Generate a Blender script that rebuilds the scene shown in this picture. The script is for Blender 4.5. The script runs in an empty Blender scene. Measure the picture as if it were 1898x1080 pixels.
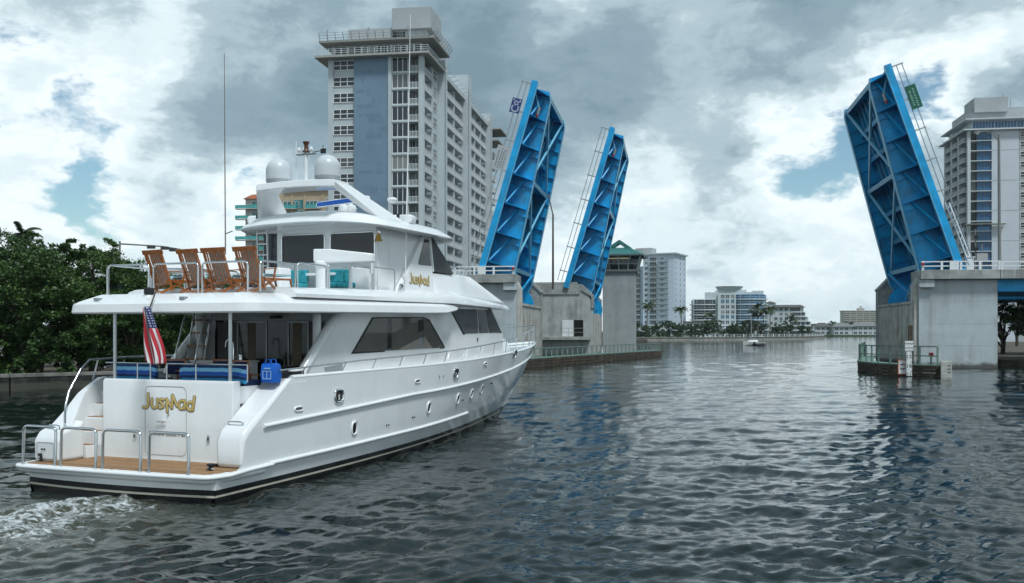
import bpy, bmesh, math, random
import numpy as np
from math import radians, sin, cos, tan, pi, sqrt, atan2, exp
from mathutils import Vector, Matrix, Euler

# ------------------------------------------------------------------ camera, sky, sun, exposure
scene = bpy.context.scene
C = scene.collection
F_PX, CX, HY, HC = 1800.0, 949.0, 612.0, 3.7          # focal length in photo pixels, centre column, horizon row, eye height
cam_d = bpy.data.cameras.new('camera'); cam = bpy.data.objects.new('camera', cam_d); C.objects.link(cam)
cam.location = (0, 0, HC); cam.rotation_euler = (radians(90), 0, 0)
cam_d.sensor_width = 36.0; cam_d.lens = 36.0 * F_PX / 1898.0
cam_d.shift_y = (HY - 540.0) / 1898.0
cam_d.clip_start = 0.1; cam_d.clip_end = 8000
scene.camera = cam

SUN_ELEV, SUN_AZ = radians(60), radians(150)            # azimuth from +Y, clockwise: behind the camera, to the right
world = bpy.data.worlds.new('World'); scene.world = world; world.use_nodes = True

def sky_dir(u, v):
    d = Vector(((u - CX) / F_PX, 1.0, (HY - v) / F_PX)); return d.normalized()

def build_world():
    nt = world.node_tree; N = nt.nodes; L = nt.links
    for n in list(N): N.remove(n)
    out = N.new('ShaderNodeOutputWorld'); bg = N.new('ShaderNodeBackground')
    bg.inputs['Strength'].default_value = 0.1
    L.new(bg.outputs[0], out.inputs['Surface'])
    tc = N.new('ShaderNodeTexCoord'); D = tc.outputs['Generated']
    sky = N.new('ShaderNodeTexSky'); sky.sky_type = 'NISHITA'; sky.sun_disc = False
    sky.sun_elevation = SUN_ELEV; sky.sun_rotation = SUN_AZ; sky.air_density = 1.0; sky.dust_density = 0.6; sky.ozone_density = 1.6
    def M(op, a, b=None, c=None, clamp=False):
        n = N.new('ShaderNodeMath'); n.operation = op; n.use_clamp = clamp
        for i, x in enumerate((a, b, c)):
            if x is None: continue
            if isinstance(x, (int, float)): n.inputs[i].default_value = x
            else: L.new(x, n.inputs[i])
        return n.outputs[0]
    def V(op, a, b=None):
        n = N.new('ShaderNodeVectorMath'); n.operation = op
        for i, x in enumerate((a, b)):
            if x is None: continue
            if isinstance(x, (tuple, list, Vector)): n.inputs[i].default_value = tuple(x)
            else: L.new(x, n.inputs[i])
        return n.outputs['Value'] if op == 'DOT_PRODUCT' else n.outputs[0]
    def noise(vec, scale, detail, rough, dist=0.0, lac=2.1):
        n = N.new('ShaderNodeTexNoise'); n.noise_dimensions = '3D'
        n.inputs['Scale'].default_value = scale; n.inputs['Detail'].default_value = detail
        n.inputs['Roughness'].default_value = rough; n.inputs['Distortion'].default_value = dist
        n.inputs['Lacunarity'].default_value = lac
        L.new(vec, n.inputs['Vector']); return n.outputs['Fac'], n.outputs['Color']
    P = V('MULTIPLY', D, (1.0, 1.0, 1.9)); P = V('ADD', P, SKY_OFF)
    _, wcol = noise(P, 9.0, 4, 0.55)
    warp = V('MULTIPLY', V('SUBTRACT', wcol, (0.5, 0.5, 0.5)), (0.06, 0.06, 0.06))
    PW = V('ADD', P, warp)
    big, _ = noise(PW, 2.6, 2, 0.5)
    med, _ = noise(PW, 7.0, 7, 0.62)
    # density: 0 = clear blue, ~0.35 = thin sun-lit cloud, 1 = thick dark base
    dens = M('MULTIPLY_ADD', M('SUBTRACT', big, 0.5), 0.75, 0.52)
    dens = M('MULTIPLY_ADD', M('SUBTRACT', med, 0.5), 1.12, dens)
    DWn = N.new('ShaderNodeVectorMath'); DWn.operation = 'NORMALIZE'; L.new(V('ADD', D, V('MULTIPLY', V('SUBTRACT', wcol, (.5, .5, .5)), (.17, .17, .13))), DWn.inputs[0]); DW = DWn.outputs[0]
    for (u, v, r, w) in SKY_BLOBS:
        k = (F_PX / r) ** 2
        dt = V('DOT_PRODUCT', DW, sky_dir(u, v))
        e = M('EXPONENT', M('MULTIPLY', M('SUBTRACT', dt, 1.0), k))
        dens = M('MULTIPLY_ADD', e, w, dens)
    # cloud added mostly above the view, to darken what the water reflects
    zs = N.new('ShaderNodeSeparateXYZ'); L.new(D, zs.inputs[0]); ze = N.new('ShaderNodeMapRange'); ze.interpolation_type = 'SMOOTHSTEP'
    ze.inputs['From Min'].default_value = .24; ze.inputs['From Max'].default_value = .62; ze.inputs['To Max'].default_value = .30; L.new(zs.outputs['Z'], ze.inputs['Value'])
    dens = M('ADD', dens, ze.outputs[0])
    # billow relief: compare the field with itself a little higher up
    PU = V('ADD', PW, (0.012, 0.0, 0.035))
    med2, _ = noise(PU, 7.0, 5, 0.62)
    relief = M('SUBTRACT', med, med2)
    ramp = N.new('ShaderNodeValToRGB'); cr = ramp.color_ramp; cr.interpolation = 'EASE'
    stops = [(0.0, (.68, .81, .87)), (0.34, (.88, .97, 1.0)), (0.47, (.72, .845, .89)), (0.64, (.41, .53, .59)), (0.80, (.265, .37, .435)), (1.0, (.195, .285, .345))]
    cr.elements[0].position = stops[0][0]; cr.elements[0].color = stops[0][1] + (1,)
    cr.elements[1].position = stops[-1][0]; cr.elements[1].color = stops[-1][1] + (1,)
    for p, c in stops[1:-1]:
        el = cr.elements.new(p); el.color = c + (1,)
    L.new(M('MULTIPLY_ADD', relief, -0.9, dens, clamp=True), ramp.inputs['Fac'])
    mr = N.new('ShaderNodeMapRange'); mr.interpolation_type = 'SMOOTHSTEP'
    mr.inputs['From Min'].default_value = 0.18; mr.inputs['From Max'].default_value = 0.36
    L.new(dens, mr.inputs['Value'])
    cs = N.new('ShaderNodeMix'); cs.data_type = 'RGBA'; cs.blend_type = 'MULTIPLY'; cs.inputs['Factor'].default_value = 1.0
    L.new(ramp.outputs[0], cs.inputs['A']); cs.inputs['B'].default_value = (SKY_GAIN, SKY_GAIN, SKY_GAIN, 1)
    mx = N.new('ShaderNodeMix'); mx.data_type = 'RGBA'
    ht = N.new('ShaderNodeMix'); ht.data_type = 'RGBA'; ht.blend_type = 'MULTIPLY'; ht.inputs['Factor'].default_value = 1.0
    L.new(sky.outputs[0], ht.inputs['A']); ht.inputs['B'].default_value = (1.0, 1.18, 1.12, 1)
    L.new(mr.outputs[0], mx.inputs['Factor']); L.new(ht.outputs['Result'], mx.inputs['A']); L.new(cs.outputs['Result'], mx.inputs['B'])
    L.new(mx.outputs['Result'], bg.inputs['Color'])

SKY_GAIN = 11.0
SKY_OFF = (3.7, 1.2, 0.4)
# large cloud masses: direction (as photo column,row), angular radius in pixels, thickness change
SKY_BLOBS = [
    (640, 170, 210, .20), (900, 190, 170, .16), (1150, 190, 150, .17), (1480, 40, 210, .20), (1800, 60, 200, .16), (420, 240, 130, .14), (330, 280, 80, .10),
    (120, 90, 170, -.02), (240, 170, 40, -.14), (300, 40, 140, .06), (60, 330, 120, .02), (260, 380, 150, -.06), (450, 390, 110, -.12), (1090, 15, 70, -.18), (1285, 90, 70, -.12), (1370, 390, 220, -.22), (1190, 400, 100, -.10),
    (1430, 262, 40, -.40), (1530, 275, 60, -.46), (1480, 245, 34, .28), (1722, 180, 70, -.62), (1640, 225, 40, .10), (85, 218, 46, -.16), (10, 235, 30, -.06), (180, 300, 32, -.26), (150, 395, 34, -.34), (450, 310, 34, -.2),
    (1745, 262, 44, .36), (1450, 520, 200, .05), (40, 290, 70, .22), (20, 150, 60, .2), (1150, 480, 200, .02), (640, 420, 200, .0), (100, 450, 160, -.03),
]
build_world()
world.cycles.sampling_method = 'MANUAL'; world.cycles.sample_map_resolution = 512
sun_d = bpy.data.lights.new('sun', 'SUN'); sun = bpy.data.objects.new('sun', sun_d); C.objects.link(sun)
sun_d.energy = 3.0; sun_d.angle = radians(10); sun_d.color = (.93, .98, 1.0)
sv = Vector((sin(SUN_AZ) * cos(SUN_ELEV), cos(SUN_AZ) * cos(SUN_ELEV), sin(SUN_ELEV)))
sun.rotation_euler = (-sv).to_track_quat('-Z', 'Y').to_euler(); sun.location = sv * 60
scene.view_settings.view_transform = 'Standard'; scene.view_settings.look = 'None'
scene.view_settings.exposure = 0.0; scene.view_settings.gamma = 1.0; scene.view_settings.use_curve_mapping = False
scene.cycles.max_bounces = 7; scene.cycles.diffuse_bounces = 3; scene.cycles.glossy_bounces = 4; scene.cycles.transmission_bounces = 5
scene.cycles.use_denoising = True; scene.cycles.volume_bounces = 0; scene.cycles.use_adaptive_sampling = True; scene.cycles.adaptive_threshold = .02
rnd = random.Random(7)

# ------------------------------------------------------------------ helpers
class MB:
    """collects shapes; build() links them as one mesh object"""
    def __init__(s): s.v = []; s.f = []
    def add(s, vs, fs):
        o = len(s.v); s.v += [tuple(p) for p in vs]; s.f += [tuple(i + o for i in f) for f in fs]; return s
    def box(s, x0, x1, y0, y1, z0, z1):
        return s.add([(x0,y0,z0),(x1,y0,z0),(x1,y1,z0),(x0,y1,z0),(x0,y0,z1),(x1,y0,z1),(x1,y1,z1),(x0,y1,z1)],
                     [(0,3,2,1),(4,5,6,7),(0,1,5,4),(1,2,6,5),(2,3,7,6),(3,0,4,7)])
    def obox(s, c, size, m):
        """box centred on c, turned by a 3x3 matrix"""
        a, b, d = (q / 2 for q in size); c = Vector(c)
        vs = [c + m @ Vector(p) for p in ((-a,-b,-d),(a,-b,-d),(a,b,-d),(-a,b,-d),(-a,-b,d),(a,-b,d),(a,b,d),(-a,b,d))]
        return s.add(vs, [(0,3,2,1),(4,5,6,7),(0,1,5,4),(1,2,6,5),(2,3,7,6),(3,0,4,7)])
    def beam(s, p, q, w, h, up=(0,0,1)):
        """rectangular bar from p to q; w across, h along up"""
        p = Vector(p); q = Vector(q); d = (q - p); l = d.length; d.normalize(); u = Vector(up)
        x = d.cross(u)
        if x.length < 1e-4: x = d.cross(Vector((1, 0, 0)))
        x.normalize(); u = x.cross(d)
        vs = []
        for e in (p, q):
            for a, b in ((-1,-1),(1,-1),(1,1),(-1,1)): vs.append(e + x * (a * w / 2) + u * (b * h / 2))
        return s.add(vs, [(3,2,1,0),(4,5,6,7),(0,1,5,4),(1,2,6,5),(2,3,7,6),(3,0,4,7)])
    def tube(s, pts, r, n=8, closed=False, caps=True):
        pts = [Vector(p) for p in pts]; m = len(pts); R = r if isinstance(r, (list, tuple)) else [r] * m
        vs = []; prev = None
        for i, p in enumerate(pts):
            if closed: t = pts[(i + 1) % m] - pts[i - 1]
            else: t = pts[min(i + 1, m - 1)] - pts[max(i - 1, 0)]
            t.normalize()
            if prev is None:
                a = Vector((0, 0, 1)) if abs(t.z) < .9 else Vector((1, 0, 0)); x = t.cross(a).normalized()
            else:
                x = prev - t * prev.dot(t)
                x = x.normalized() if x.length > 1e-6 else t.cross(Vector((0, 0, 1))).normalized()
            prev = x; y = t.cross(x)
            for k in range(n):
                a = 2 * pi * k / n; vs.append(p + (x * cos(a) + y * sin(a)) * R[i])
        fs = []
        for i in range(m if closed else m - 1):
            j = (i + 1) % m
            for k in range(n):
                l = (k + 1) % n; fs.append((i*n+k, i*n+l, j*n+l, j*n+k))
        if caps and not closed: fs += [tuple(range(n))[::-1], tuple(range((m-1)*n, m*n))]
        return s.add(vs, fs)
    def prism(s, poly, ax, lo, hi):
        """polygon in the two other axes (x,z for 'y'; y,z for 'x'; x,y for 'z') pushed along ax"""
        n = len(poly)
        def P(a, b, t): return {'x': (t, a, b), 'y': (a, t, b), 'z': (a, b, t)}[ax]
        vs = [P(a, b, lo) for a, b in poly] + [P(a, b, hi) for a, b in poly]
        fs = [tuple(range(n))[::-1], tuple(range(n, 2*n))] + [(i, (i+1) % n, n+(i+1) % n, n+i) for i in range(n)]
        return s.add(vs, fs)
    def loft(s, rings, closed=False, cap=False):
        n = len(rings[0]); vs = [p for r in rings for p in r]; fs = []
        for i in range(len(rings) - 1):
            for k in range(n if closed else n - 1):
                l = (k + 1) % n; fs.append((i*n+k, i*n+l, (i+1)*n+l, (i+1)*n+k))
        if cap: fs += [tuple(range(n))[::-1], tuple(range((len(rings)-1)*n, len(rings)*n))]
        return s.add(vs, fs)
    def lathe(s, prof, c=(0,0,0), n=16):
        rings = [[(c[0]+r*cos(2*pi*k/n), c[1]+r*sin(2*pi*k/n), c[2]+z) for k in range(n)] for r, z in prof]
        return s.loft(rings, closed=True, cap=True)
    def quad(s, a, b, c, d): return s.add([a, b, c, d], [(0,1,2,3)])
    def xf(s, m): s.v = [tuple(m @ Vector(p)) for p in s.v]; return s
    def mesh(s, name, mat, smooth=None):
        me = bpy.data.meshes.new(name); me.from_pydata(s.v, [], s.f); me.update()
        if mat: me.materials.append(mat)
        if smooth:
            me.shade_smooth()
            if smooth < 170: me.set_sharp_from_angle(angle=radians(smooth))
        return me
    def build(s, name, mat, parent=None, smooth=None, bevel=0, segs=2, weld=False):
        me = s.mesh(name, mat, smooth)
        if weld:
            bm = bmesh.new(); bm.from_mesh(me); bmesh.ops.remove_doubles(bm, verts=bm.verts, dist=1e-4); bmesh.ops.recalc_face_normals(bm, faces=bm.faces); bm.to_mesh(me); bm.free()
            if smooth:
                me.shade_smooth()
                if smooth < 170: me.set_sharp_from_angle(angle=radians(smooth))
        o = link(name, me, parent)
        if bevel:
            b = o.modifiers.new('bevel', 'BEVEL'); b.width = bevel; b.segments = segs; b.limit_method = 'ANGLE'; b.angle_limit = radians(35)
            me.shade_smooth(); me.set_sharp_from_angle(angle=radians(40)); b.harden_normals = True
        return o

def link(name, me, parent=None, loc=None, rot=None):
    o = bpy.data.objects.new(name, me); C.objects.link(o)
    if parent is not None: o.parent = parent
    if loc is not None: o.location = loc
    if rot is not None: o.rotation_euler = rot
    return o
def tag(o, label=None, cat=None, group=None, kind=None):
    if label: o['label'] = label
    if cat: o['category'] = cat
    if group: o['group'] = group
    if kind: o['kind'] = kind
    return o
def thing(name, label, cat, loc=(0,0,0), rz=0.0, group=None):
    o = bpy.data.objects.new(name, None); C.objects.link(o); o.location = loc; o.rotation_euler = (0, 0, rz)
    o.empty_display_size = .3
    return tag(o, label, cat, group)
def copy_tree(o, parent=None, loc=None, rz=None, label=None):
    c = o.copy(); C.objects.link(c); c.parent = parent
    if loc is not None: c.location = loc
    if rz is not None: c.rotation_euler = (0, 0, rz)
    if label: c['label'] = label
    for ch in list(o.children): copy_tree(ch, c)
    return c
def W(u, v, Y):
    """point seen at photo column u, row v when it stands Y metres ahead"""
    return Vector(((u - CX) / F_PX * Y, Y, HC - (v - HY) / F_PX * Y))
def arc(c, r, a0, a1, n, plane='xz', t=0.0):
    out = []
    for i in range(n + 1):
        a = radians(a0 + (a1 - a0) * i / n); p, q = c[0] + r * cos(a), c[1] + r * sin(a)
        out.append({'xz': (p, t, q), 'xy': (p, q, t), 'yz': (t, p, q)}[plane])
    return out
def lerp(a, b, t): return a + (b - a) * t
def interp(x, xs, ys): return float(np.interp(x, xs, ys))

# ------------------------------------------------------------------ materials
MATS = {}
def mat(name, col, rough=.5, metal=0.0, var=0.0, vscale=3.0, bump=0.0, bscale=20.0, spec=.5, coat=0.0, streak=None, emit=None, alpha=None, trans=0.0, ior=1.45, detail=4, tide=None, each=None):
    """principled material whose colour is broken up by noise; streak=(colour, amount, scale) adds vertical runs of dirt"""
    if name in MATS: return MATS[name]
    m = bpy.data.materials.new(name); m.use_nodes = True; nt = m.node_tree; N = nt.nodes; L = nt.links
    b = N['Principled BSDF']
    b.inputs['Roughness'].default_value = rough; b.inputs['Metallic'].default_value = metal
    b.inputs['Specular IOR Level'].default_value = spec; b.inputs['Coat Weight'].default_value = coat; b.inputs['IOR'].default_value = ior
    if trans: b.inputs['Transmission Weight'].default_value = trans
    c4 = tuple(col) + (1,)
    tc = N.new('ShaderNodeTexCoord'); src = tc.outputs['Object']
    cout = None
    if var > 0:
        nz = N.new('ShaderNodeTexNoise'); nz.inputs['Scale'].default_value = vscale; nz.inputs['Detail'].default_value = detail; nz.inputs['Roughness'].default_value = .6
        L.new(src, nz.inputs['Vector'])
        rp = N.new('ShaderNodeValToRGB'); rp.color_ramp.elements[0].position = .3; rp.color_ramp.elements[1].position = .72
        rp.color_ramp.elements[0].color = tuple(min(1, x * (1 - var)) for x in col) + (1,); rp.color_ramp.elements[1].color = tuple(min(1, x * (1 + var * .6)) for x in col) + (1,)
        L.new(nz.outputs['Fac'], rp.inputs['Fac']); cout = rp.outputs[0]
    if streak:
        sc, amt, sx = streak
        mp = N.new('ShaderNodeMapping'); mp.inputs['Scale'].default_value = (sx, sx, sx * .05); L.new(src, mp.inputs['Vector'])
        n2 = N.new('ShaderNodeTexNoise'); n2.inputs['Scale'].default_value = 1.0; n2.inputs['Detail'].default_value = 5; n2.inputs['Roughness'].default_value = .65; L.new(mp.outputs[0], n2.inputs['Vector'])
        n3 = N.new('ShaderNodeTexNoise'); n3.inputs['Scale'].default_value = sx * .35; n3.inputs['Detail'].default_value = 3; L.new(src, n3.inputs['Vector'])
        mm = N.new('ShaderNodeMath'); mm.operation = 'MULTIPLY'; L.new(n2.outputs['Fac'], mm.inputs[0]); L.new(n3.outputs['Fac'], mm.inputs[1])
        r2 = N.new('ShaderNodeMapRange'); r2.inputs['From Min'].default_value = .24; r2.inputs['From Max'].default_value = .42; r2.inputs['To Max'].default_value = amt; L.new(mm.outputs[0], r2.inputs['Value'])
        mx = N.new('ShaderNodeMix'); mx.data_type = 'RGBA'; L.new(r2.outputs[0], mx.inputs['Factor'])
        if cout: L.new(cout, mx.inputs['A'])
        else: mx.inputs['A'].default_value = c4
        mx.inputs['B'].default_value = tuple(sc) + (1,); cout = mx.outputs['Result']
    if each:      # (other colour, share of objects): some copies differ, as curtained windows do
        oi = N.new('ShaderNodeObjectInfo'); cr_ = N.new('ShaderNodeMapRange'); cr_.inputs['From Min'].default_value = 1 - each[1]; cr_.inputs['From Max'].default_value = 1.0; L.new(oi.outputs['Random'], cr_.inputs['Value'])
        me_ = N.new('ShaderNodeMix'); me_.data_type = 'RGBA'; L.new(cr_.outputs[0], me_.inputs['Factor'])
        if cout: L.new(cout, me_.inputs['A'])
        else: me_.inputs['A'].default_value = c4
        me_.inputs['B'].default_value = tuple(each[0]) + (1,); cout = me_.outputs['Result']
    if tide:      # growth and staining near the water line, ragged upper edge
        sx_ = N.new('ShaderNodeSeparateXYZ'); L.new(src, sx_.inputs[0]); nt_ = N.new('ShaderNodeTexNoise'); nt_.inputs['Scale'].default_value = 1.3; nt_.inputs['Detail'].default_value = 5; L.new(src, nt_.inputs['Vector'])
        am = N.new('ShaderNodeMath'); am.operation = 'MULTIPLY_ADD'; L.new(nt_.outputs['Fac'], am.inputs[0]); am.inputs[1].default_value = -.8; L.new(sx_.outputs['Z'], am.inputs[2])
        tr_ = N.new('ShaderNodeMapRange'); tr_.inputs['From Min'].default_value = tide - .5; tr_.inputs['From Max'].default_value = tide - .1; tr_.inputs['To Min'].default_value = .9; tr_.inputs['To Max'].default_value = 0; L.new(am.outputs[0], tr_.inputs['Value'])
        mt_ = N.new('ShaderNodeMix'); mt_.data_type = 'RGBA'; L.new(tr_.outputs[0], mt_.inputs['Factor'])
        if cout: L.new(cout, mt_.inputs['A'])
        else: mt_.inputs['A'].default_value = c4
        mt_.inputs['B'].default_value = (.045, .045, .032, 1); cout = mt_.outputs['Result']
    if cout: L.new(cout, b.inputs['Base Color'])
    else: b.inputs['Base Color'].default_value = c4
    if bump > 0:
        nb = N.new('ShaderNodeTexNoise'); nb.inputs['Scale'].default_value = bscale; nb.inputs['Detail'].default_value = 5; L.new(src, nb.inputs['Vector'])
        bp = N.new('ShaderNodeBump'); bp.inputs['Strength'].default_value = bump; bp.inputs['Distance'].default_value = .02; L.new(nb.outputs['Fac'], bp.inputs['Height']); L.new(bp.outputs[0], b.inputs['Normal'])
    if emit: b.inputs['Emission Color'].default_value = tuple(emit[0]) + (1,); b.inputs['Emission Strength'].default_value = emit[1]
    if alpha is not None: b.inputs['Alpha'].default_value = alpha
    MATS[name] = m; return m

GEL = mat('gelcoat_white', (.80, .815, .82), rough=.13, var=.05, vscale=1.3, coat=.3)
HULLW = mat('hull_white', (.78, .80, .805), rough=.09, var=.06, vscale=.8, coat=.35, streak=((.62, .62, .58), .28, 2.2))
BLACK = mat('boot_black', (.012, .013, .014), rough=.25, var=.3, vscale=4)
STRIPE = mat('boot_stripe', (.62, .57, .47), rough=.4, var=.15, vscale=3)
STEEL = mat('polished_steel', (.62, .64, .65), rough=.16, metal=1.0)
TEAK = mat('teak', (.33, .175, .075), rough=.6, var=.3, vscale=3, bump=.2, bscale=60)
VARN = mat('varnished_teak', (.36, .115, .028), rough=.28, var=.3, vscale=9, coat=.5)
TINT = mat('tinted_glass', (.012, .014, .016), rough=.05, spec=.7)
GLASSD = mat('dark_glass', (.02, .028, .036), rough=.06, spec=.6, var=.4, vscale=.6)
RUBBER = mat('black_rubber', (.014, .014, .015), rough=.6)
CONC = mat('concrete', (.36, .37, .355), rough=.85, var=.3, vscale=.9, bump=.35, bscale=6, streak=((.11, .11, .10), .75, 1.6), tide=.35)
PAINTW = mat('pier_paint', (.43, .48, .50), rough=.7, var=.12, vscale=.7, bump=.15, bscale=8, streak=((.25, .265, .26), .65, 1.1), tide=.35)
BLUE = mat('bridge_blue', (.001, .35, .70), rough=.4, var=.28, vscale=.7, streak=((.07, .075, .08), .5, 1.5))
BLUE_LIT = mat('bridge_blue_lit', (.17, .48, .68), rough=.4, var=.15, vscale=1.5)  # lighter copy of bridge_blue: light painted onto flanges, deep beams and braces
GALV = mat('galvanised', (.36, .38, .39), rough=.45, metal=.6, var=.15, vscale=4)
WHITE = mat('white_paint', (.74, .76, .76), rough=.5, var=.08, vscale=2)
# ------------------------------------------------------------------ water
YAW = radians(22.2); YO = Vector((-8.84, 21.8, 0)); YF = Vector((sin(YAW), cos(YAW), 0)); YR = Vector((cos(YAW), -sin(YAW), 0))
def make_water():
    ys = [11.0]
    while ys[-1] < 420:
        y = ys[-1]; ys.append(y + max(.055, .055 * (y / 13.0) ** 1.55))
    ys = np.array(ys); nx = 440
    t = np.linspace(-1, 1, nx)
    X = t[None, :] * (ys[:, None] * .60 + 1.5); Y = np.repeat(ys[:, None], nx, 1)
    dx = (ys * .60 + 1.5) * 2 / nx; dy = np.gradient(ys); sp = np.maximum(dx, dy * .55)[:, None]
    rg = np.random.default_rng(3)
    Z = np.zeros_like(X)
    for i in range(64):
        lam = 0.24 * (6.5 / .24) ** (i / 63.0) * rg.uniform(.93, 1.07)
        ang = radians(rg.normal(-78, 34)); kx, ky = cos(ang) * 2 * pi / lam, sin(ang) * 2 * pi / lam
        slope = .062 if lam < .55 else .062 * (.55 / lam) ** .75
        a = slope * lam / (2 * pi)
        att = np.clip((lam / sp - 1.8) / 2.2, 0, 1)
        # wave groups: patches of livelier and calmer water
        g = .75 + .45 * np.sin(X * rg.uniform(.03, .16) + rg.uniform(0, 6)) * np.sin(Y * rg.uniform(.03, .14) + rg.uniform(0, 6))
        ph = kx * X + ky * Y + rg.uniform(0, 6.28); s_ = np.sin(ph)
        Z += a * att * g * (s_ + .28 * (2 * np.abs(s_) ** 1.0 - 1) * -1)
    # wake: churned water behind the stern, and a low wave off the quarter
    lx = (X - YO.x) * YR.x + (Y - YO.y) * YR.y; ly = (X - YO.x) * YF.x + (Y - YO.y) * YF.y
    back = np.clip(-(ly - .3) / 1.2, 0, 1)
    cen = .5 + .25 * np.sin(ly * 1.1); wid = .9 - .13 * ly
    core = np.exp(-((lx - cen) / np.maximum(wid, .3)) ** 2) * back * np.clip(1 + ly / 18, 0, 1)
    side = np.exp(-((lx - (2.2 - .24 * ly)) / .9) ** 2) * np.clip(-(ly - .2) / 2, 0, 1) * np.exp(ly / 6)
    port = np.exp(-((lx - (-2.9 + .24 * ly)) / .8) ** 2) * np.clip(-(ly - .2) / 2, 0, 1) * np.exp(ly / 7)
    tur = np.zeros_like(X)
    for i in range(26):
        lam = rg.uniform(.28, 1.3); ang = rg.uniform(0, 6.28); k = 2 * pi / lam
        tur += lam * .055 * np.sin(k * (X * cos(ang) + Y * sin(ang)) + rg.uniform(0, 6.28) + 1.2 * np.sin(X * 2.3 + i) + 1.1 * np.sin(Y * 1.9 + 2 * i))
    Z += core * (.05 + tur * .55) + (side + port) * (.06 + .25 * tur)
    edge = np.clip((1 - np.abs(t)) / .04, 0, 1)[None, :] * np.clip((420 - Y) / 60, 0, 1) * np.clip((Y - 11) / .6, 0, 1)
    Z *= edge
    # hull side wash
    broad = np.exp(-((lx - .9) / (2.2 - .18 * ly)) ** 2) * back * np.exp(np.minimum(ly, 0) / 9)
    hb = 2.68 * np.clip(1 - np.clip(ly / 21.95, 0, 1) ** 2.4, 0, 1) ** 1.2
    fringe = np.exp(-((np.abs(lx) - hb - .05) / .16) ** 2) * (ly > -.3) * (ly < 22.2) * (.45 + .3 * np.sin(ly * 1.7) * np.sin(ly * .6 + 1))
    foam = np.clip(core * 1.15 + .5 * (side + port) + .55 * broad + .6 * fringe, 0, 1)
    ny = len(ys)
    big = 3500.0
    Xe = np.concatenate([np.full((ny, 1), -big), X, np.full((ny, 1), big)], 1); Ye = np.concatenate([Y[:, :1], Y, Y[:, :1]], 1); Ze = np.pad(Z, ((0, 0), (1, 1))); Fe = np.pad(foam, ((0, 0), (1, 1)))
    Xe = np.concatenate([Xe[:1], Xe, Xe[-1:]], 0); Ye = np.concatenate([np.full((1, nx + 2), -400.0), Ye, np.full((1, nx + 2), 5000.0)], 0); Ze = np.pad(Ze, ((1, 1), (0, 0))); Fe = np.pad(Fe, ((1, 1), (0, 0)))
    R, Cn = Xe.shape
    co = np.stack([Xe, Ye, Ze], -1).reshape(-1, 3).astype(np.float32)
    idx = np.arange(R * Cn).reshape(R, Cn)
    q = np.stack([idx[:-1, :-1], idx[:-1, 1:], idx[1:, 1:], idx[1:, :-1]], -1).reshape(-1, 4)
    me = bpy.data.meshes.new('water'); me.vertices.add(len(co)); me.vertices.foreach_set('co', co.ravel())
    me.loops.add(q.size); me.loops.foreach_set('vertex_index', q.ravel().astype(np.int32))
    me.polygons.add(len(q)); me.polygons.foreach_set('loop_start', np.arange(0, q.size, 4, dtype=np.int32)); me.polygons.foreach_set('loop_total', np.full(len(q), 4, dtype=np.int32))
    me.update(); me.validate(); me.shade_smooth()
    at = me.attributes.new('foam', 'FLOAT', 'POINT'); at.data.foreach_set('value', Fe.ravel().astype(np.float32))
    m = bpy.data.materials.new('water'); m.use_nodes = True; N = m.node_tree.nodes; L = m.node_tree.links; b = N['Principled BSDF']
    b.inputs['IOR'].default_value = 1.333; b.inputs['Roughness'].default_value = .035; b.inputs['Specular IOR Level'].default_value = .5
    tc = N.new('ShaderNodeTexCoord')
    mp = N.new('ShaderNodeMapping'); mp.inputs['Scale'].default_value = (.75, 1.15, 1); mp.inputs['Rotation'].default_value = (0, 0, .2); L.new(tc.outputs['Object'], mp.inputs['Vector'])
    def nz(scale, det, ro=.55, dist=.3):
        n = N.new('ShaderNodeTexNoise'); n.inputs['Scale'].default_value = scale; n.inputs['Detail'].default_value = det; n.inputs['Roughness'].default_value = ro; n.inputs['Distortion'].default_value = dist
        L.new(mp.outputs[0], n.inputs['Vector']); return n.outputs['Fac']
    b1 = N.new('ShaderNodeBump'); b1.inputs['Strength'].default_value = .8; b1.inputs['Distance'].default_value = .016; L.new(nz(2.2, 3), b1.inputs['Height'])
    b2 = N.new('ShaderNodeBump'); b2.inputs['Strength'].default_value = .75; b2.inputs['Distance'].default_value = .013; L.new(nz(5.2, 4), b2.inputs['Height']); L.new(b1.outputs[0], b2.inputs['Normal'])
    fa = N.new('ShaderNodeAttribute'); fa.attribute_name = 'foam'
    fn = nz(6.5, 9, .70, .8); fn2 = nz(1.5, 4, .6, .6)
    ma = N.new('ShaderNodeMath'); ma.operation = 'MULTIPLY_ADD'; L.new(fa.outputs['Fac'], ma.inputs[0]); ma.inputs[1].default_value = .36; L.new(fn, ma.inputs[2])
    mb = N.new('ShaderNodeMath'); mb.operation = 'MULTIPLY_ADD'; L.new(fn2, mb.inputs[0]); mb.inputs[1].default_value = .5; L.new(ma.outputs[0], mb.inputs[2])
    mr = N.new('ShaderNodeMapRange'); mr.interpolation_type = 'SMOOTHSTEP'; mr.inputs['From Min'].default_value = 1.03; mr.inputs['From Max'].default_value = 1.27; L.new(mb.outputs[0], mr.inputs['Value'])
    gate = N.new('ShaderNodeMapRange'); gate.inputs['From Min'].default_value = .02; gate.inputs['From Max'].default_value = .2; L.new(fa.outputs['Fac'], gate.inputs['Value'])
    fm = N.new('ShaderNodeMath'); fm.operation = 'MULTIPLY'; L.new(mr.outputs[0], fm.inputs[0]); L.new(gate.outputs[0], fm.inputs[1])
    tint = N.new('ShaderNodeMix'); tint.data_type = 'RGBA'; tint.inputs['A'].default_value = (.006, .012, .012, 1); tint.inputs['B'].default_value = (.055, .056, .040, 1); L.new(fa.outputs['Fac'], tint.inputs['Factor'])
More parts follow.
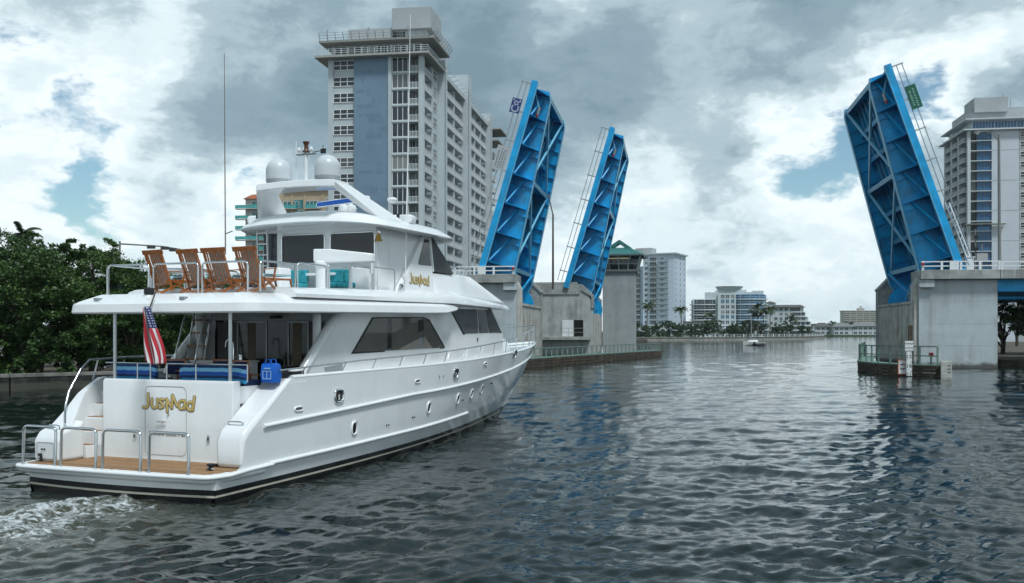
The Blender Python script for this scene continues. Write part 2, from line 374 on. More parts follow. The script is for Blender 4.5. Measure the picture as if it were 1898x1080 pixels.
    cm = N.new('ShaderNodeMix'); cm.data_type = 'RGBA'; L.new(fm.outputs[0], cm.inputs['Factor']); L.new(tint.outputs['Result'], cm.inputs['A']); cm.inputs['B'].default_value = (.56, .60, .61, 1)
    L.new(cm.outputs['Result'], b.inputs['Base Color'])
    rr = N.new('ShaderNodeMapRange'); rr.inputs['To Min'].default_value = .035; rr.inputs['To Max'].default_value = .7; L.new(fm.outputs[0], rr.inputs['Value']); L.new(rr.outputs[0], b.inputs['Roughness'])
    L.new(b2.outputs[0], b.inputs['Normal'])
    me.materials.append(m)
    o = link('water', me); tag(o, kind='structure')
make_water()

# ------------------------------------------------------------------ land
GRASS = mat('lawn', (.055, .085, .03), rough=.9, var=.45, vscale=.6, bump=.4, bscale=12)
SOIL = mat('bank_soil', (.09, .075, .055), rough=.95, var=.5, vscale=.8, bump=.6, bscale=5)
SEAW = mat('seawall_concrete', (.23, .225, .205), rough=.9, var=.35, vscale=1.2, bump=.5, bscale=4, streak=((.04, .036, .028), .9, 1.2), tide=.5)
def land(name, pts, z, m, depth=3.0):
    MB().prism(pts, 'z', -depth, z).build(name, m); tag(bpy.data.objects[name], kind='structure')
LB = [(-90, 30), (-46, 53), (-31.2, 60.3), (-26, 65), (-17.5, 82), (-9, 104), (-4, 125), (6, 170), (20, 230), (46, 330)]
land('left_bank', LB + [(-60, 420), (-600, 420), (-600, 30)], .72, SOIL)
RB = [(48, 104), (52, 120), (62, 150), (84, 200), (110, 262), (190, 420)]
land('right_bank', [(90, 60)] + [(58, 92)] + RB + [(600, 420), (600, 60)], .62, SOIL)
FB = [(20, 346), (46, 346), (70, 352), (98, 372), (122, 402), (139, 432)]
land('far_bank', FB + [(142, 470), (160, 575), (190, 592), (300, 590), (900, 560), (900, 2600), (-1200, 2600), (-1200, 424), (-62, 424)], .9, GRASS)

def seawall(name, label, pts, top, capw, m, group=None):
    t = thing(name, label, 'seawall', (pts[0][0], pts[0][1], 0), 0, group)
    o = Vector((pts[0][0], pts[0][1], 0))
    for i in range(len(pts) - 1):
        a = Vector((*pts[i], 0)) - o; b = Vector((*pts[i+1], 0)) - o; d = (b - a).normalized(); n = Vector((d.y, -d.x, 0))
        a2, b2 = a + n * .14, b + n * .14
        L_ = (b - a).length; k = max(1, int(L_ / 3.2))
        for j in range(k):
            p = a2.lerp(b2, j / k) ; q = a2.lerp(b2, (j + 1) / k) - d * .03
            MB().beam(p + Vector((0, 0, -.9)), q + Vector((0, 0, -.9)), .3, 1.8 + 2 * (top - .22)).build('wall_panel', m, t, bevel=.015, segs=1)
        MB().beam(a2 + Vector((0, 0, top - .11)) - d * .1 + n * .05, b2 + Vector((0, 0, top - .11)) + n * .05, capw, .22).build('wall_cap', m, t, bevel=.02, segs=1)
    return t
seawall('seawall', 'stained concrete seawall below the green trees behind the yacht', LB[0:5], 1.0, .62, SEAW)

# ------------------------------------------------------------------ bascule bridge
BA = radians(-9.2); EX = Vector((cos(BA), sin(BA), 0)); EY = Vector((-sin(BA), cos(BA), 0))
PR = Vector((39.8, 96, 0)); PL = Vector((.85, 102.5, 0)); SK = Vector((9.55, 23.5, 0))
ZW, ZD = 8.7, 9.5
RUST = mat('rusty_concrete', (.48, .475, .44), rough=.9, var=.25, vscale=1.0, bump=.4, bscale=5, streak=((.19, .11, .06), .75, 1.7), tide=.45)
GRNF = mat('fender_green', (.16, .25, .21), rough=.6, var=.25, vscale=3)
TIMB = mat('wet_timber', (.06, .048, .034), rough=.75, var=.7, vscale=2.5, bump=.5, bscale=9, streak=((.16, .10, .05), .7, 2))
RED = mat('red_lens', (.35, .02, .02), rough=.3)
YEL = mat('faded_yellow', (.32, .29, .12), rough=.6, var=.3, vscale=4)

def pier(name, label, P, s, extent, far_side=True, room=None):
    """s=+1: the pier runs to +x from the channel face; s=-1: mirrored"""
    t = thing(name, label, 'bridge pier', P, BA, 'concrete piers of the drawbridge')
    X = lambda a: a * s
    # the two side walls, top corner on the channel side cut off
    for k, (y0, y1) in enumerate(((0, 1.7), (17.0, 18.4))):
        prof = [(X(.38 if k == 0 else 0), -2), (X(extent), -2), (X(extent), ZW if k == 0 else 9.75), (X(1.75), ZW if k == 0 else 9.75), (X(1.6), ZW if k == 0 else 9.75), (X(.38 if k == 0 else 0), ZW if k == 0 else 8.25)]
        MB().prism(prof, 'y', y0, y1).build('side_wall', PAINTW if k == 0 else CONC, t, bevel=.05, segs=1)
        if k == 0:
            MB().prism([(X(0), -2), (X(.376), -2), (X(.376), 8.9), (X(0), 8.2)], 'y', .25, 1.7).build('corner_column', RUST, t, bevel=.04, segs=1)
            MB().prism([(X(.0), 8.2), (X(.42), 8.92), (X(1.5), 9.62), (X(1.5), 8.75), (X(.42), 8.2)], 'y', .3, 1.6).build('chamfer_block', CONC, t)
            for z in (2.2, 4.35, 6.6):
                MB().box(*sorted((X(.4), X(extent - .02))), -.012, .004, z, z + .05).build('form_joint', PAINTW, t)
        else:
            MB().prism([(X(0), 8.25), (X(1.6), 9.75), (X(3.4), 9.75), (X(3.4), 10.05), (X(1.45), 10.05), (X(-.12), 8.4)], 'y', y0 - .15, y1 + .15).build('coping', CONC, t)
            MB().prism([(X(extent - .04), 8.3), (X(extent - .04), 9.75), (X(3.42), 9.75), (X(3.42), 8.3)], 'y', y0 - .06, y1 + .06).build('wall_head', CONC, t)
    MB().box(*sorted((X(.05), X(.75))), 1.72, 16.98, -2, 6.35).build('pit_wall', RUST, t, bevel=.05, segs=1)
    MB().box(*sorted((X(-.05), X(.8))), 1.75, 16.95, 6.352, 6.62).build('pit_coping', RUST, t)
    MB().box(*sorted((X(6.4), X(extent))), 1.72, 16.98, -2, 8.6).build('rear_wall', CONC, t)
    # yellow guard frame on the pit wall
    g = MB(); 
    for yy in (2.3, 4.1): g.beam((X(.4), yy, 6.6), (X(.4), yy, 7.55), .12, .12)
    g.beam((X(.4), 2.3, 7.5), (X(.4), 4.1, 7.5), .14, .12); g.beam((X(.4), 2.3, 7.05), (X(.4), 4.1, 7.05), .08, .1); g.build('guard_frame', YEL, t)
    # sidewalk bracket, parapet and rail over the near wall
    MB().box(*sorted((X(.3), X(1.75))), -.55, -.004, ZW - .78, ZW - .002).build('bracket', PAINTW, t, bevel=.03, segs=1)
    MB().box(*sorted((X(.38), X(extent))), -.75, 3.2, ZW + .002, ZW + .92).build('parapet', CONC, t, bevel=.05, segs=1)
    r = MB()
    n = 4
    for i in range(n + 1):
        x = lerp(.55, extent - .1, i / n); MB().box(*sorted((X(x), X(x + .2))), -.55, -.36, ZW + .92, ZW + 1.78).build('rail_post', WHITE, t)
    for z in (1.25, 1.68): MB().box(*sorted((X(.5), X(extent))), -.5, -.4, ZW + z, ZW + z + .11).build('rail', WHITE, t)
    x = lerp(.55, extent, .36); MB().box(*sorted((X(x), X(x + .85))), -.6, -.52, ZW + .95, ZW + 1.8).build('panel', WHITE, t)
    MB().lathe([(0, -.1), (.16, -.1), (.16, .12), (.0, .16)], (X(.62), -.62, ZW + 1.5), 12).build('warning_lamp', RED, t)
    return t
pR = pier('bridge_pier', 'white painted concrete pier under the right raised leaf', PR, 1, 7.7)
pL = pier('bridge_pier', 'concrete pier behind the yacht bow, under the nearer left leaf', PL, -1, 9.0)

def far_pier():
    """pier of the second roadway: bare side wall with door and ledge, control tower beside it"""
    P = PL + SK
    t = thing('bridge_pier', 'stained bare concrete pier wall with door and ledge, between the left leaves', 'bridge pier', P, BA, 'concrete piers of the drawbridge')
    W2 = mat('stained_wall', (.43, .45, .43), rough=.85, var=.3, vscale=.5, bump=.4, bscale=4, streak=((.10, .10, .09), .8, .9), tide=.4)
    ext = 8.0
    MB().prism([(0, -2), (-ext, -2), (-ext, 9.2), (-1.5, 9.2), (-.35, 8.1), (0, 7.2)], 'y', 0, 1.6).build('side_wall', W2, t, bevel=.05, segs=1)
    MB().prism([(-ext, 8.4), (-ext, 9.7), (-1.35, 9.7), (.12, 8.3), (.12, 6.6), (-.1, 6.6), (-.1, 8.1), (-1.45, 8.95), (-1.6, 8.4)], 'y', -.14, 1.7).build('coping', CONC, t)
    MB().prism([(0, -2), (-ext, -2), (-ext, 9.7), (-1.6, 9.7), (0, 8.2)], 'y', 17.0, 18.4).build('side_wall', CONC, t)
    MB().box(-.75, -.05, 1.62, 16.98, -2, 6.0).build('pit_wall', RUST, t)
    MB().box(-8, -6.4, 1.62, 16.98, -2, 8.6).build('rear_wall', CONC, t)
    MB().box(-7.6, -.2, -1.1, -.004, 2.45, 2.85).build('ledge', CONC, t, bevel=.03, segs=1)
    MB().box(-2.35, -1.15, -.04, .02, 2.9, 5.05).build('door_shade_sheet', mat('dark_void', (.008, .008, .008), rough=.9), t)  # black panel on the solid wall, painting the shade inside a doorway
    MB().box(-3.9, -2.45, -.09, -.02, 2.9, 5.05).build('door', WHITE, t)
    for x in (-7.5, -5.3, -3.0, -.9): MB().beam((x, -1.0, 2.85), (x, -1.0, 4.0), .05, .05).build('rail_post', GALV, t)
    for z in (3.45, 3.98): MB().beam((-7.5, -1.0, z), (-.9, -1.0, z), .05, .05, (0, 1, 0)).build('rail', GALV, t)
    MB().box(-14, -2.0, .2, 15, 9.75, 10.0).build('deck', CONC, t)
    return t
far_pier()

def control_tower():
    P = PL + SK + EY * 18.5 + EX * .1
    t = thing('bridge_tender_house', 'tall grey bridge tender tower with a green hipped roof', 'tower', P, BA)
    GT = mat('tower_render', (.34, .37, .37), rough=.85, var=.12, vscale=.8, bump=.2, bscale=6, streak=((.24, .26, .26), .5, .8))
    w, d = 4.8, 5.2
    MB().box(0, w, 0, d, -2, 12.3).build('shaft', GT, t, bevel=.04, segs=1)
    MB().box(-.25, w + .25, -.25, d + .25, 12.302, 12.62).build('sill_band', mat('tower_band', (.12, .13, .13), rough=.6), t)
    # flared window band: leaning panes between mullions
    fl = .55; z0, z1 = 12.62, 14.7
    c0 = [(-.2, -.2), (w + .2, -.2), (w + .2, d + .2), (-.2, d + .2)]; c1 = [(-.2 - fl, -.2 - fl), (w + .2 + fl, -.2 - fl), (w + .2 + fl, d + .2 + fl), (-.2 - fl, d + .2 + fl)]
    FR = mat('tower_frame', (.42, .45, .44), rough=.5)
    for i in range(4):
        a0, b0, a1, b1 = (Vector((*c0[i], z0)), Vector((*c0[(i+1) % 4], z0)), Vector((*c1[i], z1)), Vector((*c1[(i+1) % 4], z1)))
        n = 4
        for k in range(n):
            p0, q0 = a0.lerp(b0, k / n), a0.lerp(b0, (k+1) / n); p1, q1 = a1.lerp(b1, k / n), a1.lerp(b1, (k+1) / n)
            pane = MB().quad(p0, q0, q1, p1).build('window_pane', mat('tower_glass', (.02, .03, .03), rough=.03, spec=.8, alpha=.82), t)
            MB().beam(p0, p1, .16, .14).build('mullion', FR, t)
        MB().beam(a0.lerp(a1, .46), b0.lerp(b1, .46), .1, .1).build('transom_bar', FR, t)
        MB().beam(a0, b0, .14, .12).build('transom_bar', FR, t)
    MB().box(.4, w - .4, 1.2, d - .5, 12.64, 13.5).build('desk', mat('tower_desk', (.35, .33, .25), rough=.6), t)
    MB().box(.8, w - .8, 2.2, 3.0, 14.5, 14.6).build('ceiling_light', mat('tower_lamp', (.9, .85, .6), rough=.5, emit=((1, .9, .6), 1.2)), t)
    GR = mat('roof_green_metal', (.05, .20, .19), rough=.4, var=.12, vscale=1.5)
    GRD = mat('roof_soffit', (.10, .15, .15), rough=.6)
    e = 1.25; ez = 14.7; mz = 16.05; m = 1.45; az = 16.75
    lo = [(-e, -e), (w + e, -e), (w + e, d + e), (-e, d + e)]; hi = [(m - .55, m), (w - m + .55, m), (w - m + .55, d - m), (m - .55, d - m)]
    MB().box(-e, w + e, -e, d + e, ez - .002, ez + .22).build('eave', GRD, t)
    for i in range(4):
        a, b = Vector((*lo[i], ez + .22)), Vector((*lo[(i+1) % 4], ez + .22)); c, dd = Vector((*hi[(i+1) % 4], mz)), Vector((*hi[i], mz))
        rf = MB().quad(a, b, c, dd).build('roof_slope', GR, t)
        n = 14
        for k in range(1, n):
            p, q = a.lerp(b, k / n), dd.lerp(c, k / n); MB().beam(p, q, .05, .09).build('roof_seam', GR, rf)
    ap = Vector((w / 2, d / 2, az))
    # open gable frame above the slopes
    for yy in (m, d - m):
        apx = Vector((w / 2, yy, az + .25))
        MB().beam((m - .75, yy, mz - .2), apx, .5, .42).build('gable_bar', GR, t); MB().beam((w - m + .75, yy, mz - .2), apx, .5, .42).build('gable_bar', GR, t)
    MB().beam((w / 2, m - .2, az + .3), (w / 2, d - m + .2, az + .3), .3, .3).build('ridge', GR, t)
    return t
control_tower()

def leaf(name, label, P, s, tilt, rail_sign=None):
    """s=+1: tip reaches to +x (left bank leaf); -1: right bank leaf. Leaf axes: a along, y across, n deck normal"""
    t = thing(name, label, 'bridge leaf', P, BA, 'raised blue drawbridge leaves')
    ph = radians(90 - tilt); U = Vector((s * cos(ph), 0, sin(ph))); NN = Vector((-s * sin(ph), 0, cos(ph))); B = Vector((-s * 4.5, 0, ZD))
    def T(a, y, n): return B + U * a + NN * n + Vector((0, y, 0))
    def bx(mb, a0, a1, y0, y1, n0, n1):
        vs = [T(a, y, n) for n in (n0, n1) for a, y in ((a0, y0), (a1, y0), (a1, y1), (a0, y1))]
        return mb.add(vs, [(0,3,2,1),(4,5,6,7),(0,1,5,4),(1,2,6,5),(2,3,7,6),(3,0,4,7)])
    LEN = 21.4 if s < 0 else 21.0; dep = lambda a: 3.5 - .075 * a
    G = (2.0, 16.1)
    for gy in G:
        # web, then flanges and stiffeners
        prof = [(LEN, 0), (LEN, -1.55), (LEN - .9, -dep(LEN) + .0), (6, -dep(6)), (0.6, -3.45), (-1.6, -3.0), (-3.6, -2.2), (-4.6, -1.2), (-3, -.35), (0, -.25)]
        n = len(prof); vs = [T(a, gy - .04, d) for a, d in prof] + [T(a, gy + .04, d) for a, d in prof]
        web = MB().add(vs, [tuple(range(n))[::-1], tuple(range(n, 2*n))] + [(i, (i+1) % n, n+(i+1) % n, n+i) for i in range(n)]).build('main_girder', BLUE, t)
        fl = MB()
        for (a, d), (a2, d2) in zip(prof[1:7], prof[2:8]): fl.beam(T(a, gy, d), T(a2, gy, d2), .62, .07, NN)
        fl.build('bottom_flange', BLUE_LIT, web)
        MB().beam(T(LEN, gy, -.05), T(-.2, gy, -.05), .5, .07, NN).build('top_flange', BLUE, web)
        a = 1.0; k = 0
        while a < LEN - .6:
            for side in ((1, -1) if gy == G[0] else (-1,)):
                if side == -1 and gy == G[0]: 
                    if k % 2: continue
                bx(MB(), a, a + .05, *sorted((gy + side * .04, gy + side * .26)), -dep(a) + .08, -.15).build('stiffener', BLUE, web)
            a += 1.6; k += 1
        # segmental hub at the trunnion
        c = T(-2.3, gy, -2.1); R = 2.35
        hub = MB(); n = 28
        vs = [c + Vector((R * cos(2*pi*i/n), yy, R * sin(2*pi*i/n))) for yy in (-.4, .4) for i in range(n)]
        hub.add(vs, [tuple(range(n))[::-1], tuple(range(n, 2*n))] + [(i, (i+1) % n, n+(i+1) % n, n+i) for i in range(n)])
        h = hub.build('trunnion_hub', BLUE, t, smooth=40)
        for i in range(8):
            p = c + Vector((1.6 * cos(i*pi/4), 0, 1.6 * sin(i*pi/4))); MB().tube([p + Vector((0, -.62, 0)), p + Vector((0, .62, 0))], .11, 8).build('hub_bolt', BLUE, h)
    # deck, sidewalk strips and fascia
    bx(MB(), 0, LEN + .15, G[0] - .2, G[1] + .2, .0, .16).build('roadway_deck', GALV, t)
    for y0, y1 in ((-.35, G[0] - .22), (G[1] + .22, G[1] + 2.2)):
        sw = bx(MB(), 0, LEN + .1, y0, y1, -.02, .10).build('sidewalk', BLUE, t)
        yo = y0 if y0 < 0 else y1
        bx(MB(), -.2, LEN + .1, yo - .09, yo + .09, -.52, .16).build('fascia', BLUE, sw)
        bx(MB(), -.2, LEN + .1, yo - .16, yo + .16, -.58, -.52).build('fascia_flange', BLUE_LIT, sw)
        ym = (y0 + y1) / 2
        bx(MB(), 0, LEN, ym - .05, ym + .05, -.35, -.02).build('stringer', BLUE, sw)
    # stringers under the roadway
    for i in range(7):
        y = lerp(G[0] + 1.7, G[1] - 1.7, i / 6)
        st = bx(MB(), .3, LEN - .3, y - .03, y + .03, -.62, .0).build('stringer', BLUE, t)
        bx(MB(), .3, LEN - .3, y - .12, y + .12, -.66, -.62).build('stringer_flange', BLUE_LIT, st)
    # floor beams: deep ones at tip, middle and heel, lighter ones between
    A = [LEN - .5, 17.8, 14.6, 11.4, 8.2, 5.0, 1.8]
    for i, a in enumerate(A):
        deep = i in (0, 3, 6); d1 = -dep(a) + (.35 if deep else 1.2)
        fb = bx(MB(), a - .04, a + .04, G[0] + .05, G[1] - .05, d1, -.05).build('floor_beam', BLUE, t)
        bx(MB(), a - .22, a + .22, G[0] + .3, G[1] - .3, d1 - .06, d1).build('beam_flange', BLUE_LIT if deep else BLUE, fb)
        # sidewalk brackets either side
        for gy, yo in ((G[0], -.3), (G[1], G[1] + 2.15)):
            sg = -1 if yo < gy else 1
            p, q, r_ = (gy + sg * .05, -dep(a) + .25), (gy + sg * .05, -.06), (yo, -.1)
            r2 = (yo, -.5)
            ring = [T(a - .03, y, n) for y, n in (p, q, r_, r2)] + [T(a + .03, y, n) for y, n in (p, q, r_, r2)]
            br = MB().add(ring, [(3,2,1,0),(4,5,6,7),(0,1,5,4),(1,2,6,5),(2,3,7,6),(3,0,4,7)]).build('bracket', BLUE, t)
            MB().beam(T(a, p[0], p[1]), T(a, yo, -.5), .3, .07, U).build('bracket_flange', BLUE, br)
            if i < 6:
                MB().beam(T(a - .1, gy + sg * .2, -dep(a) * .62), T(A[i+1] + .1, lerp(gy, yo, .75), -.62), .17, .17, NN).build('strut', BLUE, t)
    # lateral X bracing on the underside
    for i0, i1 in ((0, 3), (3, 6)):
        a0, a1 = A[i0], A[i1]; n0, n1 = -dep(a0) + .42, -dep(a1) + .5
        MB().beam(T(a0, G[0] + .3, n0), T(a1, G[1] - .3, n1), .34, .2, NN).build('cross_brace', BLUE_LIT, t)
        MB().beam(T(a0, G[1] - .3, n0 - .03), T(a1, G[0] + .3, n1 - .03), .22, .2, NN).build('cross_brace', BLUE_LIT, t)
    am = (A[6] + -3.2) / 2
    MB().beam(T(A[6], G[0] + .3, -3.2), T(-3.2, G[1] - .3, -3.5), .25, .2, NN).build('cross_brace', BLUE, t)
    MB().beam(T(A[6], G[1] - .3, -3.2), T(-3.2, G[0] + .3, -3.5), .25, .2, NN).build('cross_brace', BLUE, t)
    # counterweight between the heels
    bx(MB(), -6.2, -3.0, G[0] + .5, G[1] - .5, -3.6, -.6).build('counterweight', BLUE, t)
    # railings
    for yo in (-.28, G[1] + 2.1):
        for a in [LEN - .05] + A[1:]:
            bx(MB(), a - .06, a + .06, yo - .06, yo + .06, .1, 1.28).build('rail_post', GALV, t)
        for n in (.62, 1.16): MB().tube([T(LEN, yo, n), T(.4, yo, n)], .045, 6).build('rail', GALV, t)
    # navigation lamp at the tip
    lampb = MB().beam(T(LEN - .2, 0.6, -.1), T(LEN - 2.2, .6, -1.2), .12, .12).build('lamp_bracket', BLUE_LIT, t)
    MB().tube([T(LEN - 2.1, .6, -1.2), T(LEN - 2.9, .6, -1.2)], .16, 8).build('navigation_lamp', GALV, t)
    MB().tube([T(LEN - 2.9, .6, -1.2), T(LEN - 3.15, .6, -1.2)], .15, 8).build('lamp_lens', RED, t)
    bx(MB(), LEN - .3, LEN + .35, -.2, .25, -.4, .25).build('tip_lock', BLUE, t)
    return t, T
def text_mesh(body, size, m, extrude=.004, align='CENTER', name='lettering'):
    cu = bpy.data.curves.new('lettering', 'FONT'); cu.body = body; cu.size = size; cu.extrude = extrude; cu.align_x = align; cu.align_y = 'CENTER'; cu.resolution_u = 3
    ob = bpy.data.objects.new('lettering_source', cu); C.objects.link(ob)
    bpy.context.view_layer.update()
    me = bpy.data.meshes.new_from_object(ob.evaluated_get(bpy.context.evaluated_depsgraph_get()))
    bpy.data.objects.remove(ob); bpy.data.curves.remove(cu)
    me.name = name; me.materials.clear(); me.materials.append(m); return me
BLK = mat('black_lettering', (.015, .016, .018), rough=.5)
SIGNW = mat('sign_white', (.72, .74, .73), rough=.5, var=.08, vscale=3)
LFL, TL = leaf('bascule_leaf', 'taller blue raised drawbridge leaf, nearer of the left pair', PL, 1, 16.4)
LFF, TF = leaf('bascule_leaf', 'smaller blue raised drawbridge leaf, farther of the left pair', PL + SK + EX * 1.0, 1, 16.4)
LFR, TR = leaf('bascule_leaf', 'blue raised drawbridge leaf leaning left on the right pier', PR, -1, 18.8)

def leaf_sign(parent_name, label, P, T, a0, a1, n0, n1, m, decorate, yo=-.42):
    """flat panel bolted to a leaf railing, facing the near side"""
    t = thing(parent_name, label, 'sign', P, BA)
    def quadbox(mb, A0, A1, N0, N1, y0, y1):
        vs = [T(a, y, n) for y in (y0, y1) for a, n in ((A0, N0), (A1, N0), (A1, N1), (A0, N1))]
        return mb.add(vs, [(0,3,2,1),(4,5,6,7),(0,1,5,4),(1,2,6,5),(2,3,7,6),(3,0,4,7)])
    quadbox(MB(), a0, a1, n0, n1, yo - .03, yo).build('panel', m, t)
    decorate(t, lambda A0, A1, N0, N1, mm, nm='print': quadbox(MB(), A0, A1, N0, N1, yo - .04, yo - .0302).build(nm, mm, t))
    return t
def deco_lines(m, rows, seed):
    def f(t, q):
        r = random.Random(seed)
        for (n, h, a0, a1) in rows:
            a = a0
            while a < a1:
                w = r.uniform(.10, .22); q(a, min(a + w, a1), n, n + h, m, 'lettering'); a += w + r.uniform(.05, .12)
    return f
leaf_sign('notice_sign', 'pale grey notice panel with small print on the nearer left leaf rail', PL, TL, 11.3, 13.9, .42, 1.75, mat('notice_grey', (.42, .45, .46), rough=.5, var=.1, vscale=2),
          deco_lines(mat('notice_print', (.16, .19, .22), rough=.6), [(.60, .10, 11.55, 13.6), (.85, .12, 11.6, 13.5), (1.1, .12, 11.5, 13.6), (1.38, .14, 11.7, 13.4)], 4))
def deco_emblem(t, q):
    wht = mat('emblem_white', (.34, .38, .50), rough=.5)
    for k in range(9):                                  # open ring like a C
        a = radians(60 + k * 30)
        q(18.0 + .36 * cos(a) - .1, 18.0 + .36 * cos(a) + .1, 1.1 + .36 * sin(a) - .09, 1.1 + .36 * sin(a) + .09, wht)
    for k in range(5):
        a = radians(90 + 72 * k); q(18.55 + .2 * cos(a) - .09, 18.55 + .2 * cos(a) + .09, 1.1 + .2 * sin(a) - .09, 1.1 + .2 * sin(a) + .09, wht)
    q(18.7, 18.95, .66, .84, wht); q(18.75, 18.98, 1.35, 1.5, wht)
leaf_sign('emblem_sign', 'small square navy sign with white emblem near the left leaf tip', PL, TL, 17.5, 19.05, .58, 1.62, mat('emblem_navy', (.012, .03, .16), rough=.4), deco_emblem)
leaf_sign('direction_sign', 'green sign on the railing of the right leaf', PR, TR, 16.6, 19.0, .62, 1.62, mat('sign_green', (.008, .11, .065), rough=.4),
          deco_lines(mat('sign_green_print', (.20, .36, .30), rough=.5), [(.82, .16, 16.95, 18.5), (1.18, .16, 16.8, 18.7)], 9))

# fixed approach spans
def span(name, label, P, x0, x1, s, drop=0.0, near=True):
    t = thing(name, label, 'bridge span', P, BA, 'fixed approach spans of the road bridge')
    def bx(a, b, y0, y1, z0, z1): return MB().box(*sorted((s * a, s * b)), y0, y1, z0, z1)
    bx(x0, x1, -.2, 17.0, ZW + .002, ZW + .36).build('deck_slab', CONC, t)
    bx(x0 + .02, x1, -.72, -.22, ZW + .004, ZW + .9).build('parapet', CONC, t, bevel=.04, segs=1)
    bx(x0 + .02, x1, 16.8, 17.3, ZW + .364, ZW + .9).build('parapet', CONC, t)
    for i in range(7):
        y = .5 + i * 2.55
        g = bx(x0, x1, y - .03, y + .03, ZW - 1.15, ZW - .002).build('girder', BLUE, t)
        bx(x0, x1, y - .28, y + .28, ZW - 1.2, ZW - 1.152).build('girder_flange', BLUE, g)
    n = int((x1 - x0) / 2.6)
    for i in range(n + 1):
        x = x0 + .15 + i * 2.6; bx(x, x + .16, -.52, -.36, ZW + .9, ZW + 1.72).build('rail_post', WHITE, t)
    for z in (1.22, 1.62): bx(x0, x1, -.48, -.40, ZW + z, ZW + z + .1).build('rail', WHITE, t)
    # piers under the span
    x = x0 + 26
    while x < x1:
        for y in (2, 8.5, 15): MB().tube([(s * x, y, -2), (s * x, y, ZW - 2.1)], .55, 14).build('column', CONC, t, smooth=40)
        bx(x - .7, x + .7, .5, 16.5, ZW - 2.1, ZW - 1.21).build('cap_beam', CONC, t); x += 27
    return t
span('approach_span', 'fixed road span running right from the white pier', PR, 7.72, 60, 1)
span('approach_span', 'second road span seen in the dark beyond the right pier span', PR + SK, 7.7, 60, 1)
span('approach_span', 'fixed road span with white rail running left behind the yacht', PL, 9.02, 66, -1)

# fenders
def fender(name, label, path, zdeck, rail_h, nwale, sg=1):
    o = Vector((*path[0], 0)); t = thing(name, label, 'fender', o, 0, 'timber fenders along the channel')
    P = [Vector((*p, 0)) - o for p in path]
    # resample
    S = [0]
    for a, b in zip(P, P[1:]): S.append(S[-1] + (b - a).length)
    def at(s):
        for i in range(len(P) - 1):
            if s <= S[i+1] or i == len(P) - 2:
                f = (s - S[i]) / (S[i+1] - S[i]); d = (P[i+1] - P[i]).normalized(); return P[i].lerp(P[i+1], f), d
    n = max(2, int(S[-1] / 1.5)); pr = random.Random(len(path))
    for i in range(n):
        a, d = at(S[-1] * i / n); b, _ = at(S[-1] * (i + 1) / n); nrm = Vector((d.y, -d.x, 0)) * sg
        for k in range(nwale):
            z = zdeck - .16 - k * .30; off = nrm * (pr.uniform(-.02, .03))
            MB().beam(a + off + Vector((0, 0, z)), b + off + Vector((0, 0, z)) - d * .03, .30, .25).build('timber_waler', TIMB, t)
        MB().beam(a - nrm * .55 + Vector((0, 0, zdeck)), b - nrm * .55 + Vector((0, 0, zdeck)), 1.4, .09).build('walkway_board', GRNF, t)
        MB().beam(a - nrm * .1 + Vector((0, 0, -1.5)), a - nrm * .1 + Vector((0, 0, zdeck - .05)), .3, .3, (1, 0, 0)).build('pile', TIMB, t)
        MB().beam(a + nrm * -.02 + Vector((0, 0, zdeck + .05)), a + nrm * -.02 + Vector((0, 0, zdeck + rail_h)), .12, .12, (1, 0, 0)).build('rail_post', GRNF, t)
        for z in ((rail_h,) if rail_h < 1.2 else (rail_h, rail_h * .5)):
            MB().beam(a + Vector((0, 0, zdeck + z)), b + Vector((0, 0, zdeck + z)), .10, .09).build('rail', GRNF, t)
    return t
fender('channel_fender', 'long dark timber fender with green railing beyond the yacht bow', [(-4, 84), (-.8, 91), (5.5, 105), (20.6, 137), (21.4, 139.5)], .88, 1.0, 4)
fender('channel_fender', 'curved timber fender with green railing at the right pier', [(34.0, 77.6), (32.2, 80.2), (31.3, 83.5), (31.6, 88), (33.6, 94), (38.9, 107)], .88, 1.5, 5, -1)

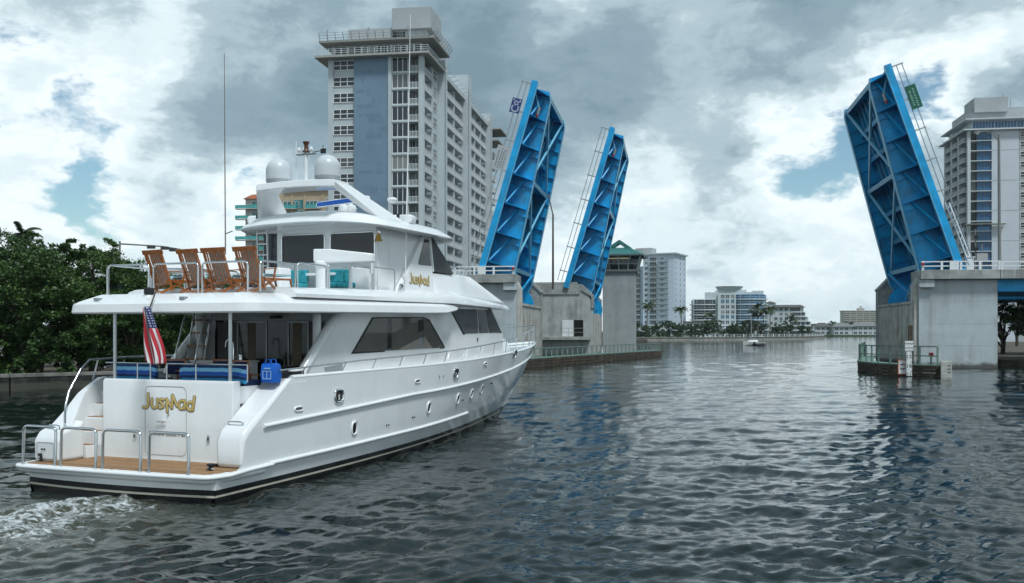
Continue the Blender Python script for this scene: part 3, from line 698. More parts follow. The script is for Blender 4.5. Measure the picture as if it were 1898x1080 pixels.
# notices on the right fender
def fender_signs():
    p = W(1686, 695, 78.2); p.z = 0
    t = thing('clearance_gauge', 'white clearance gauge board with black numbers on the right fender', 'sign', p, radians(-14))
    MB().box(-.05, .28, .30, .62, -1, 4.1).build('post', TIMB, t)
    MB().box(-.2, .2, .2, .28, .02, 2.0).build('gauge_board', SIGNW, t)
    MB().box(-.32, .32, .18, .26, 2.06, 2.85).build('title_board', SIGNW, t)
    for txt, z, s_ in (('MINIMUM', 2.62, .155), ('CLEARANCE', 2.28, .115)): link('lettering', text_mesh(txt, s_, BLK), t, (0, .172, z), (radians(90), 0, 0))
    for txt, z in (('17', 1.55), ('19', .80), ('21', .12)):
        link('lettering', text_mesh(txt, .42, BLK), t, (-.03, .192, z), (radians(90), 0, 0))
    for k in range(5): MB().box(.12, .2, .19, .198, .35 + k * .38, .39 + k * .38).build('tick_mark', BLK, t)
    b = thing('warning_board', 'white warning board with orange border low on the right fender', 'sign', W(1673, 690, 78.9) * 1.0, radians(-10))
    b.location.z = 0
    OR = mat('marker_orange', (.55, .12, .03), rough=.5)
    MB().box(-.36, .36, .0, .05, .12, 1.32).build('board', OR, b); MB().box(-.30, .30, -.012, -.002, .19, 1.25).build('face', SIGNW, b)
    for z, w in ((.86, .22), (.52, .2)):
        for k in range(5): MB().box(-w + k * w * .42, -w + k * w * .42 + .055, -.02, -.0125, z, z + .12).build('lettering', BLK, b)
    for a, c in (((-.0, 1.0), (.2, .74)), ((.2, .74), (0, .42)), ((0, .42), (-.2, .74)), ((-.2, .74), (0, 1.0))):
        MB().beam((a[0], -.016, a[1]), (c[0], -.016, c[1]), .006, .03, (0, 0, 1)).build('diamond_mark', OR, b)
    h = thing('white_box', 'weathered white box marker at the tip of the right fender', 'marker', (34.35, 76.9, 0), radians(-20))
    MB().box(-.35, .45, 0, .7, -.6, 1.25).build('box', mat('old_white', (.48, .48, .44), rough=.8, var=.3, vscale=3, streak=((.2, .15, .1), .5, 3)), h, bevel=.03)
    for k in range(3): MB().box(.12, .36, -.012, -.002, .35 + k * .25, .42 + k * .25).build('stripe_mark', mat('mark_navy', (.03, .05, .10), rough=.6), h)
    l = thing('red_marker_light', 'small red marker light on the right fender railing', 'light', (33.75, 78.2, .9))
    MB().box(-.06, .06, -.06, .06, 0, 1.0).build('post', GRNF, l); MB().box(-.14, .14, -.14, .14, .72, 1.0).build('lens_box', RED, l)
    MB().box(-.03,.03,-.16,-.142,.75,.97).build('visor', BLK, l)
fender_signs()

# lamp posts and traffic gear
DPOLE = mat('dark_pole', (.10, .085, .07), rough=.6, var=.2, vscale=2)
GPOLE = mat('grey_pole', (.19, .19, .185), rough=.6, var=.15, vscale=2)
def lamps():
    b = W(1025, 530, 116); t = thing('street_lamp', 'thin dark lamp post between the two left bridge leaves', 'street lamp', (b.x, b.y, 8.6))
    k = 116 / F_PX
    MB().tube([(0, 0, 0), (0, 0, (530-395) * k + .3)], [.14, .10], 8).build('pole', DPOLE, t, smooth=40)
    MB().tube([(0, 0, (530-395) * k + .2), (-.25, 0, (530-375) * k), (-.5, 0, (530-360) * k)], .07, 8).build('arm', DPOLE, t, smooth=40)
    MB().lathe([(.02, -.16), (.10, -.1), (.12, .06), (.05, .14)], (-.52, 0, (530-358) * k), 10).build('lamp_head', mat('lamp_rust', (.30, .12, .05), rough=.6), t, smooth=50)
    # right: tall mast with cobra head
    d = 108; b = W(1853, 500, d); z0 = ZW + .4; t = thing('street_lamp', 'tall grey street lamp with curved arm in front of the right tower', 'street lamp', (b.x, b.y, z0))
    zt = HC + (612 - 250) / F_PX * d - z0; e = d / F_PX
    MB().tube([(0, 0, 0), (-.1, 0, zt)], [.19, .13], 10).build('pole', GPOLE, t, smooth=40)
    MB().tube([(-.1, 0, zt - .7), (-.75, 0, zt + .1), (-1.6, 0, zt + .42), (-2.15, 0, zt + .36)], .055, 8).build('arm', GPOLE, t, smooth=40)
    MB().tube([(-.1, 0, zt - .1), (-.8, 0, zt + .38), (-1.6, 0, zt + .5)], .04, 8).build('arm_stay', GPOLE, t, smooth=40)
    MB().loft([[(-2.0, -.1, zt+.36), (-2.0, .1, zt+.36), (-2.0, .1, zt+.44), (-2.0, -.1, zt+.44)], [(-2.4, -.2, zt+.22), (-2.4, .2, zt+.22), (-2.4, .17, zt+.44), (-2.4, -.17, zt+.44)], [(-2.85, -.16, zt+.16), (-2.85, .16, zt+.16), (-2.85, .12, zt+.34), (-2.85, -.12, zt+.34)]], closed=True, cap=True).build('lamp_head', GPOLE, t, smooth=60)
    MB().lathe([(.02, -.2), (.16, -.12), (.19, .0), (.1, .03)], (-2.5, 0, zt + .22), 12).build('lens', mat('lamp_lens', (.6, .62, .6), rough=.2), t, smooth=60)
    # road sign seen from behind
    d = 106; b = W(1820, 500, d); t = thing('road_sign', 'grey back of a rectangular road sign on the right span', 'road sign', (b.x, b.y, z0))
    MB().box(-.05, .05, -.05, .05, 0, 4.0).build('post', GPOLE, t); MB().box(-.6, .6, -.1, -.06, 2.2, 3.0).build('plate', mat('sign_back', (.33, .34, .34), rough=.5, var=.1), t)
    # lowered barrier gate at the right pier end
    d = 97; b = W(1797, 500, d); t = thing('barrier_gate', 'white crossing gate machine with lattice arm beside the right leaf', 'barrier', (b.x, b.y, ZW + .9), BA)
    MB().box(-.35, .35, -.3, .3, 0, 1.35).build('housing', WHITE, t, bevel=.03)
    MB().box(-.42, .42, -.36, .36, 1.352, 1.45).build('housing_lid', WHITE, t)
    for dx in (0, .35):
        MB().beam((-.2 + dx, -.1, 1.2), (-2.3 + dx, -.1, 6.9), .08, .12).build('gate_arm', WHITE, t)
    for k in range(9):
        f0, f1 = k / 9, (k + .7) / 9
        MB().beam((lerp(-.2, -2.3, f0), -.1, lerp(1.2, 6.9, f0)), (lerp(.15, -1.95, f1), -.1, lerp(1.2, 6.9, f1)), .04, .05).build('lattice', WHITE, t)
    MB().beam((.5, -.2, 0), (.5, -.2, 4.2), .1, .1, (1, 0, 0)).build('signal_post', GPOLE, t)
    for z in (2.2, 3.4): MB().lathe([(.0, 0), (.2, .02), (.22, .2), (.0, .22)], (0, 0, 0), 12).xf(Matrix.Translation((.5, -.3, z)) @ Matrix.Rotation(radians(90), 4, 'X')).build('signal_lamp', BLK, t)
    # traffic signal arm over the trees
    d = 114; b = W(222, 450, d); t = thing('traffic_signal', 'dark traffic signal mast arm above the trees, left of the deck chairs', 'traffic signal', (b.x, b.y, 4.0))
    zt = b.z - 4; e = d / F_PX
    MB().tube([(0, 0, 0), (0, 0, zt + .2)], .13, 8).build('pole', GPOLE, t, smooth=40)
    MB().tube([(0, 0, zt - .1), (5, 0, zt - .4), (10.9, 0, zt - 1.35)], [.10, .08, .05], 8).build('mast_arm', GPOLE, t, smooth=40)
    for x, z in ((3.7, -.42), (5.3, -.55), (6.3, -.75)): MB().box(x - .45, x + .45, -.2, .12, zt + z - .25, zt + z + .12).build('signal_head', mat('signal_black', (.04, .04, .04), rough=.5), t)
lamps()
# ------------------------------------------------------------------ the motor yacht
YB = thing('motor_yacht', 'white three deck motor yacht heading for the open bridge', 'yacht', YO, -YAW)
CREAM = mat('blind_cream', (.30, .27, .235), rough=.7, var=.12, vscale=1.5)
SCREEN = mat('mesh_screen', (.055, .058, .062), rough=.55, var=.2, vscale=3)
GREYP = mat('grey_panel', (.36, .40, .42), rough=.4, var=.06)
CHROME = mat('chrome', (.7, .71, .72), rough=.08, metal=1.0)
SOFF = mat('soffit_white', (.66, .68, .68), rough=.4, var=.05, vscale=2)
PERF = mat('perforated_blind', (.12, .115, .11), rough=.6, var=.15, vscale=30)

# hull levels: (z aft, z mid, z bow), half breadth, bow end y, shape powers
LV = [((-.7, -.7, -.6), 2.30, 20.6, 2.2, 1.25), ((.0, .0, .02), 2.66, 21.95, 2.4, 1.2), ((.27, .29, .42), 2.70, 22.6, 2.5, 1.15), ((.60, .68, 1.15), 2.76, 23.75, 2.7, 1.1), ((.95, 1.1, 1.75), 2.77, 24.75, 2.8, 1.05), ((1.45, 1.78, 2.60), 2.78, 25.75, 3.0, .95), ((2.54, 2.60, 3.12), 2.75, 26.25, 3.2, .85)]
def hull_pt(l, s):
    """l: level index (float), s: 0 stern .. 1 stem -> (half breadth, y, z)"""
    i = min(int(l), len(LV) - 2); f = l - i
    def one(L):
        (za, zm, zb), B, ye, p, q = L
        y = s * ye; b = B * max(0.0, 1 - s ** p) ** q
        z = za + (zm - za) * min(s / .35, 1) + (zb - zm) * max(0, (s - .35) / .65) ** 1.6
        return Vector((b, y, z))
    return one(LV[i]).lerp(one(LV[i + 1]), f)
SS = [1 - (1 - i / 60) ** 1.25 for i in range(61)]
def y_aft(z): return interp(z, [.55, .62, 1.25, 1.5, 2.55], [.05, .8, .92, 1.2, 2.7])
def side_strip(l0, l1, n, m, name, off=0.0, side=1, parent=YB, cut=False, smooth=40):
    rings = []
    for s in SS:
        row = []
        for k in range(n + 1):
            p = hull_pt(lerp(l0, l1, k / n), s)
            if cut:
                ya = y_aft(p.z)
                if p.y < ya:            # trim the topsides to the sloping quarter
                    p = Vector((p.x, ya, p.z))
            row.append((side * (p.x + off), p.y, p.z))
        rings.append(row)
    return MB().loft(rings).build(name, m, parent, smooth=smooth, weld=True)
def zhull(y, l):
    lo, hi = 0.0, 1.0
    for _ in range(40):
        mid = (lo + hi) / 2
        if hull_pt(l, mid).y < y: lo = mid
        else: hi = mid
    return hull_pt(l, lo)
def hull_frame(y, z):
    """point on the starboard side at y,z with outward normal"""
    def P(y_, z_):
        a, b = 0.0, 6.0
        for _ in range(40):
            m_ = (a + b) / 2
            if zhull(y_, m_).z < z_: a = m_
            else: b = m_
        return zhull(y_, a)
    p = P(y, z); ty = (P(y + .1, z) - P(y - .1, z)).normalized(); tz = (P(y, z + .06) - P(y, z - .06)).normalized()
    n = ty.cross(tz).normalized()
    if n.x < 0: n = -n
    return p, ty, tz, n
for sd in (1, -1):
    side_strip(0, 2, 4, BLACK, 'boot_top', side=sd)
    side_strip(2, 3, 2, HULLW, 'hull_side', side=sd)
    side_strip(3, 5, 6, HULLW, 'hull_side', side=sd, cut=True)
    side_strip(5, 6, 5, HULLW, 'hull_side', side=sd, cut=True)
    # painted stripe just above the water, slightly proud
    rings = []
    for s in SS[:58]:
        a, b = hull_pt(1.38, s), hull_pt(1.56, s); rings.append([(sd * (a.x + .006), a.y, a.z), (sd * (b.x + .006), b.y, b.z)])
    MB().loft(rings).build('boot_stripe', STRIPE, YB)
    for lv, s0, s1, r in ((3.02, .075, .60, .052), (5.0, .06, .995, .05)):
        pts = []
        for i in range(70):
            p = hull_pt(lv, lerp(s0, s1, i / 69)); pts.append((sd * (p.x + .015), p.y, p.z))
        MB().tube(pts, r, 10).build('rub_rail', GEL, YB, smooth=60)
    # sheer cap and deck edge
    pts = [(sd * (hull_pt(6, s).x - .05), hull_pt(6, s).y, hull_pt(6, s).z + .01) for s in [lerp(.105, .998, i / 60) for i in range(61)]]
    MB().tube(pts, .06, 8).build('cap_rail', GEL, YB, smooth=60)
# stern below the platform: flat transom
st = []
for l in (0, 1, 2, 3):
    p = hull_pt(l, 0); st.append((p.x, p.z))
def stern_panel(l0, l1, m, name, yoff=0.0, sag=.22):
    a, b = hull_pt(l0, 0), hull_pt(l1, 0); n = 16
    rings = []
    for i in range(n + 1):
        t = -1 + 2 * i / n; yy = -sag * (1 - t * t) + yoff
        rings.append([(t * a.x, yy, a.z), (t * b.x, yy, b.z)])
    return MB().loft(rings).build(name, m, YB, smooth=60)
stern_panel(0, 2, BLACK, 'stern_boot'); stern_panel(2, 3, HULLW, 'stern_panel'); stern_panel(1.38, 1.56, STRIPE, 'stern_stripe', -.006)
# deck plane over the hull
def deck_sheet(name, m, lv, dz, s0, s1, inset):
    rings = []
    for i in range(50):
        p = hull_pt(lv, lerp(s0, s1, i / 49)); h = max(p.x - inset, .01); rings.append([(-h, p.y, p.z + dz), (0, p.y, p.z + dz + .03), (h, p.y, p.z + dz)])
    return MB().loft(rings).build(name, m, YB, smooth=50)
deck_sheet('fore_deck', GEL, 6, -.06, .22, .995, .04)
MB().box(-1.94, 1.94, 1.8, 6.2, 1.85, 1.97).build('aft_deck', TEAK, YB)
# swim platform: white body with rounded rim and teak planks
def plat_edge(t, inset=0.0):
    """t -1..1 across; aft edge with rounded corners"""
    x = t * (2.82 - inset); a = abs(t)
    y = -.34 + inset + (.14 if t > 0 else .02) * a * a + (max(0, a - .90) / .10) ** 2.4 * (.10 if t < 0 else .5)
    return x, y
def plat_ring(inset, z): return [(*plat_edge(t, inset), z) for t in [-1 + 2 * i / 40 for i in range(41)]] + [(2.80 - inset, 1.6, z), (-2.80 + inset, 1.6, z)]
MB().loft([plat_ring(.10, .40), plat_ring(.02, .44), plat_ring(0, .52), plat_ring(.02, .585), plat_ring(.09, .60)], closed=True, cap=True).build('swim_platform', GEL, YB, smooth=50)
MB().tube([(-2.79, 1.9, .60)] + [(x * 1.004, y - .006, .555) for x, y in [plat_edge(-1 + 2 * i / 60) for i in range(61)]] + [(2.79, 1.0, .58), (2.785, 1.9, .60)], .05, 10).build('platform_rim', GEL, YB, smooth=60)
TK = [mat('teak_plank_%d' % i, c, rough=.65, var=.22, vscale=6, bump=.15, bscale=50) for i, c in enumerate(((.30, .165, .075), (.26, .14, .062), (.335, .19, .09)))]
prr = random.Random(5)
yk = -.22
while yk < 1.44:
    y1 = min(yk + .078, 1.47)
    # clip the plank to the platform outline
    xs = [t for t in [-1 + 2 * i / 80 for i in range(81)] if plat_edge(t, .13)[1] <= yk + .01]
    if xs: MB().box(plat_edge(xs[0], .14)[0], plat_edge(xs[-1], .14)[0], yk, y1 - .006, .598, .612).build('teak_plank', TK[prr.randrange(3)], YB)
    yk += .078
# transom bulkhead with door
TY = 1.5
MB().prism([(TY, .56), (TY, 2.44), (TY + .04, 2.52), (TY + .3, 2.52), (TY + .3, .56)], 'x', -1.96, 1.96).build('transom', HULLW, YB, bevel=.03)
def rrect(x0, x1, z0, z1, r, n=5):
    out = []
    for cx_, cz_, a0 in ((x1 - r, z1 - r, 0), (x0 + r, z1 - r, 90), (x0 + r, z0 + r, 180), (x1 - r, z0 + r, 270)):
        for i in range(n + 1): a = radians(a0 + 90 * i / n); out.append((cx_ + r * cos(a), cz_ + r * sin(a)))
    return out
SEAM = mat('seam_grey', (.22, .24, .25), rough=.6)
MB().tube([(x, TY - .001, z) for x, z in rrect(-.62, .62, .72, 2.36, .14)], .0065, 4, closed=True).build('transom_door_seam', SEAM, YB)
hd = MB().tube([(-.22, TY - .045, 1.52), (.05, TY - .045, 1.52)], .018, 8).build('door_handle', CHROME, YB, smooth=40)
MB().tube([(-.08, TY - .04, 1.52), (-.08, TY, 1.52)], .02, 8).build('handle_stem', CHROME, hd)
MB().lathe([(0, 0), (.035, .005), (.02, .03), (0, .03)], (0, 0, 0), 12).xf(Matrix.Translation((.09, TY - .002, 1.70)) @ Matrix.Rotation(radians(90), 4, 'X')).build('door_lock', CHROME, YB, smooth=40)
for x, z in ((-.93, 1.15), (1.28, 1.17)):
    b_ = MB().prism(rrect(x - .035, x + .035, z - .09, z + .09, .015, 2), 'y', TY - .03, TY - .001).build('hinge_plate', CHROME, YB); MB().box(x - .02, x + .02, TY - .034, TY - .0305, z - .05, z + .03).build('hinge_slot', BLK, b_)
# quarter wing, starboard; stair box and bulwark, port
MB().prism([(.88, .605), (.86, 1.22), (1.0, 1.45), (2.62, 2.545), (3.4, 2.56), (3.4, .605)], 'x', 1.965, 2.755).build('quarter_wing', HULLW, YB, bevel=.12, segs=5)
MB().tube([(2.12, 1.18, 1.52), (2.12, 1.14, 1.62), (2.2, 1.13, 1.635), (2.45, 1.13, 1.635), (2.52, 1.14, 1.62), (2.52, 1.18, 1.52)], .018, 8).build('grab_rail', STEEL, YB, smooth=50)
MB().prism([(.18, .605), (.16, 1.10), (.32, 1.32), (.75, 1.44), (.98, 1.55), (.98, .605)], 'x', -2.77, -1.99).build('stair_locker', HULLW, YB, bevel=.09, segs=5)
MB().tube([(x, .162, z) for x, z in rrect(-2.64, -2.12, .68, 1.06, .03, 2)], .006, 4, closed=True).build('locker_door_seam', SEAM, YB)
for x, z, r in ((-2.48, .9, .022), (-2.4, .9, .022)): MB().tube([(x, .145, z), (x, .17, z)], r, 10).build('shore_socket', BLK, YB)
MB().box(-2.58, -2.48, .13, .16, .74, .80).build('shore_inlet', BLK, YB)
MB().tube([(-2.2, .42, 1.34), (-2.2, .40, 1.44), (-2.3, .40, 1.45), (-2.5, .40, 1.45), (-2.58, .42, 1.36)], .018, 8).build('grab_rail', STEEL, YB, smooth=50)
bw = []
for i in range(15):
    t = i / 14; y = lerp(.62, 3.6, t); zt = interp(y, [.62, 1.0, 1.5, 2.1, 3.6], [1.38, 1.68, 2.16, 2.5, 2.56])
    xi = -2.02 - .56 * min(1, (t / .35)) ** .8
    bw.append([(-2.77, y, .605), (-2.77, y, zt - .06), (-2.74, y, zt), (xi - .03, y, zt), (xi, y, zt - .06), (xi, y, .605)])
MB().loft(bw, closed=True, cap=True).build('stair_bulwark', HULLW, YB, smooth=50)
for i in range(5):
    y0 = 1.0 + i * .27; z1 = .60 + .315 * (i + 1)
    s_ = MB().box(-2.6, -1.965, y0, 3.0 + .001 * i, .6, z1).build('stair_step', GEL, YB, bevel=.02)
    MB().box(-2.54, -1.97, y0 + .03, y0 + .25, z1 + .002, z1 + .014).build('tread', TEAK, s_)
MB().box(-2.0, -1.962, TY + .3, 3.2, .6, 2.5).build('stair_wall', HULLW, YB)
for i in range(4):                                                   # four hoops on the platform
    xc = (-2.15, -.96, .30, 1.62)[i]; w = (.50, .52, .54, .54)[i]
    pts = [(xc - w, -.22, .6)] + [(xc - w + .12 - .12 * cos(radians(a)), -.20, 1.36 + .12 * sin(radians(a))) for a in (0, 30, 60, 90)] + [(xc + w - .12 + .12 * sin(radians(a)), -.20, 1.36 + .12 * cos(radians(a))) for a in (0, 30, 60, 90)] + [(xc + w, -.22, .6)]
    MB().tube(pts, .034, 10).build('platform_hoop', STEEL, YB, smooth=50)
cl = MB().lathe([(.06, 0), (.05, .1), (.09, .12), (.09, .15), (0, .16)], (2.2, .45, .61), 12).build('mooring_cleat', BLK, YB, smooth=40)
MB().tube([(2.1, .5, .66), (2.3, .4, .66)], .03, 8).build('cleat_horn', CHROME, cl)
MB().tube([(2.2, .45, .68), (2.05, .55, .66), (1.85, .8, .64), (1.9, 1.1, .64), (2.1, 1.2, .7), (2.2, .95, .75)], .03, 8).build('mooring_line', RUBBER, YB, smooth=50)
MB().tube([(-2.5, .15, .6), (-2.5, .15, .74)], .03, 8).build('stern_bollard', BLK, YB)

# --- lettering: soft rounded strokes, gold over a dark outline
GOLD = mat('gold_letter', (.60, .44, .16), rough=.35, var=.12, vscale=6)
GOLDR = mat('letter_outline', (.055, .045, .03), rough=.5)
def bez(*p, n=10):
    out = []
    for i in range(n + 1):
        t = i / n; q = [Vector((*a, 0)) for a in p]
        while len(q) > 1: q = [a.lerp(b, t) for a, b in zip(q, q[1:])]
        out.append((q[0].x, q[0].y))
    return out
STROKES = {   # the word in a box 0..9.2 wide
    'J': [bez((1.05, 2.35), (1.05, 1.6), (1.1, .8), n=4) + bez((1.1, .8), (1.05, -.05), (.2, .2), n=8)],
    'u': [[(1.75, 1.55), (1.7, .8)] + bez((1.7, .8), (1.75, .0), (2.35, .05), (2.65, .35), n=8) + [(2.75, .9), (2.7, 1.55)]],
    's': [bez((3.75, 1.45), (3.2, 1.75), (2.95, 1.25), (3.4, .95), n=8) + bez((3.4, .95), (4.0, .7), (3.85, .05), (3.05, .2), n=8)],
    'M': [[(4.45, -.35), (4.3, 1.6)], [(4.3, 1.6), (5.25, .2)], [(5.25, .2), (5.35, 2.2)], [(5.35, 2.2), (6.15, .55)]],
    'a': [bez((7.35, 1.35), (6.4, 1.75), (6.1, .2), (6.95, .12), n=12) + bez((6.95, .12), (7.35, .15), (7.4, .7), n=5), [(7.5, 1.45), (7.45, .15)]],
    'd': [bez((8.75, 1.15), (7.85, 1.55), (7.6, .05), (8.45, -.05), n=12) + bez((8.45, -.05), (8.8, .0), (8.85, .6), n=5), [(9.15, 2.05), (8.85, -.05)]],
}
def word(parent, origin, ux, uz, un, sx, sz, name='boat_name', fat=1.0):
    """strokes as flattened tubes standing off the surface along un"""
    origin, ux, uz, un = Vector(origin), Vector(ux), Vector(uz), Vector(un)
    for r, flat, m, nm, lift in ((.33 * fat, .10, GOLDR, 'letter_outline', .0), (.235 * fat, .26, GOLD, 'letter', .004)):
        for ch, sts in STROKES.items():
            mb = MB()
            for st_ in sts:
                # thicken with a capped tube, rounded ends
                p = [Vector((x, y, 0)) for x, y in st_]
                d0 = (p[0] - p[1]).normalized(); d1 = (p[-1] - p[-2]).normalized()
                pts = [p[0] + d0 * r * .85, p[0] + d0 * r * .5] + p + [p[-1] + d1 * r * .5, p[-1] + d1 * r * .85]
                R = [r * .35, r * .8] + [r] * len(p) + [r * .8, r * .35]
                t_ = MB().tube(pts, R, 10); mb.add(t_.v, t_.f)
            mb.v = [tuple(origin + ux * (x - 4.65) * sx + uz * (y - 1.0) * sz + un * (z * sx * flat + lift)) for x, y, z in mb.v]
            mb.build(nm, m, parent, smooth=60)
word(YB, (.09, TY - .004, 1.97), (1, 0, 0), (0, 0, 1), (0, -1, 0), .172, .155, 'boat_name', .86)
link('home_port', text_mesh('ANNAPOLIS, MD', .15, BLK, .003), YB, (.05, TY - .006, 1.23), (radians(90), 0, 0))

# --- main deck house
CABX = ([4, 11, 12, 14, 16, 17, 18.3, 19], [2.22, 2.22, 2.2, 2.10, 1.95, 1.85, 1.70, 1.5])
cabx = lambda y: interp(y, *CABX)
def cab_side(sd):
    rings = []
    ys = [4.0 + i * .25 for i in range(58)]
    for y in ys:
        ztop = min(4.52, 4.52 if y < 16.75 else 4.55 - (y - 16.75) * .64)
        if y < 5.75: ztop = lerp(2.62, 4.2, max(0, (y - 4.0) / 1.75)) 
        zb = 2.3
        rings.append([(sd * cabx(y), y, zb), (sd * cabx(y), y, lerp(zb, ztop, .5)), (sd * cabx(y), y, ztop), (sd * (cabx(y) - .14), y, ztop), (sd * (cabx(y) - .14), y, zb)])
    return MB().loft(rings, closed=True, cap=True).build('house_side', GEL, YB, smooth=50)
for sd in (1, -1):
    cab_side(sd)
    # rounded front pillar of the sloping wing
    MB().tube([(sd * 2.14, 3.98, 2.5), (sd * 2.14, 4.05, 2.68), (sd * 2.14, 5.72, 4.2)], .13, 12).build('wing_edge', GEL, YB, smooth=60)
    MB().tube([(sd * 1.93, 5.0, 2.0), (sd * 1.93, 5.0, 4.12)], .115, 16).build('column', GEL, YB, smooth=50)
    MB().lathe([(.30, 0), (.26, .1), (.14, .28), (.115, .3)], (sd * 1.93, 5.0, 2.62), 16).build('column_foot', GEL, YB, smooth=50)
def side_poly(pts, off, m, name, parent=YB, side=1, thick=.012):
    """panel following the house side; pts in (y,z)"""
    n = len(pts); a = [(side * (cabx(y) + off), y, z) for y, z in pts]; b = [(side * (cabx(y) + off - thick), y, z) for y, z in pts]
    return MB().add(a + b, [tuple(range(n))[::-1], tuple(range(n, 2*n))] + [(i, (i+1) % n, n+(i+1) % n, n+i) for i in range(n)]).build(name, m, parent)
for sd in (1, -1):
    big = [(6.22, 3.05), (7.36, 4.08), (10.55, 4.13), (10.95, 4.05), (12.12, 3.16), (12.06, 3.10)]
    wf = side_poly(big, .008, BLK, 'window_frame', side=sd)
    ins = lambda y: interp(y, [6.25, 7.39], [3.05, 4.05])
    g = side_poly([(6.36, 3.10), (7.42, 4.03), (8.22, 4.045), (8.22, 3.115)], .015, CREAM, 'window_blind', wf, sd)
    side_poly([(8.48, 3.12), (8.48, 4.05), (10.15, 4.075), (10.15, 3.13)], .015, CREAM, 'window_blind', wf, sd)
    side_poly([(10.55, 3.13), (10.55, 4.07), (10.86, 4.02), (11.98, 3.16), (11.6, 3.14)], .015, CREAM, 'window_blind', wf, sd)
    glz = side_poly([(6.34, 3.09), (7.40, 4.05), (10.52, 4.10), (10.9, 4.03), (12.0, 3.17), (11.95, 3.13)], .024, mat('window_gloss', (.03, .035, .04), rough=.03, spec=.9, alpha=.42), 'window_pane', wf, sd)
    fw = side_poly([(12.45, 4.46), (16.62, 4.50), (18.12, 3.60), (13.72, 3.55)], .008, BLK, 'window_frame', side=sd)
    side_poly([(12.62, 4.43), (15.05, 4.455), (15.25, 3.60), (13.80, 3.585)], .016, mat('screen_grey', (.10, .11, .12), rough=.6, var=.15, vscale=3), 'sun_screen', fw, sd)
    side_poly([(15.15, 4.45), (15.95, 4.46), (16.35, 3.61), (15.35, 3.60)], .014, TINT, 'window_pane', fw, sd)
    side_poly([(16.02, 4.46), (16.55, 4.47), (18.02, 3.62), (16.43, 3.61)], .018, SCREEN, 'sun_screen', fw, sd)
    side_poly([(4.98, 2.56), (4.9, 2.73), (5.78, 2.80), (5.78, 2.60)], .012, GREYP, 'locker_panel', side=sd)
    side_poly([(15.1, 3.30), (15.1, 3.44), (15.17, 3.44), (15.17, 3.30)], .03, BLK, 'vent', side=sd)
# raked front of the house and trunk on the foredeck
MB().add([(-1.86, 16.7, 4.55), (1.86, 16.7, 4.55), (1.70, 18.28, 3.56), (-1.70, 18.28, 3.56), (-1.7, 18.3, 2.6), (1.7, 18.3, 2.6)], [(0, 1, 2, 3), (3, 2, 5, 4)]).build('house_front', GEL, YB)
for k in range(3):
    x0 = -1.55 + k * 1.06
    f = MB().add([(x0, 16.85, 4.49), (x0 + .96, 16.85, 4.49), (x0 + .94, 18.15, 3.67), (x0 + .02, 18.15, 3.67)], [(0, 1, 2, 3)]); f.v = [(a, b + .012, c + .012) for a, b, c in f.v]; f.build('windscreen_pane', TINT, YB)
MB().loft([[(-1.62, 18.2, 2.7), (1.62, 18.2, 2.7), (1.55, 18.2, 3.5), (-1.55, 18.2, 3.5)], [(-1.1, 20.6, 2.8), (1.1, 20.6, 2.8), (1.0, 20.4, 3.3), (-1.0, 20.4, 3.3)]], closed=True, cap=True).build('trunk_cabin', GEL, YB, bevel=.05)
# aft bulkhead with sliding doors
AB = 5.45
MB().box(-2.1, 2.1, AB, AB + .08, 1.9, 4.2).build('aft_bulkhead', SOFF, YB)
MB().box(-1.75, 1.88, AB - .02, AB - .001, 2.0, 3.98).build('door_shade_sheet', mat('cabin_dark', (.006, .007, .008), rough=.1, spec=.6), YB)  # black sheet on the bulkhead: the unlit cabin interior put into colour
for (x0, x1, m, nm) in ((-1.66, -.98, PERF, 'shade_panel'), (-.62, -.36, mat('curtain_tan', (.16, .13, .095), rough=.8, var=.2, vscale=8), 'curtain'), (.88, 1.16, MATS['curtain_tan'], 'curtain'), (1.42, 1.84, PERF, 'shade_panel')):
    MB().box(x0, x1, AB - .03, AB - .0205, 2.05 if nm == 'curtain' else 2.45, 3.93).build(nm, m, YB)
for x in (-.95, .02, .74, 1.38): MB().box(x - .02, x + .02, AB - .045, AB - .0305, 2.0, 3.95).build('door_frame', mat('frame_grey', (.30, .31, .32), rough=.4, metal=.5), YB)
MB().box(-.95, .02, AB - .044, AB - .031, 3.90, 3.95).build('door_head', MATS['frame_grey'], YB); MB().box(.76, 1.37, AB - .044, AB - .031, 3.90, 3.95).build('door_head', MATS['frame_grey'], YB)
MB().box(.25, .55, AB - .2, AB - .05, 4.02, 4.1).build('air_vent', BLK, YB)
# stairs ladder on port side up to the boat deck
for x in (-2.0, -1.42): MB().tube([(x, 4.35, 2.0), (x, 4.9, 4.3)], .028, 8).build('ladder_stile', STEEL, YB, smooth=40)
for k in range(6):
    f = (k + .6) / 6.5; MB().box(-2.0, -1.42, lerp(4.35, 4.9, f) - .09, lerp(4.35, 4.9, f) + .09, lerp(2.0, 4.3, f) - .015, lerp(2.0, 4.3, f) + .02).build('ladder_tread', TEAK, YB)
for x in (-2.06, -1.36): MB().tube([(x, 4.62, 4.3), (x, 4.2, 3.1), (x, 4.12, 2.8), (x, 4.2, 2.66), (x, 4.42, 2.6)], .022, 8).build('ladder_handrail', STEEL, YB, smooth=50)

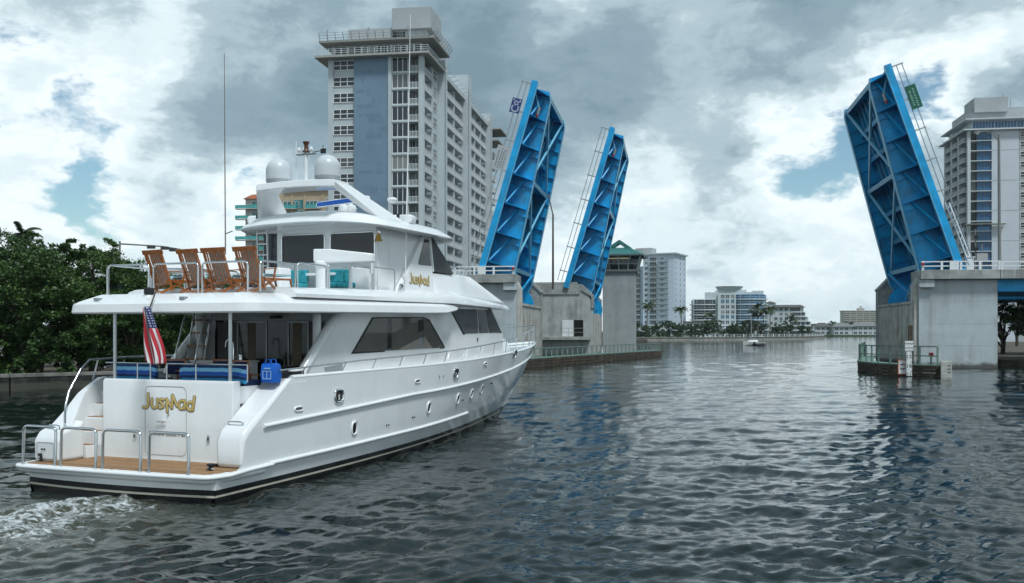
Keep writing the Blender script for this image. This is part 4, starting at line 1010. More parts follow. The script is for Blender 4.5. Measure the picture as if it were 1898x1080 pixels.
# --- boat deck overhang (soffit, fascia, sloping edge)
def plan(aft, fwd, hw_, r, n=8, fh=None, fr=.3):
    """closed outline: rounded aft corners, tapered front"""
    out = []
    for i in range(n + 1): a = radians(180 + 90 * i / n); out.append((-hw_ + r + r * cos(a), aft + r + r * sin(a)))
    for i in range(n + 1): a = radians(270 + 90 * i / n); out.append((hw_ - r + r * cos(a), aft + r + r * sin(a)))
    return out
def ovh_ring(inset, z, zf):
    hw_ = 2.82 - inset; aft = 1.12 + inset; r = .42 - inset * .4; pts = []
    for x, y in plan(aft, 0, hw_, r): pts.append((x, y - .12 * (1 - (x / 2.8) ** 2), z + .012 * (y - 1.2)))
    side_ys = [3.5, 5.5, 7.5, 9.5, 11.0, 12.0, 12.6]
    R = [(hw_ - max(0, y - 11) * .10 - max(0, y - 12) * .3, y, z + .012 * (y - 1.2) + (max(0, y - 10.5) ** 2 * .05 if zf else 0)) for y in side_ys]
    Lf = [(-x, y, zz) for x, y, zz in R[::-1]]
    return pts[:] + R + Lf
rings = [ovh_ring(.12, 4.10, True), ovh_ring(.02, 4.105, True), ovh_ring(0, 4.14, True), ovh_ring(.03, 4.33, False), ovh_ring(.14, 4.40, False), ovh_ring(.52, 4.56, False), ovh_ring(.58, 4.58, False)]
MB().loft(rings, closed=True, cap=True).build('boat_deck_overhang', GEL, YB, smooth=35)
# upper band and brow running forward
BRX = ([3.2, 12, 15, 17, 18.2, 18.8], [2.66, 2.64, 2.42, 2.2, 1.98, 1.55])
def band_ring(inset, z0, zslope):
    R = []
    for y in [3.0, 4.5, 6.5, 8.5, 10.5, 12, 13.5, 15, 16.5, 17.5, 18.2, 18.55, 18.7]:
        w = interp(y, *BRX) - inset
        if y > 18.5: w -= .25 if y < 18.6 else .6
        z = z0 + zslope * interp(y, [3, 12, 18.7], [0, 1, -.25]); R.append((w, y - (inset * .8 if y > 17 else 0), z))
    return R + [(-x, y, z) for x, y, z in R[::-1]]
MB().loft([band_ring(.2, 4.50, .06), band_ring(0, 4.515, .06), band_ring(.0, 4.60, .10), band_ring(.10, 4.70, .18), band_ring(.34, 4.76, .22), band_ring(.55, 4.77, .22)], closed=True, cap=True).build('boat_deck_band', GEL, YB, smooth=35)
# sloping cowl ahead of the upper helm
def cowl_ring(hw_, a, f, z, c): return [(-hw_, a, z), (hw_, a, z), (hw_, f - c, z), (hw_ - c * 1.0, f, z), (-hw_ + c * 1.0, f, z), (-hw_, f - c, z)]
cw = [[(-2.3, 11.3, 4.8), (2.3, 11.3, 4.8), (2.28, 13.2, 4.88), (1.95, 18.0, 4.72), (-1.95, 18.0, 4.72), (-2.28, 13.2, 4.88)],
      [(-2.1, 11.4, 5.58), (2.1, 11.4, 5.58), (2.05, 13.1, 5.62), (1.72, 15.1, 5.66), (-1.72, 15.1, 5.66), (-2.05, 13.1, 5.62)]]
MB().loft(cw, closed=True, cap=True).build('helm_cowl', GEL, YB, bevel=.06, segs=3)
for sd in (1, -1):
    MB().tube([(sd * 2.0, 11.5, 5.86), (sd * 1.95, 13.4, 5.88), (sd * 1.68, 15.0, 5.9), (sd * .9, 15.25, 5.9), (0, 15.3, 5.9)], .022, 8).build('cowl_rail', STEEL, YB, smooth=50)
    for y, x in ((12.6, 1.97), (14.0, 1.86), (14.6, 1.75), (15.0, 1.66)): MB().tube([(sd * x, y - .12, 5.6), (sd * x, y, 5.88)], .016, 6).build('rail_post', STEEL, YB)
# --- upper helm house
UB = 8.0
MB().prism([(-2.06, 4.7), (2.06, 4.7), (1.98, 6.82), (-1.98, 6.82)], 'y', UB, UB + .1).build('upper_bulkhead', GEL, YB)
for sd in (1, -1):
    MB().loft([[(sd * 2.04, UB + .02, 4.7), (sd * 1.96, UB + .02, 6.82)], [(sd * 2.06, UB + 1.2, 4.7), (sd * 1.97, UB + 1.2, 6.82)], [(sd * 2.1, 11.2, 4.7), (sd * 2.0, 11.2, 6.82)]]).build('upper_side', GEL, YB, smooth=40)
    wing = [(8.72, 4.8), (8.95, 4.8), (9.6, 4.8), (11.28, 4.8), (11.28, 6.78), (10.85, 6.78), (10.5, 6.45), (9.55, 5.5)]
    n = len(wing); lean = lambda z: 2.26 - .10 * (z - 4.8)
    A_ = [(sd * lean(z), y, z) for y, z in wing]; B_ = [(sd * (lean(z) - .16), y, z) for y, z in wing]
    MB().add(A_ + B_, [tuple(range(n))[::-1], tuple(range(n, 2*n))] + [(i, (i+1) % n, n+(i+1) % n, n+i) for i in range(n)]).build('side_wing', GEL, YB, bevel=.035, segs=3)
    wp = [(10.30, 5.82), (10.42, 6.0), (10.86, 6.62), (11.2, 6.62), (11.2, 5.78), (10.36, 5.76)]
    n = len(wp); MB().add([(sd * (lean(z) + .006), y, z) for y, z in wp], [tuple(range(n))]).build('side_window', TINT, YB)
    vp = [(11.30, 6.74), (11.30, 5.60), (12.95, 5.60), (12.6, 5.98), (11.6, 6.74)]
    n = len(vp); MB().add([(sd * (lean(z) - .06), y, z) for y, z in vp], [tuple(range(n))]).build('clear_curtain', SCREEN, YB)
    MB().beam((sd * lean(5.6), 11.3, 5.6), (sd * lean(6.74), 11.3, 6.74), .05, .05).build('curtain_post', GEL, YB)
MB().add([(-2.0, 11.62, 6.72), (2.0, 11.62, 6.72), (2.1, 12.95, 5.6), (-2.1, 12.95, 5.6)], [(0, 1, 2, 3)]).build('windscreen', TINT, YB)
def bulk_window(x0, x1, z0, z1):
    f = MB(); pr_ = rrect(x0, x1, z0, z1, .09)
    f.tube([(x, UB - .012, z) for x, z in pr_], .025, 8, closed=True); fo = f.build('window_frame', CHROME, YB, smooth=60)
    n = len(pr_); MB().add([(x, UB - .008, z) for x, z in pr_], [tuple(range(n))]).build('window_pane', TINT, fo)
bulk_window(-1.32, .22, 5.72, 6.60); bulk_window(.42, 2.0 - .06, 5.72, 6.60)
MB().box(-1.98, -1.5, UB - .02, UB - .002, 4.75, 6.66).build('upper_door', mat('door_navy', (.02, .026, .035), rough=.15, spec=.6), YB)
for x in (-1.92, -1.56): MB().beam((x, UB - .32, 4.75), (x, UB - .42, 6.95), .035, .06).build('roof_ladder_stile', mat('ladder_alu', (.6, .61, .62), rough=.35, metal=.7), YB)
for k in range(6): z = 5.0 + k * .33; MB().beam((-1.92, UB - .33 - .045 * (z - 4.75), z), (-1.56, UB - .33 - .045 * (z - 4.75), z), .035, .03).build('ladder_rung', MATS['ladder_alu'], YB)
for x in (-1.92, -1.56): MB().tube([(x, UB - .42, 6.93), (x + .02, UB - .3, 7.02), (x + .12, UB - .1, 6.98)], .018, 6).build('ladder_hook', CHROME, YB)
# hardtop
def top_ring(hw_, aft, fwd, z, camb, e=2.6, n=72):
    out = []
    for i in range(n):
        a = 2 * pi * i / n; c, s_ = cos(a), sin(a)
        ee = 5.5 if s_ < 0 else e
        x = hw_ * math.copysign(abs(c) ** (2 / ee), c); yy = math.copysign(abs(s_) ** (2 / ee), s_)
        y = (aft + fwd) / 2 + yy * (fwd - aft) / 2
        zz = z + camb * (1 - (x / 2.7) ** 2) - .012 * max(0, y - 11.5) ** 2 * 2.2
        out.append((x, y, zz))
    return out
MB().loft([top_ring(2.45, 7.15, 13.5, 6.66, .16), top_ring(2.62, 6.98, 13.75, 6.67, .16), top_ring(2.66, 6.94, 13.8, 6.70, .16), top_ring(2.62, 6.98, 13.72, 6.76, .2), top_ring(2.3, 7.2, 13.3, 6.92, .24), top_ring(1.7, 7.7, 12.4, 7.0, .26), top_ring(.9, 8.6, 11.2, 7.02, .28)], closed=True, cap=True).build('hardtop', GEL, YB, smooth=50)
# radar arch, leaning aft
def arch():
    zb, zt = 7.02, 7.84
    for sd in (1, -1):
        rg = [[(sd * 2.22, 8.0, zb - .1), (sd * 2.22, 9.7, zb - .1), (sd * 2.0, 9.7, zb - .1), (sd * 2.0, 8.0, zb - .1)],
              [(sd * 1.36, 6.75, zt + .1), (sd * 1.36, 7.55, zt + .1), (sd * 1.14, 7.55, zt + .02), (sd * 1.14, 6.75, zt + .02)]]
        MB().loft(rg, closed=True, cap=True).build('arch_leg', GEL, YB, bevel=.04, segs=3)
    rg = [[(x, 6.72, zt - .06 + .05 * (1 - (x / 1.4) ** 2)), (x, 7.58, zt - .06 + .05 * (1 - (x / 1.4) ** 2)), (x, 7.55, zt + .15 + .05 * (1 - (x / 1.4) ** 2)), (x, 6.75, zt + .15 + .05 * (1 - (x / 1.4) ** 2))] for x in (-1.34, -1.0, -.5, 0, .5, 1.0, 1.34)]
    MB().loft(rg, closed=True, cap=True).build('arch_beam', GEL, YB, bevel=.03)
    DOME = mat('dome_white', (.56, .59, .61), rough=.35, var=.04); DB = mat('dome_base', (.34, .37, .40), rough=.4)
    for x in (-.82, .86):
        b_ = MB().lathe([(.30, 0), (.36, .04), (.375, .10), (.375, .14)], (x, 7.15, zt + .17), 28).build('satellite_dome_base', DB, YB, smooth=40)
        R = .375; prof = [(R, 0)] + [(R * 1.0, .26)] + [(R * cos(radians(a)), .26 + R * .98 * sin(radians(a))) for a in range(10, 90, 8)] + [(.01, .26 + R * .985)]
        MB().lathe(prof, (x, 7.15, zt + .312), 32).build('satellite_dome', DOME, YB, smooth=60)
    m_ = MB().tube([(.1, 7.2, zt + .15), (.1, 7.2, zt + 1.02)], .05, 10).build('light_mast', GEL, YB, smooth=40)
    MB().box(-.22, .42, 7.14, 7.26, zt + 1.0, zt + 1.03).build('mast_crossbar', mat('mast_grey', (.2, .2, .2), rough=.5), m_)
    MB().lathe([(.12, 0), (.07, .06), (.06, .2), (.09, .26), (.1, .3), (.0, .3)], (.1, 7.2, zt + 1.08), 14).build('mast_light', mat('lamp_bronze', (.09, .035, .02), rough=.35), m_, smooth=40)
    for x in (-.14, .05, .27): MB().lathe([(.03, 0), (.03, .08), (.065, .1), (.06, .18), (0, .21)], (x, 7.2, zt + 1.03), 12).build('instrument', GEL, m_, smooth=40)
    MB().tube([(.35, 7.2, zt + 1.06), (.68, 7.2, zt + 1.09), (.68, 7.2, zt + 1.25)], .012, 6).build('wind_vane', BLK, m_)
    MB().box(.60, .78, 7.19, 7.21, zt + 1.0, zt + 1.14).build('vane_blade', BLK, m_)
    MB().tube([(-.32, 7.3, zt + .15), (-.32, 7.3, zt + 1.45)], .012, 6).build('antenna', GEL, YB)
    # open array scanner under the arch
    sc = MB().prism(rrect(-.98, .98, -.085, .085, .07), 'y', -.07, .07).xf(Matrix.Translation((.22, 9.0, 7.68)) @ Matrix.Rotation(radians(-4), 4, 'Z') @ Matrix.Rotation(radians(-3), 4, 'Y')).build('radar_scanner', GEL, YB, bevel=.02)
    MB().prism(rrect(-.94, .90, -.065, .065, .05), 'y', -.078, -.0705).xf(Matrix.Translation((.22, 9.0, 7.68)) @ Matrix.Rotation(radians(-4), 4, 'Z') @ Matrix.Rotation(radians(-3), 4, 'Y')).build('scanner_face', mat('scanner_blue', (.015, .10, .42), rough=.35), sc)
    MB().lathe([(.16, 0), (.14, .2), (.1, .33), (.08, .36)], (.22, 9.0, 7.24), 14).build('radar_pedestal', GEL, sc, smooth=40)
    MB().lathe([(0, 0), (.12, .03), (.16, .1), (.14, .16), (0, .2)], (1.62, 9.6, 7.64), 14).build('horn_cover', GEL, YB, smooth=40)
    for x in (.72, .96): MB().lathe([(0, 0), (.16, .01), (.17, .09), (.1, .16), (0, .18)], (0, 0, 0), 8).xf(Matrix.Translation((x, 8.35, 7.33)) @ Matrix.Rotation(radians(90), 4, 'X')).build('searchlight', GEL, YB, smooth=30)
    MB().tube([(.84, 8.3, 7.1), (.84, 8.3, 7.26)], .05, 8).build('searchlight_post', GEL, YB)
    for (x, y) in ((1.95, 9.6), (-2.2, 8.2)):
        r_ = MB().prism(rrect(-.42, .42, 0, .27, .1), 'y', -.2, .2).xf(Matrix.Translation((x, y, 6.98)) @ Matrix.Rotation(radians(8 if x > 0 else 20), 4, 'Z')).build('life_raft', GEL, YB, bevel=.05, segs=3)
        MB().box(x - .04, x + .04, y - .25, y + .22, 6.98, 7.26).build('raft_strap', BLK, r_)
arch()
MB().lathe([(0, .0), (.13, .02), (.12, .04), (.075, .12), (.06, .2), (.02, .24), (.02, .28)], (2.12, UB - .1, 6.28), 20).build('brass_bell', mat('brass', (.62, .36, .09), rough=.22, metal=1.0), YB, smooth=50)
MB().box(2.1, 2.14, UB - .12, UB, 6.55, 6.6).build('bell_bracket', CHROME, YB)
MB().lathe([(0, 0), (.13, .01), (.13, .04), (.1, .06), (0, .05)], (0, 0, 0), 16).xf(Matrix.Translation((2.27, 8.95, 4.98)) @ Matrix.Rotation(radians(90), 4, 'Y')).build('deck_fill', CHROME, YB, smooth=40)
word(YB, (2.225, 10.28, 5.28), (0, 1, 0), (-.1, 0, .995), (1, 0, .1), .145, .135, 'boat_name', .8)
# whip antennas
MB().tube([(-2.72, 7.1, 6.0), (-2.74, 7.1, 8.9), (-2.76, 7.1, 12.1)], [.02, .016, .008], 6).build('whip_antenna', mat('whip_dark', (.16, .13, .11), rough=.5), YB)
MB().tube([(-2.73, 7.1, 6.62), (-2.5, 7.15, 6.70)], .015, 6).build('antenna_bracket', BLK, YB)
MB().tube([(2.28, 9.22, 5.0), (2.36, 9.25, 9.0), (2.42, 9.3, 13.3)], [.022, .018, .008], 6).build('whip_antenna', GEL, YB)
# --- rails
def hoop(p, q, z0, z1, r=.024, n=3):
    """inverted U from p to q (plan points)"""
    p, q = Vector(p), Vector(q); d = (q - p).normalized(); c = .1
    up = [(p.x, p.y, z0), (p.x, p.y, z1 - c)] + [(p.x + d.x * c * (1 - cos(radians(a))), p.y + d.y * c * (1 - cos(radians(a))), z1 - c + c * sin(radians(a))) for a in (30, 60, 90)]
    dn = [(q.x - d.x * c * (1 - sin(radians(a))), q.y - d.y * c * (1 - sin(radians(a))), z1 - c + c * cos(radians(a))) for a in (0, 30, 60)] + [(q.x, q.y, z1 - c), (q.x, q.y, z0)]
    return MB().tube(up + dn, r, 8).build('deck_rail', STEEL, YB, smooth=50)
for x0, x1 in ((-2.15, -.82), (-.68, .68), (.8, 2.12)): hoop((x0, 1.85), (x1, 1.85), 4.56, 5.32)
for sd in (1, -1):
    for y0, y1 in ((2.05, 3.45), (3.55, 4.85), (4.95, 6.0), (6.1, 7.2), (7.3, 8.5)): hoop((sd * 2.32, y0), (sd * 2.32, y1), 4.56 + .025 * y0, 5.28 + .03 * y0)
# boat deck fittings on the aft edge
for x in (-1.9, .72): MB().box(x - .07, x + .07, 1.22, 1.36, 4.42, 4.49).build('deck_light', GALV, YB)
sl = MB().lathe([(.14, 0), (.12, .1), (.09, .14), (0, .14)], (-.55, 1.55, 4.42), 14).build('stern_light_base', GEL, YB, smooth=40)
MB().lathe([(.1, .14), (.1, .3), (.12, .3), (.12, .16), (0, .34)], (-.55, 1.55, 4.42), 14).build('stern_light', BLK, sl, smooth=30)
# posts from transom to soffit, transom rail
for x in (-1.68, 1.80): MB().tube([(x, TY + .12, 2.5), (x, TY + .12, 4.12)], .045, 12).build('roof_post', STEEL if x > 9 else mat('post_satin', (.55, .57, .58), rough=.3, metal=.8), YB, smooth=40)
MB().tube([(-1.95, TY + .1, 2.9), (-.55, TY + .1, 2.9)], .02, 8).build('transom_rail', STEEL, YB, smooth=40)
MB().tube([(-.05, TY + .1, 2.9), (2.3, TY + .1, 2.9)], .02, 8).build('transom_rail', STEEL, YB, smooth=40)
for x in (-.95, -.55, -.05, .82, 2.3): MB().tube([(x, TY + .1, 2.5), (x, TY + .1, 2.9)], .018, 8).build('rail_post', STEEL, YB, smooth=40)
MB().tube([(-2.25, .62, 1.46), (-2.38, .74, 1.58), (-2.56, .92, 1.85), (-2.66, 1.12, 2.2), (-2.68, 1.5, 2.72), (-2.69, 1.8, 2.95), (-2.69, 3.0, 2.99), (-2.69, 6.5, 3.0)], .026, 8).build('stair_handrail', STEEL, YB, smooth=50)
MB().tube([(-2.68, 1.9, 2.45), (-2.69, 2.08, 2.96)], .02, 8).build('rail_post', STEEL, YB)
for sd in (1, -1):
    def rail_pt(y):
        p = zhull(y, 6); h = interp(y, [2.2, 6, 12, 18, 24, 26.2], [.20, .30, .40, .52, .78, .84]); return Vector((sd * max(p.x - .07, 0.0), y, p.z + h))
    ys = [2.3 + i * .4 for i in range(60)]
    pts = [rail_pt(y) for y in ys if y < 26.0] + [rail_pt(26.12)]
    pts[-1].x = 0
    MB().tube(pts, .022, 8).build('side_rail', STEEL, YB, smooth=50)
    ys = [3.1, 5.0, 6.6, 8.2, 9.8, 11.4, 13.0, 14.6, 16.2, 17.8, 19.4, 21.0, 22.4, 23.6, 24.6, 25.4]
    for y in ys:
        p = zhull(y, 6); q = rail_pt(min(y + .28, 26.05)); MB().tube([(sd * max(p.x - .07, .0), y, p.z), q], .016, 6).build('rail_stanchion', STEEL, YB, smooth=40)
        MB().lathe([(.04, 0), (.03, .03), (0, .03)], (sd * max(p.x - .07, .0), y, p.z + .045), 8).build('stanchion_foot', STEEL, YB)
# --- portholes and fairleads
def oval(y, z, a, b, m_in, m_ring, name, ring=.03, sq=2.6, n=24, rect=False):
    p, ty, tz, nn = hull_frame(y, z)
    pts = []
    for i in range(n):
        t = 2 * pi * i / n; c, s_ = cos(t), sin(t)
        pts.append(p + ty * (a * math.copysign(abs(c) ** (2 / sq), c)) + tz * (b * math.copysign(abs(s_) ** (2 / sq), s_)) + nn * .012)
    f = MB().tube(pts, ring, 8, closed=True).build(name, m_ring, YB, smooth=60)
    MB().add([q - nn * .004 for q in pts], [tuple(range(n))]).build('glass', m_in, f)  # glass in portholes; in fairleads and scuppers, hole shade painted as dark fill
    return f, p, ty, tz, nn
for y, z in ((5.55, 1.09), (10.25, 1.29), (12.75, 1.40), (14.15, 1.48), (15.3, 1.57)):
    oval(y, z, .125, .165, mat('port_glass', (.006, .007, .008), rough=.3, spec=.15), GEL, 'porthole', .026)
    p, ty, tz, nn = hull_frame(y, z); fr_ = [p + ty * (.035 + .165 * math.copysign(abs(cos(2*pi*i/24)) ** .7, cos(2*pi*i/24))) + tz * .20 * math.copysign(abs(sin(2*pi*i/24)) ** .7, sin(2*pi*i/24)) + nn * .004 for i in range(24)]; MB().tube(fr_, .014, 6, closed=True).build('porthole_recess', GEL, YB, smooth=60)
for y, z in ((4.75, 2.0), (12.25, 2.27), (19.1, 2.76)):
    f, p, ty, tz, nn = oval(y, z, .20, .16, mat('fairlead_hole_shade', (.03, .025, .02), rough=.5), CHROME, 'fairlead', .04, 3.5)
    MB().tube([p - ty * .02 - tz * .1 + nn * .03, p - ty * .02 + tz * .04 + nn * .03], .025, 8).build('fairlead_post', CHROME, f)
for y, z in ((2.95, 1.80), (9.3, 2.16), (15.2, 2.5)):
    f, p, ty, tz, nn = oval(y, z, .17, .05, mat('scupper_hole_shade', (.12, .13, .13), rough=.5), GEL, 'scupper', .02, 3)
for y, z in ((7.4, 1.0), (9.1, 1.08), (13.2, 1.32), (16.4, 1.72)):
    p, ty, tz, nn = hull_frame(y, z)
    for k in (0, .13): MB().tube([p + ty * k, p + ty * k + nn * .025], .022, 8).build('through_hull', BLK, YB)
for k in (0, .45):
    p, ty, tz, nn = hull_frame(10.9 + k * .7, 2.22); MB().obox(p + nn * .01, (.02, .03, .11), Matrix((nn, ty, tz)).transposed()).build('gate_hinge', GALV, YB)
# tender crane and lockers on the boat deck
cr = MB().loft([[(1.0, 6.2, 5.62), (1.0, 6.62, 5.62), (1.0, 6.62, 5.98), (1.0, 6.2, 5.98)], [(1.5, 6.25, 5.58), (1.5, 6.62, 5.58), (1.5, 6.62, 5.97), (1.5, 6.25, 5.97)], [(2.5, 6.9, 5.62), (2.5, 7.1, 5.62), (2.5, 7.1, 5.86), (2.5, 6.9, 5.86)]], closed=True, cap=True).build('deck_crane', GEL, YB, bevel=.04, segs=3)
MB().tube([(1.2, 6.4, 4.7), (1.2, 6.4, 5.6)], .2, 18).build('crane_post', GEL, cr, smooth=40)
MB().lathe([(.24, 0), (.24, .1), (.2, .14)], (1.2, 6.4, 5.5), 18).build('crane_collar', GEL, cr, smooth=40)
MB().tube([(2.42, 7.0, 5.6), (2.42, 7.0, 5.3)], .05, 10).build('crane_hook', CHROME, cr)
MB().box(1.55, 2.12, 7.25, 7.85, 4.7, 5.5).build('deck_locker', GEL, YB, bevel=.04)
MB().box(.1, .62, 5.2, 5.75, 4.66, 5.42).build('deck_locker', GEL, YB, bevel=.06)
MB().box(-1.1, 1.0, 7.3, 7.4, 5.30, 5.38).build('sofa_shelf', GEL, YB, bevel=.02)
# ------------------------------------------------------------------ things aboard
def YW(x, y, z): return YO + YR * x + YF * y + Vector((0, 0, z))
TEAL = mat('teal_cushion', (.035, .34, .40), rough=.8, var=.35, vscale=7, bump=.3, bscale=14)
PALEC = mat('pale_blue_cushion', (.40, .58, .62), rough=.85, var=.1, vscale=5)
def steamer():
    t = thing('deck_chair', '', 'deck chair', (0, 0, 0), 0, 'teak steamer chairs on the boat deck')
    # local: faces +y, back reclines to -y
    S = lambda v, w: Vector((v[0], v[1], v[2]))
    b0, b1 = Vector((0, -.14, .24)), Vector((0, -.44, 1.0))
    u = (b1 - b0).normalized(); n = Vector((0, -u.z, u.y))
    for x in (-.30, .30): MB().beam(b0 + Vector((x, 0, 0)) - u * .18, b1 + Vector((x, 0, 0)), .045, .05, n).build('back_rail', VARN, t)
    for k in range(6):
        x = -.215 + k * .43 / 5; MB().beam(b0 + Vector((x, 0, 0)) + u * .04, b1 + Vector((x, 0, 0)) - u * .02, .042, .014, n).build('slat', VARN, t)
    MB().beam(b1 + Vector((-.39, 0, 0)) + u * .03, b1 + Vector((.39, 0, 0)) + u * .03, .03, .12, u).build('head_rail', VARN, t, bevel=.012)
    MB().beam(b0 + Vector((-.27, 0, 0)), b0 + Vector((.27, 0, 0)), .03, .05, u).build('back_rung', VARN, t)
    for x in (-.25, .25):
        MB().beam((x, -.25, .30), (x, .95, .34), .04, .05).build('seat_rail', VARN, t)
        MB().beam((x * 1.16, -.42, 0), (x * 1.16, .32, .33), .035, .05).build('leg', VARN, t)
        MB().beam((x * 1.16, .42, 0), (x * 1.16, -.05, .34), .035, .05).build('leg', VARN, t)
        MB().beam((x, 1.0, 0), (x, .90, .33), .035, .045).build('leg', VARN, t)
        MB().beam((x * 1.2, -.30, .52), (x * 1.2, .34, .60), .06, .025).build('arm_rest', VARN, t)
        MB().beam((x * 1.2, .24, .32), (x * 1.2, .30, .59), .035, .04).build('arm_post', VARN, t)
    MB().beam((-.29, -.40, .03), (.29, -.40, .03), .04, .04).build('foot_rung', VARN, t)
    MB().beam((-.29, .40, .03), (.29, .40, .03), .04, .04).build('foot_rung', VARN, t)
    for k in range(11): y = -.05 + k * .09; MB().box(-.23, .23, y, y + .05, .345 , .36).build('seat_slat', VARN, t)
    c = MB()
    prof = []
    for k in range(8):
        f = k / 7; p = b1.lerp(b0, f) - n * .055; prof.append(p)
    prof += [Vector((0, .05, .40)), Vector((0, .5, .41)), Vector((0, .96, .42))]
    rings = [[(-.22, p.y, p.z), (.22, p.y, p.z), (.22, p.y + (.045 if i < 8 else 0), p.z + .05), (-.22, p.y + (.045 if i < 8 else 0), p.z + .05)] for i, p in enumerate(prof)]
    MB().loft(rings, closed=True, cap=True).build('cushion', PALEC, t, smooth=50)
    return t
ch0 = steamer(); first = True
for (x, y, rz, lab) in ((-1.06, 2.75, -10, 'varnished teak steamer chair farthest left of the four'), (-.08, 2.85, -8, 'varnished teak steamer chair second from left of the four'), (.76, 2.75, -3, 'varnished teak steamer chair third from left of the four'), (1.72, 2.75, -6, 'varnished teak steamer chair farthest right of the four')):
    p = YW(x, y, 4.60 + .012 * y)
    if first: ch0.location = p; ch0.rotation_euler = (0, 0, -YAW + radians(rz)); ch0['label'] = lab; first = False
    else: copy_tree(ch0, None, p, -YAW + radians(rz), lab)

def striped_mat():
    m = mat('striped_canvas', (.02, .1, .3), rough=.75)
    N = m.node_tree.nodes; L = m.node_tree.links; b = N['Principled BSDF']
    at = N.new('ShaderNodeAttribute'); at.attribute_name = 'band'
    rp = N.new('ShaderNodeValToRGB'); rp.color_ramp.interpolation = 'CONSTANT'
    st = [(0, (.03, .34, .62)), (.22, (.010, .035, .12)), (.38, (.015, .10, .42)), (.42, (.08, .16, .3)), (.44, (.012, .09, .42)), (.62, (.24, .58, .84)), (.84, (.010, .05, .18))]
    e = rp.color_ramp.elements; e[0].position = 0; e[0].color = st[0][1] + (1,); e[1].position = st[1][0]; e[1].color = st[1][1] + (1,)
    for p, c in st[2:]: k = e.new(p); k.color = c + (1,)
    L.new(at.outputs['Fac'], rp.inputs['Fac']); L.new(rp.outputs[0], b.inputs['Base Color'])
    return m
STRIP = striped_mat()
def settee(label, x0, x1, y0):
    o = YW((x0 + x1) / 2, y0, 1.97); t = thing('settee', label, 'settee', o, -YAW, 'striped settees on the aft deck')
    w = (x1 - x0) / 2; seat = MB().box(-w, w, 0, .75, 0, .42).build('seat_base', GEL, t, bevel=.03)
    MB().box(-w + .02, w - .02, .12, .74, .422, .55).build('seat_cushion', mat('navy_cushion', (.010, .022, .085), rough=.8, var=.2, vscale=6), t, bevel=.04, segs=3)
    n = 18; rings = []
    band = []
    prof = [(.0, .50), (-.035, .56), (-.045, .68), (-.03, .78), (.0, .87), (.06, .90), (.14, .885), (.17, .8), (.17, .5)]
    rr = random.Random(int(x0 * 10))
    for i in range(n + 1):
        x = lerp(-w, w, i / n); endf = min(1, (min(i, n - i)) / 1.5); bulge = .5 + .5 * endf
        wob = .012 * sin(i * 1.7) + rr.uniform(-.006, .006)
        rings.append([(x, .08 + (yy) * bulge + wob * .5, zz - (1 - endf) * .03 + wob * .4) for yy, zz in prof])
        band += [min(1, max(0, (zz - .50) / .40)) for yy, zz in prof]
    mb = MB().loft(rings, closed=True, cap=True); ob = mb.build('back_cushion', STRIP, t, smooth=60)
    # finer vertical resolution so the woven bands stay level
    at = ob.data.attributes.new('band', 'FLOAT', 'POINT'); at.data.foreach_set('value', band)
    return t
settee('striped blue settee left of the flag on the aft deck', -1.93, -.62, TY + .28)
settee('long striped blue settee right of the flag on the aft deck', .12, 2.02, TY + .28)
NAVY = mat('navy_canvas', (.008, .018, .085), rough=.8, var=.2, vscale=5)
def dining_chair():
    t = thing('dining_chair', '', 'chair', (0, 0, 0), 0, 'navy canvas chairs on the aft deck')
    for x in (-.26, .26):
        MB().beam((x, -.22, 0), (x, -.26, .98), .035, .04, (0, 1, 0)).build('rear_leg', VARN, t); MB().beam((x, .24, 0), (x, .22, .64), .035, .04, (0, 1, 0)).build('front_leg', VARN, t)
        MB().beam((x, -.26, .64), (x, .28, .64), .05, .025).build('arm_rest', VARN, t)
    MB().box(-.27, .27, -.2, .24, .42, .46).build('seat', NAVY, t, bevel=.015)
    MB().loft([[(x, -.255 - .03 * (1 - (x / .27) ** 2), .62), (x, -.265 - .03 * (1 - (x / .27) ** 2), .96), (x, -.245 - .03 * (1 - (x / .27) ** 2), .96), (x, -.235 - .03 * (1 - (x / .27) ** 2), .62)] for x in (-.26, -.13, 0, .13, .26)], closed=True, cap=True).build('back_canvas', NAVY, t, smooth=50)
    MB().beam((-.30, -.262, .985), (.30, -.262, .985), .035, .04).build('back_rail', VARN, t)
    return t
dc = dining_chair(); first = True
for (x, y, rz, lab) in ((-.78, 2.95, 8, 'navy canvas chair nearest the flag on the aft deck'), (.42, 3.3, -6, 'navy canvas chair below the tap, centre of the aft deck'), (1.38, 2.9, -14, 'navy canvas chair beside the blue bag on the aft deck')):
    p = YW(x, y, 1.97)
    if first: dc.location = p; dc.rotation_euler = (0, 0, -YAW + radians(rz)); dc['label'] = lab; first = False
    else: copy_tree(dc, None, p, -YAW + radians(rz), lab)
t = thing('deck_table', 'varnished table among navy chairs on the aft deck', 'table', YW(.05, 2.75, 1.97), -YAW)
MB().box(-.55, .55, -.35, .35, .70, .74).build('table_top', VARN, t, bevel=.01); MB().tube([(0, 0, 0), (0, 0, .7)], .06, 12).build('pedestal', STEEL, t, smooth=40); MB().lathe([(.28, 0), (.26, .03), (.06, .05)], (0, 0, 0), 18).build('foot', STEEL, t, smooth=40)
t = thing('wet_bar', 'white wet bar counter with chrome tap in front of the sliding doors', 'bar', YW(-.55, 4.2, 1.97), -YAW)
MB().box(-1.0, .75, 0, .6, 0, .88).build('cabinet', GEL, t, bevel=.03); MB().box(-1.03, .78, -.03, .63, .882, .92).build('counter', WHITE, t, bevel=.01)
MB().tube([(.25, .2, .92), (.25, .2, 1.38), (.20, .2, 1.48), (.10, .2, 1.50), (.02, .2, 1.42), (.0, .2, 1.28)], .022, 8).build('tap', CHROME, t, smooth=50); MB().tube([(.25, .2, 1.0), (.38, .2, 1.04)], .018, 8).build('tap_lever', CHROME, t)
